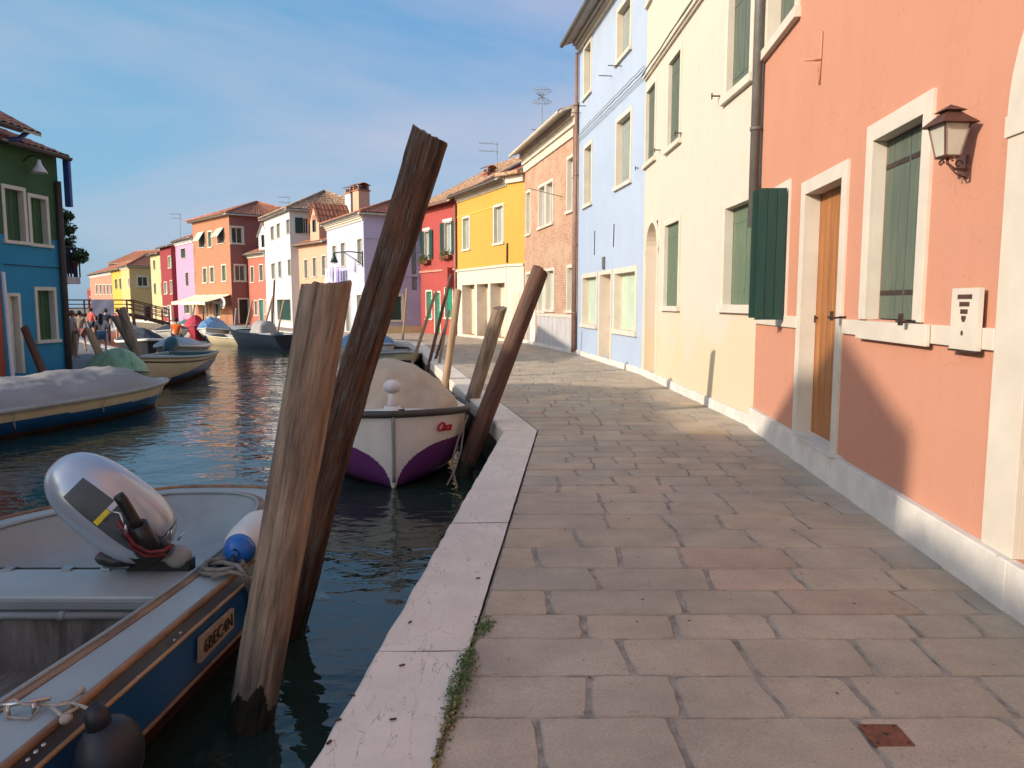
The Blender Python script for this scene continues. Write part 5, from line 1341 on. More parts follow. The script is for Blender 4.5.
# ================================================================ PILES
def pile(name, label, base, top, r0, r1, m='pile', cat='mooring post', group=None, cut=.25, rough=.035, bend=(), seed=1, n=40, notch=None, sub=.6, facet=0.0, bark=0.0):
    base = Vector(base); top = Vector(top); d = (top - base); Ln = d.length; d.normalize()
    base = base - d * sub; Ln += sub
    q = Vector((0, 0, 1)).rotation_difference(d)
    M4 = Matrix.Translation(base) @ q.to_matrix().to_4x4()
    nz = max(12, int(Ln / (.016 if n > 60 else .03))); sd = Vector((seed * 7.3, seed * 1.7, 0)); mb = MB()
    if r0 < .07: n = 12; nz = max(8, int(Ln / .12))
    rings = []
    for i in range(nz + 1):
        t = i / nz; z = t * Ln; r = r0 + (r1 - r0) * t; bx = by = 0
        for (tb, ax, ay) in bend: 
            if t > tb: bx += ax * (t - tb); by += ay * (t - tb)
        for j in range(n):
            a = 2 * math.pi * j / n; ca, sa = math.cos(a), math.sin(a)
            f = mnoise.noise(Vector((ca * 1.3, sa * 1.3, z * .5)) + sd) * 1.2 + .7 * mnoise.noise(Vector((ca * 4.5, sa * 4.5, z * .8)) + sd)
            crack = mnoise.noise(Vector((ca * 7, sa * 7, z * .55)) + sd * 2) + .12 * mnoise.noise(Vector((ca * 20, sa * 20, z * 6)) + sd)
            rr = r * (1 + rough * f * 1.4) - r * .08 * max(0, min(1, (crack - .34) * 7)) + r * .05 * max(0, mnoise.noise(Vector((ca * 2.2, sa * 2.2, z * 2.6)) + sd * 3) - .25) + r * .012 * mnoise.noise(Vector((ca * 9, sa * 9, z * 9)) + sd)
            if bark:
                pn = mnoise.noise(Vector((ca * 1.9, sa * 1.9, z * 1.1)) + sd * 4) + .25 * mnoise.noise(Vector((ca * 8, sa * 8, z * 3)) + sd)
                rr *= 1 - bark * max(0, min(1, (pn + .05) * 9)) - bark * .6 * max(0, min(1, (pn - .22) * 9))
            if facet: rr *= 1 - facet * abs(math.sin(a * 3 + seed))
            zz = z
            if i == nz: pass
            zc = z + (ca * math.cos(seed * 2.1) + sa * math.sin(seed * 2.1)) * r * cut * (t ** 6) + (mnoise.noise(Vector((ca * 5, sa * 5, 3)) + sd) * .02 if i == nz else 0)
            mb.v.append((bx + ca * rr, by + sa * rr, zc))
    for i in range(nz):
        for j in range(n):
            a = i * n + j; b = i * n + (j + 1) % n
            zz = base.z + d.z * mb.v[a][2] - WATER
            wet = zz < .16 + .16 * mnoise.noise(Vector((math.cos(j / n * 6.283) * 1.6, math.sin(j / n * 6.283) * 1.6, seed)))
            mb.face([a, b, b + n, a + n], 2 if wet and base.z < -1 else 0, True)
    cen = mb.vert((sum(v[0] for v in mb.v[-n:]) / n, sum(v[1] for v in mb.v[-n:]) / n, sum(v[2] for v in mb.v[-n:]) / n - .004))
    for j in range(n): mb.face([nz * n + j, nz * n + (j + 1) % n, cen], 1)
    o = mb.build(name, [m, 'endgrain', 'wetwood']); o.matrix_world = M4
    return tag(o, label, cat, group or 'mooring posts')
g0 = Vector((-1.435, 3.95, WATER))
pile('mooring_post', 'thick short brown post with a cut top leaning in front of the moored blue boat', g0, (-.955, 3.95, 1.70), .122, .126, seed=3, n=96, rough=.035, cut=.25, bark=.02)
pile('mooring_post', 'tallest dark post with a reddish edge leaning right behind the thick brown post', G(283, 640, WATER) + Vector((0, .1, 0)), P(421, 132, 4.55), .112, .110, m='pile_dark', seed=9, n=96, rough=.06, cut=-.16, bend=((.30, -.10, 0), (.52, .26, 0)), facet=.05, bark=.07)
gp = 'posts leaning over the right quay'
pile('mooring_post', 'dark red brown post leaning over the pavement edge beside the white and purple boat', G(463, 474, WATER), P(540, 271, 10.0), .125, .11, m='pile_red', seed=5, n=32, cut=.5)
pile('mooring_post', 'greyish post leaning just behind the dark red brown one at the kerb bend', G(461, 437, WATER) , P(500, 308, 12.4), .12, .115, m='pile', seed=6, n=32, cut=.3)
pile('mooring_post', 'slightly crooked pale post standing behind the beige boat cover', (-1.50, 16, WATER), P(458, 290, 16.0), .085, .075, m='pile_light', seed=8, n=24, cut=.3, bend=((.4, .03, 0), (.7, -.05, 0)))
def pole(px0, py0, px1, py1, Y, label, r=.045, m='pile_light', z0=None):
    a = P(px0, py0, Y); b = P(px1, py1, Y)
    return pile('mooring_pole', label, a, b, r, r * .85, m=m, seed=px0 * .1, cat='mooring pole', sub=.5, group='slim mooring poles')
pole(411, 368, 436, 291, 21.5, 'slim pale pole leaning right before the shaded lavender wall', .05)
pole(427, 372, 451, 274, 21, 'slim dark red pole crossing the green doors of the red house', .05, 'pile_red')
pole(431, 374, 447, 322, 21.8, 'short slim brown pole low in front of the red house', .045, 'pile_red')
pole(436, 380, 449, 310, 20.2, 'slim grey brown pole nearest to the crooked pale post', .04, 'pile')
pole(402, 350, 407, 288, 33, 'slim pale pole standing upright before the shaded lavender wall window', .05)
# far right bank poles
for i, (a, b, c, d, Y, m, lb) in enumerate(((244, 338, 252, 301, 42, 'pile_light', 'pale pole leaning before the small coral red house'), (262, 336, 273, 296, 41, 'pile_light', 'pale brown pole leaning before the teal door'),
        (279, 325, 284, 300, 41, 'pile_light', 'pale pole before the dark green window of the white house'), (271, 345, 274.5, 280, 40, 'pile_red', 'dark upright pole before the white house edge'), (211, 334, 217, 314, 50, 'pile_red', 'short brown pole beside the blue covered boat'),
        (190, 332, 195, 303, 58, 'pile', 'dark pole before the pink house'), (204, 334, 203, 306, 56, 'pile_red', 'reddish upright pole between pink and orange house'), (234, 340, 236, 308, 46, 'galv', 'grey upright pole under the round sign'))):
    pole(a, b, c, d, Y, lb, .06, m)
# left bank posts
pile('mooring_post', 'thick brown post leaning left over the stern of the cream and blue boat', P(144, 372, 22), P(121, 309, 22), .13, .12, seed=12, n=24, cut=.3)
pile('mooring_post', 'brown post leaning left just behind the thickest one on the left quay', P(137, 356, 25), P(114, 316, 25), .12, .11, seed=13, n=24)
pile('mooring_post', 'pale leaning post beside the green tarpaulin on the left quay', P(112, 380, 19.5), P(88, 329, 19.5), .10, .09, m='pile_light', seed=14, n=24)
pile('mooring_post', 'reddish post leaning against the turquoise wall beneath the window', P(43, 372, 18.3), P(24, 327, 18.3), .095, .085, m='pile_red', seed=15, n=24, sub=.3)
pile('mooring_post', 'slender brown post farther along the left quay', P(132, 345, 30), P(127, 318, 30), .10, .09, seed=16, n=16)
pile('leaning_pole', 'white painted pole leaning beside the doorway of the turquoise house', P(13, 380, 17.4), P(3, 272, 17.4), .045, .04, m='cl_white', cat='pole', seed=17, sub=.05)

# ================================================================ BOATS
def boat(name, label, bow, stern, B, fb=.55, rise=.2, draft=.25, p=2.4, tb=.45, sw=.85, rake=.35, mfn=None, mats=('hullwhite',), rail='rub', railr=.035,
         deck='boatgrey', fore=.28, inner='boatgrey2', cat='boat', group=None, tarp=None, seats=2, flare=.5, nu=40, nv=14, sidedeck=.10, seatm='woodtrim', outrail=None, ke=3):
    bow = Vector((bow[0], bow[1], 0)); stern = Vector((stern[0], stern[1], 0)); d = bow - stern; Ln = d.length
    t_ = thing(name, label, cat, (stern.x, stern.y, WATER), math.atan2(d.y, d.x), group or 'boats moored along the canal')
    def half(t):
        s = B / 2 * (sw + (1 - sw) * min(1, t / .4) ** .8 if t < .4 else 1)
        if t > tb: s *= max(0, 1 - ((t - tb) / (1 - tb)) ** p) ** .75
        return s
    def sheer(t): return fb + rise * t * t
    def S(t, v, sgn):
        hw = half(t); dr = draft * (1 - t ** 6)
        y = hw * (1 - (1 - v) ** (2.0 + 1.2 * (1 - flare))) ** (.8 if t < .9 else 1.0)
        y = hw * ((1 - flare) + flare * v) * (1 - (1 - v) ** ke)
        z = -dr + (sheer(t) + dr) * v
        x = Ln * t - rake * (1 - v) * t ** 4
        return Vector((x, sgn * y, z))
    mb = MB()
    f = (lambda t, v: mfn(t, v, S(t, v, 1).z, S(t, v, 1).y)) if mfn else None
    for sg in (1, -1):
        mb.grid(lambda u, v: S(1 - (1 - u) ** 1.6, v, sg), nu, nv, 0, True, (lambda u, v: f(1 - (1 - u) ** 1.6, v)) if f else None, flip=sg < 0)
    mb.grid(lambda u, v: S(0, v, 1) * 1 if False else Vector((0, S(0, v, 1).y * (2 * u - 1), S(0, v, 1).z)), 2, nv, 0, False, (lambda u, v: f(0.01, v)) if f else None)
    hull_ = mb.build('hull', list(mats), t_, merge=True)
    def edge(off=0.0, dz=0.0, t0=0.0, t1=1.0, n=40):
        L1 = []
        for i in range(n + 1):
            t = t0 + (t1 - t0) * (1 - (1 - i / n) ** 1.6); s = S(t, 1, 1); L1.append(Vector((s.x, max(0, s.y + off), s.z + dz)))
        return L1
    e = edge(railr * .4)
    mb = MB(); mb.tube([Vector((p_.x, -p_.y, p_.z)) for p_ in e] + [p_ for p_ in reversed(e)], railr, 8)
    mb.tube([(0, -e[0].y, e[0].z), (0, e[0].y, e[0].z)], railr, 8)
    mb.build('gunwale_rail', rail, t_)
    if outrail:
        mb = MB(); ee = []
        for i in range(41):
            t = 1 - (1 - i / 40) ** 1.6; s = S(t, outrail[1], 1); ee.append(Vector((s.x, s.y + .005, s.z)))
        mb.tube([Vector((p_.x, -p_.y, p_.z)) for p_ in ee] + [p_ for p_ in reversed(ee)], railr * .6, 6); mb.build('rubbing_rail', outrail[0], t_)
    # decks: foredeck and side decks, then the well
    mb = MB(); tf = 1 - fore
    def dk(u, v):
        t = tf + fore * (1 - (1 - u) ** 1.6); s = S(t, 1, 1); return Vector((s.x, s.y * (2 * v - 1), s.z + .012 + .05 * (1 - (2 * v - 1) ** 2)))
    mb.grid(dk, 16, 12, 0)
    for sg in (1, -1):
        def sdk(u, v):
            t = tf * u; s = S(t, 1, 1); return Vector((s.x, sg * (s.y - sidedeck * v), s.z + .012))
        mb.grid(sdk, 16, 1, 0)
    mb.build('deck', deck, t_)
    mb = MB(); fl = fb * .55
    def bw(t):
        v = (fl + draft * (1 - t ** 6)) / (sheer(t) + draft * (1 - t ** 6)); return max(.03, S(t, v, 1).y - .07)
    def inn(u, v):
        t = .02 + (tf - .02) * u; s = S(t, 1, 1); k = max(0.05, s.y - sidedeck)
        a = v * 4
        b_ = min(k, bw(t))
        if a < 1: return Vector((s.x, -k + (k - b_) * a, s.z + .01 - (s.z - fl) * a))
        if a > 3: return Vector((s.x, k - (k - b_) * (4 - a), s.z + .01 - (s.z - fl) * (4 - a)))
        return Vector((s.x, -b_ + 2 * b_ * (a - 1) / 2, fl))
    mb.grid(inn, 16, 8, 0, False)
    s = S(tf, 1, 1); k = bw(tf); mb.quad((s.x, -k, s.z), (s.x, k, s.z), (s.x, k, fl), (s.x, -k, fl))
    s = S(.02, 1, 1); k = bw(.02); mb.quad((s.x, -k, s.z), (s.x, k, s.z), (s.x, k, fl), (s.x, -k, fl))
    mb.build('well', inner, t_)
    for i in range(seats):
        t = tf * (i + .6) / (seats + .3); s = S(t, 1, 1); k = s.y - sidedeck - .05; mb = MB(); mb.box(s.x - .12, s.x + .12, -k, k, s.z - .14, s.z - .10); mb.build('seat', seatm, t_)
    if tarp:
        m, hgt, ta, tb_, peak = tarp[:5]; sd = tarp[5] if len(tarp) > 5 else 1; bx = tarp[6] if len(tarp) > 6 else 1.6; ins = tarp[7] if len(tarp) > 7 else -.05
        mb = MB()
        def tp(u, v):
            t = ta + (tb_ - ta) * u; s = S(min(t, .995), 1, 1); w_ = 2 * v - 1
            env = min(1, (1 - (abs(u - peak) / (peak if u < peak else 1 - peak)) ** 1.5) * 1.15); env = math.sin(max(0, env) * math.pi / 2) if env < 1 else 1
            hh = hgt * env * (1 - abs(w_) ** bx) ** .8
            wr = (.014 * math.exp(-(((s.x + .2) % .85) / .03) ** 2) - .022 * abs(mnoise.noise(Vector((s.x * 2.4 + w_ * 1.5, w_ * 1.5, sd + 5)))) * 1.5) + .028 * mnoise.noise(Vector((s.x * 1.6, w_ * 2.2, sd))) + .016 * mnoise.noise(Vector((s.x * 5, w_ * 6, sd)))
            edge_ = 1 if abs(w_) < .97 else 0
            return Vector((s.x, (s.y - ins) * w_, s.z + .035 + hh + wr * (1 - w_ ** 4) * (1 + hgt * 2) - (.08 if abs(w_) > .985 else 0)))
        mb.grid(tp, 60, 40, 0)
        mb.build('canvas_cover', m, t_)
    t_['_L'] = Ln; del t_['_L']
    return t_, S

def lashings(t_, S, ts, m='paleRope', sides=(1, -1)):
    for t in ts:
        for sg in sides:
            s = S(t, 1, sg); s2 = S(t, .72, sg); mb = MB()
            mb.tube([s + Vector((0, -sg * .25, .10)), s + Vector((0, sg * .06, .03)), Vector((s2.x + .02, s2.y + sg * .05, s2.z)), s2 + Vector((.06, sg * .02, -.12))], .012, 5); mb.build('lashing', m, t_)

# white and purple boat, bow towards the viewer
def purple_fn(t, v, z, y):
    # white side with a purple scallop on each bow, blue violet foot
    if z < -.02: return 2
    q = 1 - min(1, max(0, y - .03) / .70)
    return 1 if z < -.02 + .58 * math.sqrt(max(0, 1 - q * q)) else 0
bt, BS = boat('motor_boat', 'white boat with purple curved hull panels under a beige cover, bow to the camera', (-1.44, 9.1), (-2.50, 14.9), 2.12, fb=.72, rise=.24, draft=.2, p=5.0, tb=.62, sw=.9, rake=.15, ke=7, mfn=purple_fn,
    mats=('hullwhite', 'purple', 'violet'), rail='rub', railr=.045, deck='hullwhite', fore=.22, nu=220, nv=90, tarp=('tarp_beige', .60, .10, .962, .62, 3, 1.7, .10), seats=0, flare=.20)
s = BS(.99, 1, 1)
mb = MB(); x_ = s.x - .10; z_ = BS(.98, 1, 1).z + .06
mb.tube([(x_, 0, z_ - .02), (x_, 0, z_ + .03)], [.11, .10], 16); mb.tube([(x_, 0, z_ + .02), (x_, 0, z_ + .12), (x_, 0, z_ + .20)], [.07, .05, .055], 16); mb.ell((x_, 0, z_ + .27), (.11, .11, .085), 20)
mb.build('bollard', 'cl_white', bt)
mb = MB(); mb.tube([(x_ + .11, .06, z_ - .02), (x_ + .13, .14, z_ - .01)], .022, 8); mb.build('mooring_ring', 'iron', bt)
mb = MB(); st = [BS(1, v / 10, 1) for v in range(1, 11)]; mb.tube([Vector((p_.x + .012, 0, p_.z)) for p_ in st], .022, 6); mb.build('stem_post', 'greyhull', bt)
lashings(bt, BS, (.3, .55), sides=(1, -1))
# red lettering on the port bow (to the right in the photo)
def on_hull(S, ta, va, sgn, L_):
    a = S(ta, va, sgn); b = S(ta - .02, va, sgn); c = S(ta, va + .05, sgn)
    ux = (b - a).normalized() * (1 if sgn > 0 else -1); uy = (c - a); uy = (uy - ux * uy.dot(ux)).normalized(); n_ = ux.cross(uy).normalized()
    if n_.y * sgn < 0: n_ = -n_
    return a, ux, uy, n_
a, ux, uy, n_ = on_hull(BS, .945, .80, 1, 0)
ux = -ux if (bt.matrix_basis.to_3x3() @ ux).x < 0 else ux
M4 = Matrix((( ux.x, uy.x, n_.x, a.x + n_.x * .012), (ux.y, uy.y, n_.y, a.y + n_.y * .012), (ux.z, uy.z, n_.z, a.z + n_.z * .012), (0, 0, 0, 1)))
text_mesh('Oxa', .17, 'lettering', 'redink', bt, M4, .012, .3)
# orange and tan mooring ropes of this boat down into the water beside the posts
t = thing('mooring_rope', 'slack pale rope hanging from the purple boat into the water beside the leaning post', 'rope', G(462, 495, WATER))
mb = MB()
mb.tube([P(468, 415, 9.9), P(458, 440, 9.8), P(452, 462, 9.6), P(455, 480, 9.4), P(462, 500, 9.3)], .014, 6); mb.tube([P(466, 412, 10.1), P(461, 450, 9.7), P(455, 470, 9.5), P(447, 485, 9.3)], .012, 6)
mb.build('rope', 'rope', t, world=True)

# teal hulled boat behind it
bt, S = boat('motor_boat', 'small dark teal boat with a cream bow strake moored behind the beige covered boat', (-3.32, 23.0), (-4.45, 28.2), 1.75, fb=.55, rise=.26, p=2.2, mfn=lambda t, v, z, y: 1 if v > .68 else 0, mats=('tealhull', 'hullcream'), deck='greyhull', rail='greyhull', seats=2)
bt, S = boat('motor_boat', 'low boat under a crumpled blue tarpaulin in front of the shaded lavender wall', (-4.75, 29.6), (-7.3, 33.6), 1.7, fb=.5, mats=('hullwhite',), tarp=('tarp_blue', .62, .05, .9, .5, 8), seats=0, rail='greyhull')
# right bank far
bt, S = boat('motor_boat', 'dark blue boat with a grey covered cabin moored before the white house', (-15.3, 41.6), (-11.0, 37.4), 1.7, fb=.72, rise=.30, mats=('inkblue',), rail='inkblue', deck='boatgrey', seats=1)
mb = MB(); mb.grid(lambda u, v: (1.9 + u * 1.1, (-.5 + 1.0 * v), .78 + .62 * math.sin(math.pi * min(1, max(0, v))) ** .3 * min(1, (1 - abs(2 * u - 1)) * 5)), 16, 12, 0); mb.build('cabin_cover', 'tarp_grey', bt)
bt, S = boat('motor_boat', 'low cream boat beside the dark blue boat', (-17.1, 42.6), (-14.4, 41.2), 1.4, fb=.42, mats=('hullcream',), rail='hullcream', seats=2)
bt, S = boat('motor_boat', 'white boat under a bright blue cover before the orange house', (-18.9, 47.0), (-19.7, 51.3), 1.7, fb=.55, mats=('hullwhite', 'midblue'), mfn=lambda t, v, z, y: 1 if v < .4 else 0, tarp=('tarp_blue', .75, .05, .95, .45, 5), rail='hullwhite', seats=0)
bt, S = boat('motor_boat', 'small red covered boat before the pink house', (-22.6, 54.3), (-23.9, 57.5), 1.5, fb=.5, mats=('tarp_red',), tarp=('tarp_red', .8, .05, .95, .5, 6), rail='maroon', seats=0)
bt, S = boat('motor_boat', 'small boat with a teal cover farthest along the right bank', (-24.2, 57.3), (-26.2, 61.0), 1.6, fb=.5, mats=('hullwhite', 'tealhull'), tarp=('tealdeck', .45, .05, .95, .5, 7), rail='hullwhite', seats=0)

# left bank boats
def cb(t, v, z, y): return 2 if z < .06 else (1 if z < .30 else 0)
bt, S = boat('motor_boat', 'long cream and blue boat fully covered with a grey canvas at the left edge', (-7.95, 17.3), (-10.0, 10.6), 1.9, fb=.50, rise=.06, p=2.6, tb=.5, mfn=cb, mats=('hullcream', 'royal', 'oxide'), rail='greyhull', railr=.05, tarp=('tarp_grey', .44, .0, .93, .66, 4, 2.2), seats=0, flare=.25, nu=60, nv=30)
lashings(bt, S, (.35, .62, .9), sides=(1, -1))
mb = MB()
for t0 in (.50, .63):
    pts = []
    for i in range(21):
        t = t0 + .0; w_ = -1 + 2 * i / 20; s = S(t, 1, 1); pts.append(Vector((s.x, s.y * w_, s.z + .10 + .60 * (1 - abs(w_) ** 2.4) ** .8)))
    #mb.tube(pts, .012, 5)
def cb2(t, v, z, y):
    if z < .10: return 2
    if t > .80 and z < .46 + (t - .8) * 1.0: return 0
    lim = .18 + .30 * min(1, max(0, (.86 - t) / .5))
    return 1 if z < lim + .0 else 0
bt, S = boat('motor_boat', 'open cream boat with a blue and red hull behind the grey covered boat', (-9.75, 19.9), (-10.75, 25.6), 1.85, fb=.66, rise=.22, p=2.2, tb=.5, mfn=cb2, mats=('hullcream', 'midblue', 'oxide'), rail='greyhull', railr=.04, deck='greyhull', inner='tealdeck', seats=2, flare=.35, nu=60, nv=40, seatm='tealdeck', outrail=('rub', .86))
bt, S = boat('rowing_boat', 'little boat beneath a pale green tarpaulin between the two cream boats', (-9.05, 18.1), (-11.0, 20.3), 1.3, fb=.45, mats=('greyhull',), tarp=('tarp_green', .62, .0, .97, .5, 2, 1.8), rail='rub', seats=0)
bt, S = boat('motor_boat', 'grey boat with a tilted dark outboard behind the open cream boat', (-12.2, 27.0), (-13.3, 31.5), 1.7, fb=.6, mats=('greyhull', 'boatgrey'), tarp=('boatgrey', .3, .25, .95, .6, 9), rail='hullwhite', seats=0)
mb = MB(); c = P(171, 346, 25.9); c = bt.matrix_basis.inverted() @ c
rot = Matrix.Rotation(R(35), 3, 'Y'); mb.ell(c, (.48, .25, .22), 18, rot=rot); mb.bar(c + Vector((.2, 0, -.1)), c + Vector((.9, 0, -.5)), .14); mb.build('outboard_motor', 'tealhull', bt)
bt, S = boat('motor_boat', 'dark boat under a ridged navy cover with pale edges on the left side', (-14.9, 31.2), (-17.5, 35.2), 1.75, fb=.6, mats=('tarp_dark',), tarp=('tarp_dark', .55, .02, .96, .4, 9, 1.1), rail='hullwhite', railr=.06, seats=0)
bt, S = boat('motor_boat', 'pale boat with a man sitting in it, far down the left bank', (-15.2, 34.5), (-17.8, 39.2), 1.7, fb=.5, mats=('hullwhite', 'navy'), mfn=lambda t, v, z, y: 1 if v < .5 else 0, rail='hullwhite', seats=2)
bt, S = boat('motor_boat', 'brownish boat lying close under the bridge on the left bank', (-21.2, 42.5), (-25.0, 47.5), 1.8, fb=.6, mats=('maroon',), tarp=('tarp_grey', .5, .05, .9, .5, 3), rail='rub', seats=0)
bt, S = boat('motor_boat', 'second pale boat near the bridge, beyond the sitting man', (-20.2, 46.4), (-22.8, 50.0), 1.7, fb=.5, mats=('hullwhite',), tarp=('tarp_dark', .35, .05, .9, .5, 3), rail='hullwhite', seats=0)

# ================================================================ NEAR BLUE BOAT (lower left)
gz = -.10
def sideplane(px, py, off=0.0):
    A = Vector((-1.745 + off, 2.6, 0)); B_ = Vector((-1.615 + off, 4.6, 0)); d = (B_ - A).normalized(); n_ = Vector((d.y, -d.x, 0)); r = ray(px, py); o = Vector((0, 0, EYE))
    t = (A - o).dot(n_) / r.dot(n_); return o + r * t
nb = thing('motor_boat', 'nearest boat, blue hulled with a grey side deck and worn wooden trims', 'boat', (-2.9, 3.6, WATER))
OUT = [(-1.98, .9), (-1.935, 1.7), (-1.88, 2.63), (-1.79, 4.03), (-1.735, 4.98), (-1.74, 5.7), (-1.83, 6.25), (-1.98, 6.6), (-2.2, 6.82), (-2.5, 6.9), (-2.9, 6.9), (-3.2, 6.82), (-3.6, 6.45), (-3.95, 6.0), (-4.12, 5.5), (-4.2, 4.5), (-4.25, 2.5), (-4.25, .9)]
INN = [(-2.45, .9), (-2.34, 1.7), (-2.235, 2.63), (-2.06, 4.03), (-2.0, 4.98), (-2.03, 5.6), (-2.10, 6.1), (-2.2, 6.42), (-2.36, 6.6), (-2.55, 6.68), (-2.9, 6.68), (-3.12, 6.62), (-3.45, 6.3), (-3.78, 5.85), (-3.92, 5.4), (-3.98, 4.5), (-4.0, 2.5), (-4.0, .9)]
def smooth_line(pts, k=4):
    o = []; n = len(pts)
    for i in range(n - 1):
        p0 = Vector(pts[max(i - 1, 0)]); p1 = Vector(pts[i]); p2 = Vector(pts[i + 1]); p3 = Vector(pts[min(i + 2, n - 1)])
        for j in range(k):
            t = j / k; o.append(.5 * ((2 * p1) + (-p0 + p2) * t + (2 * p0 - 5 * p1 + 4 * p2 - p3) * t * t + (-p0 + 3 * p1 - 3 * p2 + p3) * t ** 3))
    o.append(Vector(pts[-1])); return o
OS, IS = smooth_line(OUT), smooth_line(INN)
def outn(L_, i):
    a = L_[max(i - 1, 0)]; b = L_[min(i + 1, len(L_) - 1)]; d = (b - a).normalized(); return Vector((d.y, -d.x))
def ring(L_, off, z): return [Vector((p.x + outn(L_, i).x * off, p.y + outn(L_, i).y * off, z)) for i, p in enumerate(L_)]
def strip(mb, A, B_, mi=0, sm=True):
    k = len(mb.v)
    for a, b in zip(A, B_): mb.v += [tuple(a), tuple(b)]
    for i in range(len(A) - 1): mb.face([k + 2 * i, k + 2 * i + 2, k + 2 * i + 3, k + 2 * i + 1], mi, sm)
mb = MB(); strip(mb, ring(OS, 0, gz), ring(IS, 0, gz)); mb.build('side_deck', 'boatgrey', nb, world=True)
prof = [(.02, gz - .012), (.05, gz - .055), (.055, gz - .075), (.055, -.32), (.05, -.46), (.03, -.50), (-.06, -.62), (-.22, -.9)]
mb = MB()
for k, (a, b) in enumerate(zip(prof, prof[1:])):
    strip(mb, ring(OS, *a), ring(OS, *b), 1 if k == 0 else 0 if k < 4 else 3 if k == 4 else 2)
mb.build('hull', ['royal', 'navy', 'oxide', 'navy'], nb, world=True)
mb = MB(); mb.tube(ring(OS, .012, gz + .004), .020, 8); mb.build('wood_trim', 'woodtrim', nb, world=True)
mb = MB(); mb.tube(ring(OS, .060, gz - .065), .012, 8); mb.build('rubbing_rail', 'paletrim', nb, world=True)
mb = MB(); mb.tube(ring(OS, .058, -.455), .012, 8); mb.build('rubbing_rail', 'woodtrim', nb, world=True)
mb = MB(); strip(mb, ring(IS, .055, gz + .006), ring(IS, .008, gz + .006)); strip(mb, ring(IS, .055, gz), ring(IS, .055, gz + .006)); mb.build('wood_trim', 'woodtrim', nb, world=True)
mb = MB(); mb.tube(ring(IS, -.006, gz + .008), .013, 8); mb.build('coaming', 'boatgrey2', nb, world=True)
# cockpit lining near the viewer, cross deck, and moulded tub beyond
mb = MB(); strip(mb, ring(IS, -.0, gz), ring(IS, -.10, -.55)); mb.build('lining', 'plywood', nb, world=True)
mb = MB(); mb.box(-4.1, -2.0, .9, 4.3, -.56, -.54); mb.build('floor_boards', 'plywood', nb, world=True)
mb = MB(); mb.box(-3.98, -2.05, 4.28, 4.75, gz - .045, gz - .005); mb.build('cross_deck', 'boatgrey', nb, world=True, bevel=.012)
mb = MB(); mb.box(-3.98, -2.05, 4.255, 4.275, gz - .075, gz - .02); mb.build('deck_edge', 'galv', nb, world=True, bevel=.006)
mb = MB(); mb.tube([(-3.98, 4.23, gz - .10), (-2.10, 4.23, gz - .10)], .022, 10); mb.tube([(-2.62, 4.23, gz - .10), (-2.58, 4.23, gz - .10)], .028, 10); mb.build('pipe', 'galv', nb, world=True)
mb = MB(); mb.box(-3.98, -2.05, 4.25, 4.27, -.55, gz - .13)
mb.build('bulkhead', 'plywood', nb, world=True)
mb = MB(); mb.box(-3.98, -2.05, 4.29, 4.76, -.50, -.16); mb.build('locker', 'boatgrey2', nb, world=True)
def tub(u, v):
    # u around rim, v down
    idx = u * (len(TR) - 1); i = min(int(idx), len(TR) - 2); f = idx - i; p = TR[i].lerp(TR[i + 1], f)
    c = Vector((-3.0, 5.6)); k = [0, .04, .10, .20, .30, .45, 1.0][min(6, int(round(v * 6)))]; z = [gz, gz - .03, gz - .16, gz - .27, gz - .31, gz - .32, gz - .32][min(6, int(round(v * 6)))]
    q = p.lerp(c, k); return Vector((q.x, q.y, z))
TR = [p.copy() for i, p in enumerate(IS) if p.y > 4.76]; TR = [Vector((TR[0].x, 4.76))] + TR + [Vector((TR[-1].x, 4.76)), Vector((-3.0, 4.76)), Vector((TR[0].x, 4.76))]
mb = MB(); mb.grid(tub, 90, 6, 0, True); mb.build('moulded_well', 'boatgrey2', nb, world=True)
mb = MB()
for px in (8, 66, 105, 205):
    mb = MB(); c = G(px + 2, 569, gz); mb.box(c.x - .03, c.x + .03, 4.70, 4.76, gz - .004, gz + .01); mb.build('hinge', 'steel', nb, world=True)
mb = MB(); 
for px, py in ((176, 633), (170, 640), (30, 752), (22, 760), (38, 745), (133, 677)):
    mb = MB(); c = sideplane(px, py, -.10); mb.ell(c + Vector((.022, 0, 0)), (.010, .013, .008), 8); mb.build('screw_head', 'steel', nb, world=True)
# number plate
co = [sideplane(x, y, -.052) for x, y in ((201, 663), (234, 627), (234, 608), (201, 638))]
mb = MB(); mb.poly(co); nn = Vector((-.02, 0, 0)); bk = [c + nn for c in co]
for i in range(4): mb.quad(co[i], co[(i + 1) % 4], bk[(i + 1) % 4], bk[i])
plate = mb.build('number_plate', 'plate', nb, world=True)
ux = ((co[1] - co[0]) + (co[2] - co[3])) / 2; cc = sum(co, Vector()) / 4; uxn = ux.normalized(); uy = Vector((0, 0, 1)); uy = (uy - uxn * uy.dot(uxn)).normalized(); n_ = uxn.cross(uy)
inv = nb.matrix_basis.inverted(); cl = inv @ (cc + Vector((.006, 0, 0)))
M4 = Matrix(((uxn.x, uy.x, n_.x, cl.x), (uxn.y, uy.y, n_.y, cl.y), (uxn.z, uy.z, n_.z, cl.z), (0, 0, 0, 1)))
text_mesh('6BEC4N', .105, 'plate_lettering', 'ink', plate, M4, .002)
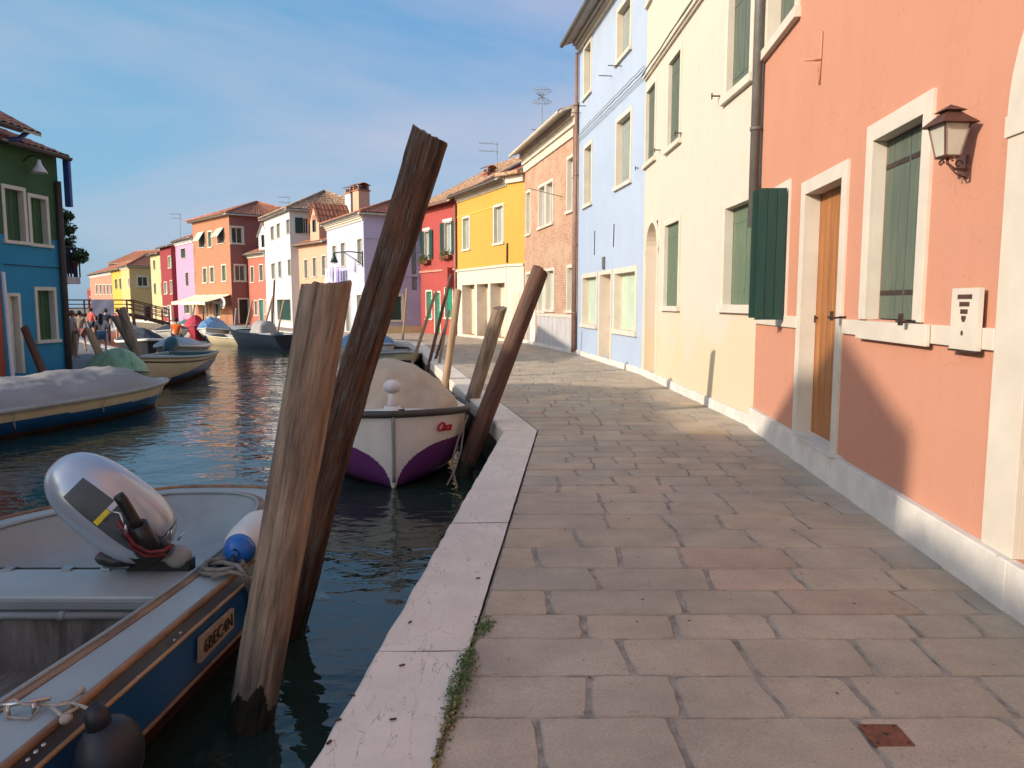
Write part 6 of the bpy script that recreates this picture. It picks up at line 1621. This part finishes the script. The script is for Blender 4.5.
# cleat with thin rope near the lower left
mb = MB(); c = G(20, 716, gz); mb.tube([c + Vector((-.10, -.02, .05)), c + Vector((.10, .05, .05))], .010, 8)
for s_ in (-.04, .05): mb.tube([c + Vector((s_, s_ * .3, 0)), c + Vector((s_, s_ * .3, .05))], .009, 8)
mb.build('cleat', 'steel', nb, world=True)
t = thing('thin_rope', 'pale thin cord knotted to the cleat and over the edge of the nearest boat', 'rope', G(50, 710, gz))
mb = MB()
def G3(px, py, dz): v = G(px, py, gz + dz); return v
mb.tube([G3(8, 718, .01), G3(4, 704, .05), G3(14, 700, .06), G3(24, 705, .05), G3(40, 704, .03), G3(56, 706, .025), G3(72, 703, .03), G3(84, 707, .035), G3(96, 712, .02)], .008, 6)
mb.tube([G3(56, 704, .03), G3(68, 702, .02), G3(76, 696, .02), G3(84, 690, .02)], .007, 6); mb.tube([G3(50, 706, .02), G3(60, 714, .02), G3(66, 722, .02), G3(63, 716, .035), G3(78, 708, .03)], .009, 6)
mb.tube([G3(6, 717, .012), G3(30, 719, .01), G3(40, 708, .02), G3(46, 700, .015)], .005, 5); mb.ell(G3(66, 719, .02), (.025, .03, .02), 10); mb.ell(G3(81, 690, .015), (.018, .02, .014), 10)
mb.build('cord', 'paleRope', t, world=True)
t = thing('ball_fender', 'large dark round fender hanging outside the nearest boat at the bottom edge', 'fender', sideplane(108, 755, .08))
c = sideplane(110, 757, .10); mb = MB(); mb.ell(c, (.125, .15, .165), 32); mb.build('ball', 'blackrubber', t, world=True)
mb = MB(); mb.tube([c + Vector((-.02, -.02, .13)), c + Vector((-.03, -.03, .20)), c + Vector((-.05, -.02, .22))], [.05, .045, .04], 12); mb.tube([c + Vector((-.05, -.02, .21)), G3(92, 711, .02)], .012, 6); mb.build('neck', 'blackrubber', t, world=True)
# cylindrical fender lying on the side deck
t = thing('cylinder_fender', 'white cylindrical fender with a blue end cap on the nearest boat', 'fender', G(250, 540, gz))
a = G(238, 551, gz + .11); b = G(276, 510, gz + .13); d = (b - a).normalized(); L_ = .62
mb = MB(); mb.tube([a + d * x for x in (0, .03, .09, .2, .45, .58, .62)], [.065, .095, .122, .132, .132, .10, .04], 28); mb.build('fender_body', 'whiteplastic', t, world=True)
mb = MB(); mb.tube([a + d * x for x in (-.055, -.045, -.01, .035, .04)], [.035, .062, .092, .104, .06], 28); mb.tube([a - d * .09, a - d * .05], [.02, .03], 10); mb.build('end_cap', 'blueplastic', t, world=True)
mb = MB(); mb.tube([a - d * .03, a - d * .09, a - d * .13 + Vector((0, 0, -.06)), G(222, 565, gz + .02), G(212, 570, gz + .02)], .012, 7); mb.tube([a - d * .05 + Vector((0, 0, .03)), a - d * .1, G(228, 560, gz + .03), G(205, 566, gz + .01)], .010, 7); mb.build('lanyard', 'blackrubber', t, world=True)
# mooring rope: loops on the deck, bight to the post
t = thing('mooring_rope', 'coiled grey rope on the side deck of the nearest boat', 'rope', G(222, 574, gz))
mb = MB(); c = G(224, 573, gz)
pts = []
for i in range(70):
    a = i / 69 * 4.6 * math.pi; r_ = .115 - .012 * (a / 6.28); pts.append(c + Vector((math.cos(a + 2.6) * r_ * 1.25, math.sin(a + 2.6) * r_ * .9, .02 + .012 * (a / 3.14) % .05)))
mb.tube(pts, .014, 8)
e0 = pts[-1]
mb.tube([G(205, 566, gz + .03), G(222, 562, gz + .06), G(238, 566, gz + .07), G(247, 576, gz + .05), sideplane(252, 590, -.05), sideplane(256, 604, -.05)], .016, 8)
mb.tube([G(212, 578, gz + .02), G(230, 572, gz + .06), G(243, 574, gz + .06), sideplane(250, 592, -.05), sideplane(253, 612, -.05)], .014, 8)
pc = None; _ = g0.lerp(Vector((-.955, 3.95, 1.70)), .235)
mb.build('rope', 'rope', t, world=True)

# outboard motor
t = thing('outboard_motor', 'tilted silver outboard motor with a dark side panel and black tiller', 'outboard motor', P(165, 560, 4.78))
Ym = 4.66
A_ = P(54, 463, Ym - .10); B_ = P(166, 549, Ym + .10); cen = (A_ + B_) / 2; u = (B_ - A_); La = u.length / 2; u.normalize()
wv = (Vector((0, 0, EYE)) - cen).normalized(); wv = (wv - u * wv.dot(u)).normalized(); vv = u.cross(wv).normalized()
if vv.z < 0: vv = -vv
def cowl(a, th, k=1.0):
    prof_ = max(0, 1 - abs(a) ** 2.9) ** (1 / 2.2)
    sk = 1.0 + .07 * a
    rv, rw = .235 * sk, .215 * sk
    c, s_ = math.cos(th), math.sin(th)
    pw = 2 / 2.5
    return cen + u * (a * La) + vv * (math.copysign(abs(c) ** pw, c) * rv * prof_ * k) + wv * (math.copysign(abs(s_) ** pw, s_) * rw * prof_ * k)
def amap(x): return math.sin((x - .5) * math.pi)
def cmf(x, y):
    a = amap(x); th = y * 2 * math.pi
    c, s_ = math.cos(th), math.sin(th)
    return 1 if (s_ > .2 and -.52 < c < .12 and -.60 < a < .97) else 0
mb = MB(); mb.grid(lambda x, y: cowl(amap(x), y * 2 * math.pi), 90, 120, 0, True, cmf); mb.build('cowling', ['silver', 'cowlgrey'], t, world=True, merge=True)
mb = MB(); mb.tube([cowl(.80, i / 48 * 2 * math.pi, 1.002) for i in range(49)], .004, 5); mb.tube([cowl(-.2 + .0 * i, 0, 1) for i in range(0)] or [cowl(.80, 0, 1.0), cowl(.81, 0.05, 1.0)], .003, 4); mb.build('cowl_seam', 'blackplastic', t, world=True)
mb = MB()
c0 = math.acos(-.20)
def lab(x, y, k):
    a = -.10 + .22 * x; return cowl(a, math.acos(max(-1, min(1, -.46 + y * .50))), k)
mb.grid(lambda x, y: lab(.5 * 0 + x * .35 + .15, y * .8, 1.012), 2, 8, 0); mb.grid(lambda x, y: lab(x * .35 + .15, .82 + y * .3, 1.012), 2, 3, 1)
mb.build('decal', ['yellowlabel', 'cl_white'], t, world=True)
mb = MB()
T = lambda px, py, dy: P(px, py, Ym + dy)
mb.tube([T(118, 495, -.28), T(122, 500, -.27), T(134, 520, -.25), T(140, 528, -.24)], [.030, .034, .034, .036], 16); mb.tube([T(138, 524, -.24), T(150, 545, -.18), T(158, 556, -.1)], [.05, .055, .045], 14)
mb.build('tiller_handle', 'blackplastic', t, world=True, bevel=0)
mb = MB(); mb.bar(T(128, 530, -.2), T(160, 552, -.1), .12, .10); mb.bar(T(118, 535, -.1), T(152, 560, 0), .14, .12); mb.ell(T(122, 556, .05), (.16, .14, .06), 16); mb.ell(T(152, 548, -.1), (.11, .09, .08), 14)
mb.build('steering_bracket', 'blackplastic', t, world=True)
mb = MB(); mb.tube([T(117, 521, -.26), T(124, 530, -.26), T(134, 544, -.24), T(150, 552, -.22), T(164, 551, -.20), T(172, 545, -.16)], .013, 8); mb.tube([T(121, 526, -.24), T(132, 548, -.22), T(146, 556, -.2), T(166, 555, -.18)], .010, 8); mb.build('hose', 'redplastic', t, world=True)
mb = MB(); mb.tube([T(104, 500 + 20, -.22), T(112, 512, -.24), T(120, 513, -.25), T(124, 524, -.25), T(118, 530, -.24)], .007, 6); mb.tube([T(164, 545, -.15), T(169, 532, -.15), T(172, 528, -.14), T(170, 540, -.14)], .007, 6); mb.tube([T(178, 540, -.1), T(184, 533, -.1)], .006, 6)
mb.ell(T(126, 529, -.27), (.012, .012, .03), 8); mb.tube([T(104, 566, .0), T(130, 566, .0)], .018, 8); mb.build('cable', 'steel', t, world=True)
mb = MB(); mb.ell(T(178, 556, .08), (.085, .08, .075), 20); mb.tube([T(168, 552, .03), T(184, 563, .1)], [.06, .055], 16); mb.build('leg_fairing', 'greyhull', t, world=True)
mb = MB(); mb.box(T(170, 560, 0).x - .30, T(170, 560, 0).x + .10, 4.70, 4.80, gz - .12, gz + .06); mb.build('clamp', 'blackplastic', t, world=True)

# ================================================================ BRIDGE
bb, ba = Vector((-28.6, 63.0, 0)), Vector((-30.7, 61.4, 0)); d = (ba - bb).normalized(); bc = ba + d * 4.6; bd = bc + d * 2.2
t = thing('footbridge', 'dark timber footbridge with slatted railings crossing the far end of the canal', 'bridge', (ba.x, ba.y, 0))
zd = .78; sidev = Vector((-d.y, d.x, 0)) * 1.2
def prof_b(): return [(bb, .02), (ba, zd), (bc, zd), (bd, LQ + .05)]
mb = MB(); pr_ = prof_b()
for (p, zp_), (q, zq) in zip(pr_, pr_[1:]):
    for k in range(8):
        a = p.lerp(q, k / 8); b = p.lerp(q, (k + 1) / 8); za = zp_ + (zq - zp_) * (k + .5) / 8
        if zp_ == zq: za = zp_
        c_ = [a - sidev, b - sidev, b + sidev, a + sidev]
        mb.poly([(v.x, v.y, za) for v in c_]); mb.poly([(v.x, v.y, za - .12) for v in c_]);
        for i in range(4): mb.quad((c_[i].x, c_[i].y, za - .2), (c_[(i + 1) % 4].x, c_[(i + 1) % 4].y, za - .2), (c_[(i + 1) % 4].x, c_[(i + 1) % 4].y, za), (c_[i].x, c_[i].y, za))
mb.build('deck', 'bridgewood', t, world=True)
for sg in (-1, 1):
    mb = MB()
    for (p, zp_), (q, zq) in zip(pr_, pr_[1:]):
        for hgt, w_ in ((1.05, .09), (.72, .07), (.42, .07), (-.1, .22)):
            a = p + sidev * sg; b = q + sidev * sg; mb.bar((a.x, a.y, zp_ + hgt), (b.x, b.y, zq + hgt), .07, w_)
    mb.build('railing', 'bridgewood', t, world=True)
    for (p, zp_), (q, zq) in zip(pr_, pr_[1:]):
        n = max(1, int((q - p).length / 1.3))
        for k in range(n + 1):
            if k == n and q is not bd: continue
            a = p.lerp(q, k / n) + sidev * sg; za = zp_ + (zq - zp_) * k / n; mb = MB(); mb.box(a.x - .05, a.x + .05, a.y - .05, a.y + .05, za - .3, za + 1.1); mb.build('rail_post', 'bridgewood', t, world=True)
mb = MB()
for p in (ba, ba.lerp(bc, .5), bc):
    for sg in (-1, 1): q = p + sidev * sg; mb.tube([(q.x, q.y, -1.5), (q.x, q.y, zd)], .13, 8)
mb.build('pier', 'bridgewood', t, world=True)
pa, pb_ = P(91, 300, 56.9), P(114, 316, 58.6)
near = sidev if sidev.y < 0 else -sidev
def bridge_at(px):
    r = ray(px, 305); o = Vector((0, 0, EYE)); n_ = Vector((-d.y, d.x, 0)); A = ba + near * 1.06; tt = (A - o).dot(n_) / r.dot(n_); return o + r * tt
l_, r_ = bridge_at(91), bridge_at(114); ztp, zbt = EYE + (303.0 - 299.5) / 764 * l_.y, EYE - (316 - 303.0) / 764 * l_.y
mb = MB(); nb_ = near.normalized() * .05
mb.grid(lambda u, v: l_.lerp(r_, u) * 1 + nb_ + nb_ * .6 * math.sin(u * 9 + v * 5) + Vector((0, 0, (ztp + (zbt - ztp) * v) - l_.lerp(r_, u).z)), 16, 8)
tag(mb.build('banner', 'sheet'), 'pale grey sheet hung over the railing of the footbridge', 'banner')

# ================================================================ PEOPLE
def bake_skin(name, verts, edges, radii, m, parent, M4, root=0, lv=1):
    me = bpy.data.meshes.new(name); me.from_pydata([tuple(v) for v in verts], edges, [])
    o = bpy.data.objects.new('tmp', me); col.objects.link(o)
    sk = o.modifiers.new('skin', 'SKIN'); 
    for i, r_ in enumerate(radii):
        dd = me.skin_vertices[0].data[i]; dd.radius = (r_, r_) if not isinstance(r_, tuple) else r_; dd.use_root = (i == root)
    ss = o.modifiers.new('sub', 'SUBSURF'); ss.levels = lv; ss.render_levels = lv
    dg = bpy.context.evaluated_depsgraph_get(); me2 = bpy.data.meshes.new_from_object(o.evaluated_get(dg)); bpy.data.objects.remove(o)
    me2.transform(M4); me2.materials.clear(); me2.materials.append(MT[m]); me2.name = name
    for p in me2.polygons: p.use_smooth = True
    q = bpy.data.objects.new(name, me2); col.objects.link(q); q.parent = parent; return q
def person(label, pos, H, rz, shirt, legs, hair='hair', pose='stand', longhair=False, sleeves=True, short=True, arms='down', skirt=False, bag=None):
    t = thing('person', label, 'person', pos, rz, 'people on and beside the left quay')
    # joints for 1.7 m figure, facing -Y
    J = dict(pel=(0, 0, .95), wai=(0, 0, 1.08), che=(0, -.01, 1.30), nek=(0, .0, 1.46), nk2=(0, -.01, 1.53), hd=(0, -.02, 1.60), hdt=(0, -.02, 1.68))
    hx = .09
    if pose == 'stand':
        for s_, n_, ky, fy in ((-1, 'l', -.03, .02), (1, 'r', .02, -.04)):
            J.update({'hip' + n_: (s_ * hx, 0, .90), 'kn' + n_: (s_ * (hx + .01), ky, .49), 'an' + n_: (s_ * (hx + .015), ky + fy + .03, .09), 'to' + n_: (s_ * (hx + .03), ky + fy - .13, .03)})
        dz = 0
    elif pose == 'walk':
        for s_, n_, ky, fy in ((-1, 'l', -.16, -.20), (1, 'r', .02, .24)):
            J.update({'hip' + n_: (s_ * hx, 0, .90), 'kn' + n_: (s_ * (hx + .01), ky, .50), 'an' + n_: (s_ * (hx + .015), fy, .10), 'to' + n_: (s_ * (hx + .02), fy - .15, .04)})
    else:
        for s_, n_ in ((-1, 'l'), (1, 'r')):
            J.update({'hip' + n_: (s_ * hx, -.03, .90), 'kn' + n_: (s_ * (hx + .04), -.44, .93), 'an' + n_: (s_ * (hx + .03), -.46, .50), 'to' + n_: (s_ * (hx + .04), -.60, .45)})
    for s_, n_ in ((-1, 'l'), (1, 'r')):
        if arms == 'down': e, w_, hd = (s_ * .24, .02, 1.13), (s_ * .25, -.06, .88), (s_ * .25, -.09, .80)
        elif arms == 'hip': e, w_, hd = (s_ * .33, .06, 1.15), (s_ * .20, -.06, 1.0), (s_ * .16, -.08, .97)
        else: e, w_, hd = (s_ * .25, -.06, 1.14), (s_ * .14, -.26, 1.16), (s_ * .08, -.33, 1.18)
        J.update({'sh' + n_: (s_ * .165, 0, 1.41), 'el' + n_: e, 'wr' + n_: w_, 'ha' + n_: hd})
    rad = dict(pel=.125, wai=.115, che=.135, nek=.055, nk2=.05, hd=.088, hdt=.065, hipl=.085, hipr=.085, knl=.055, knr=.055, anl=.038, anr=.038, tol=.035, tor=.035, shl=.055, shr=.055, ell=.040, elr=.040, wrl=.027, wrr=.027, hal=.032, har=.032)
    E_ = [('pel', 'wai'), ('wai', 'che'), ('che', 'nek'), ('nek', 'nk2'), ('nk2', 'hd'), ('hd', 'hdt')]
    for n_ in 'lr': E_ += [('pel', 'hip' + n_), ('hip' + n_, 'kn' + n_), ('kn' + n_, 'an' + n_), ('an' + n_, 'to' + n_), ('che', 'sh' + n_), ('sh' + n_, 'el' + n_), ('el' + n_, 'wr' + n_), ('wr' + n_, 'ha' + n_)]
    ks = list(J); M4 = Matrix.Scale(H / 1.75, 4)
    if pose == 'sit': M4 = M4 @ Matrix.Translation((0, 0, -.82))
    bake_skin('body', [J[k] for k in ks], [(ks.index(a), ks.index(b)) for a, b in E_], [rad[k] * (.86 if k in ('che', 'pel', 'wai') else 1) for k in ks], 'skin', t, M4, ks.index('pel'))
    def sub(name, keys, m, add, tw=None):
        kk = [k for k in ks if k in keys]; JJ = {k: Vector(J[k]) for k in kk}
        if tw: 
            for k, (a, f) in tw.items(): JJ[k] = Vector(J[a]).lerp(Vector(J[k]), f)
        ee = [(kk.index(a), kk.index(b)) for a, b in E_ if a in kk and b in kk]
        bake_skin(name, [JJ[k] for k in kk], ee, [rad[k] + add for k in kk], m, t, M4, kk.index('pel') if 'pel' in kk else 0)
    up = {'wai', 'che', 'shl', 'shr', 'nek', 'pel'} | ({'ell', 'elr'} if sleeves else set())
    sub('shirt', up, shirt, .016, {'ell': ('shl', .6), 'elr': ('shr', .6), 'nek': ('che', .75)} if sleeves else {'nek': ('che', .75)})
    lg = {'pel', 'hipl', 'hipr', 'knl', 'knr'} | (set() if short else {'anl', 'anr'})
    sub('shorts' if short else 'trousers', lg, legs, .024 if not skirt else .045, {'knl': ('hipl', .75), 'knr': ('hipr', .75)} if short else None)
    mb = MB(); k = H / 1.75; oz = -.82 if pose == 'sit' else 0
    mb.ell((0, .015 * k, (1.645 + oz) * k), (.10 * k, .112 * k, .105 * k), 14)
    if longhair:
        mb.tube([Vector((0, .05, 1.66 + oz)) * k, Vector((0, .09, 1.55 + oz)) * k, Vector((0, .11, 1.42 + oz)) * k, Vector((0, .10, 1.28 + oz)) * k], [.09 * k, .10 * k, .095 * k, .05 * k], 12)
    mb.build('hair', hair, t)
    return t
def at(px, Y): return Vector(((px - 512) / 764.3 * Y, Y, LQ))
person('girl with long dark hair in a white top and blue shorts on the left quay', at(100, 28.0), 1.52, R(180 + 20), 'cl_white', 'cl_blue', longhair=True, pose='walk')
person('person in a white top and brown trousers at the corner of the turquoise house', at(71.5, 26.5), 1.66, R(150), 'cl_white', 'cl_tan', short=False, hair='hair_fair')
person('person in a beige top and dark skirt walking near the house corner', at(78.5, 29.5), 1.62, R(190), 'cl_tan', 'maroon', skirt=True, pose='walk')
person('person in a coral red shirt farther along the left quay under the banner', at(90.5, 40), 1.66, R(170), 'cl_red', 'cl_navy')
person('dark haired person in black standing just behind the girl in white', at(105, 35), 1.66, R(200), 'cl_navy', 'cl_navy', short=False)
person('person with a red and white top among the posts of the left quay', at(117, 38), 1.62, R(160), 'cl_red', 'cl_white')
person('person in a pale shirt and blue shorts beyond the leaning posts', at(124, 40), 1.62, R(200), 'cl_white', 'cl_blue')
pp = P(176.5, 332, 36.0); pp.z = WATER + .66
person('man in an orange shirt sitting in a boat with his back to the camera', pp, 1.82, R(185), 'cl_orange', 'cl_navy', pose='sit')
# blue umbrella like bundle by the girl
t = thing('shoulder_bag', 'round blue bag between the walkers on the left quay', 'bag', P(84, 331, 30))
mb = MB(); mb.ell(P(84, 331, 30), (.22, .12, .16), 16); mb.build('bag_body', 'tarp_blue', t, world=True); mb = MB(); a = P(84, 331, 30); mb.tube([a + Vector((-.15, 0, .1)), a + Vector((-.1, 0, .45)), a + Vector((0, 0, .5)), a + Vector((.15, 0, .1))], .012, 5); mb.build('strap', 'cl_navy', t, world=True)

# ================================================================ SMALL GROUND DETAILS
c = G(886, 736, .0)
t = thing('cover_plate', 'small square rusty cover plate set in the paving near the bottom right', 'cover plate', c)
mb = MB(); w_ = .073
mb.box(c.x - w_, c.x + w_, c.y - w_ * .95, c.y + w_ * .95, -.004, .0075)
mb.build('plate', 'rustplate', t, world=True, bevel=.003)
mb = MB(); mb.tube([(c.x, c.y, .005), (c.x, c.y, .009)], .010, 12)
for a in (-1, 1):
    for b in (-1, 1): mb.tube([(c.x + a * .055, c.y + b * .055, .005), (c.x + a * .055, c.y + b * .055, .009)], .006, 8)
mb.build('screw', 'iron', t, world=True)
t = thing('narrow_slab', 'plain mortar joint strip', 'x', c) if False else None
def weeds(label, path, n, spread, size, seed, dry=.1):
    rr = random.Random(seed); mb = MB(); md = MB()
    for i in range(n):
        t_ = rr.random(); k = t_ * (len(path) - 1); j = min(int(k), len(path) - 2); p = path[j][0].lerp(path[j + 1][0], k - j); wd = path[j][1] + (path[j + 1][1] - path[j][1]) * (k - j)
        p = p + Vector((rr.gauss(0, .30) * wd, rr.gauss(0, .02), abs(rr.gauss(0, 1)) * wd * .22 + .004))
        s_ = rr.uniform(.5, 1.2) * size; a = Vector((rr.gauss(0, 1), rr.gauss(0, 1), rr.gauss(0, .45))).normalized() * s_; b = a.cross(Vector((rr.gauss(0, .4), rr.gauss(0, .4), 1))).normalized() * s_ * .55
        (md if rr.random() < dry else mb).quad(p - a * .2, p + a * .4 + b, p + a, p + a * .4 - b)
    o = mb.build('weeds', 'leaf2'); tag(o, None, None, kind='stuff'); o['label'] = label; o['category'] = 'weeds'
    if md.v: md.build('dry_stalks', 'dryleaf', o)
kx = lambda y: Vector((kerb_in(y) + .01, y, 0))
weeds('low green weeds growing in the joint along the kerb', [(kx(2.75), .02), (kx(2.9), .06), (kx(3.05), .09), (kx(3.2), .07), (kx(3.35), .05)], 1300, 1, .011, 1, .08)
weeds('small tuft of weeds in the kerb joint above the larger patch', [(kx(3.52) + Vector((.03, 0, 0)), .05), (kx(3.68) + Vector((.04, 0, 0)), .09)], 260, 1, .011, 2, .02)
weeds('dry straw coloured stalks in the joint below the weeds', [(kx(2.45), .02), (kx(2.7), .05), (kx(2.85), .05)], 320, 1, .012, 3, .8)
weeds('thin moss line in the joint between weed patches', [(kx(3.2), .03), (kx(3.6), .02)], 160, 1, .010, 4, .5)
# litter of tiny twigs on the kerb
mb = MB(); rr = random.Random(4)
for px, py in ((338, 720), (393, 719), (329, 742), (402, 665), (478, 578), (410, 622), (352, 695)):
    c = G(px, py, .012); a = rr.random() * 3; mb.bar(c - Vector((math.cos(a), math.sin(a), 0)) * .013, c + Vector((math.cos(a), math.sin(a), 0)) * .013, .008, .005)
for i in range(22):
    y = rr.uniform(2.4, 9); x = rr.uniform(kerb_in(y), wall_r(y) - .2); a = rr.random() * 3; c = Vector((x, y, .006)); mb.bar(c - Vector((math.cos(a), math.sin(a), 0)) * .008, c + Vector((math.cos(a), math.sin(a), 0)) * .006, .005, .003)
o = mb.build('litter', 'iron'); tag(o, None, None, kind='stuff'); o['label'] = 'tiny dark crumbs of litter scattered on the paving and kerb'; o['category'] = 'litter'
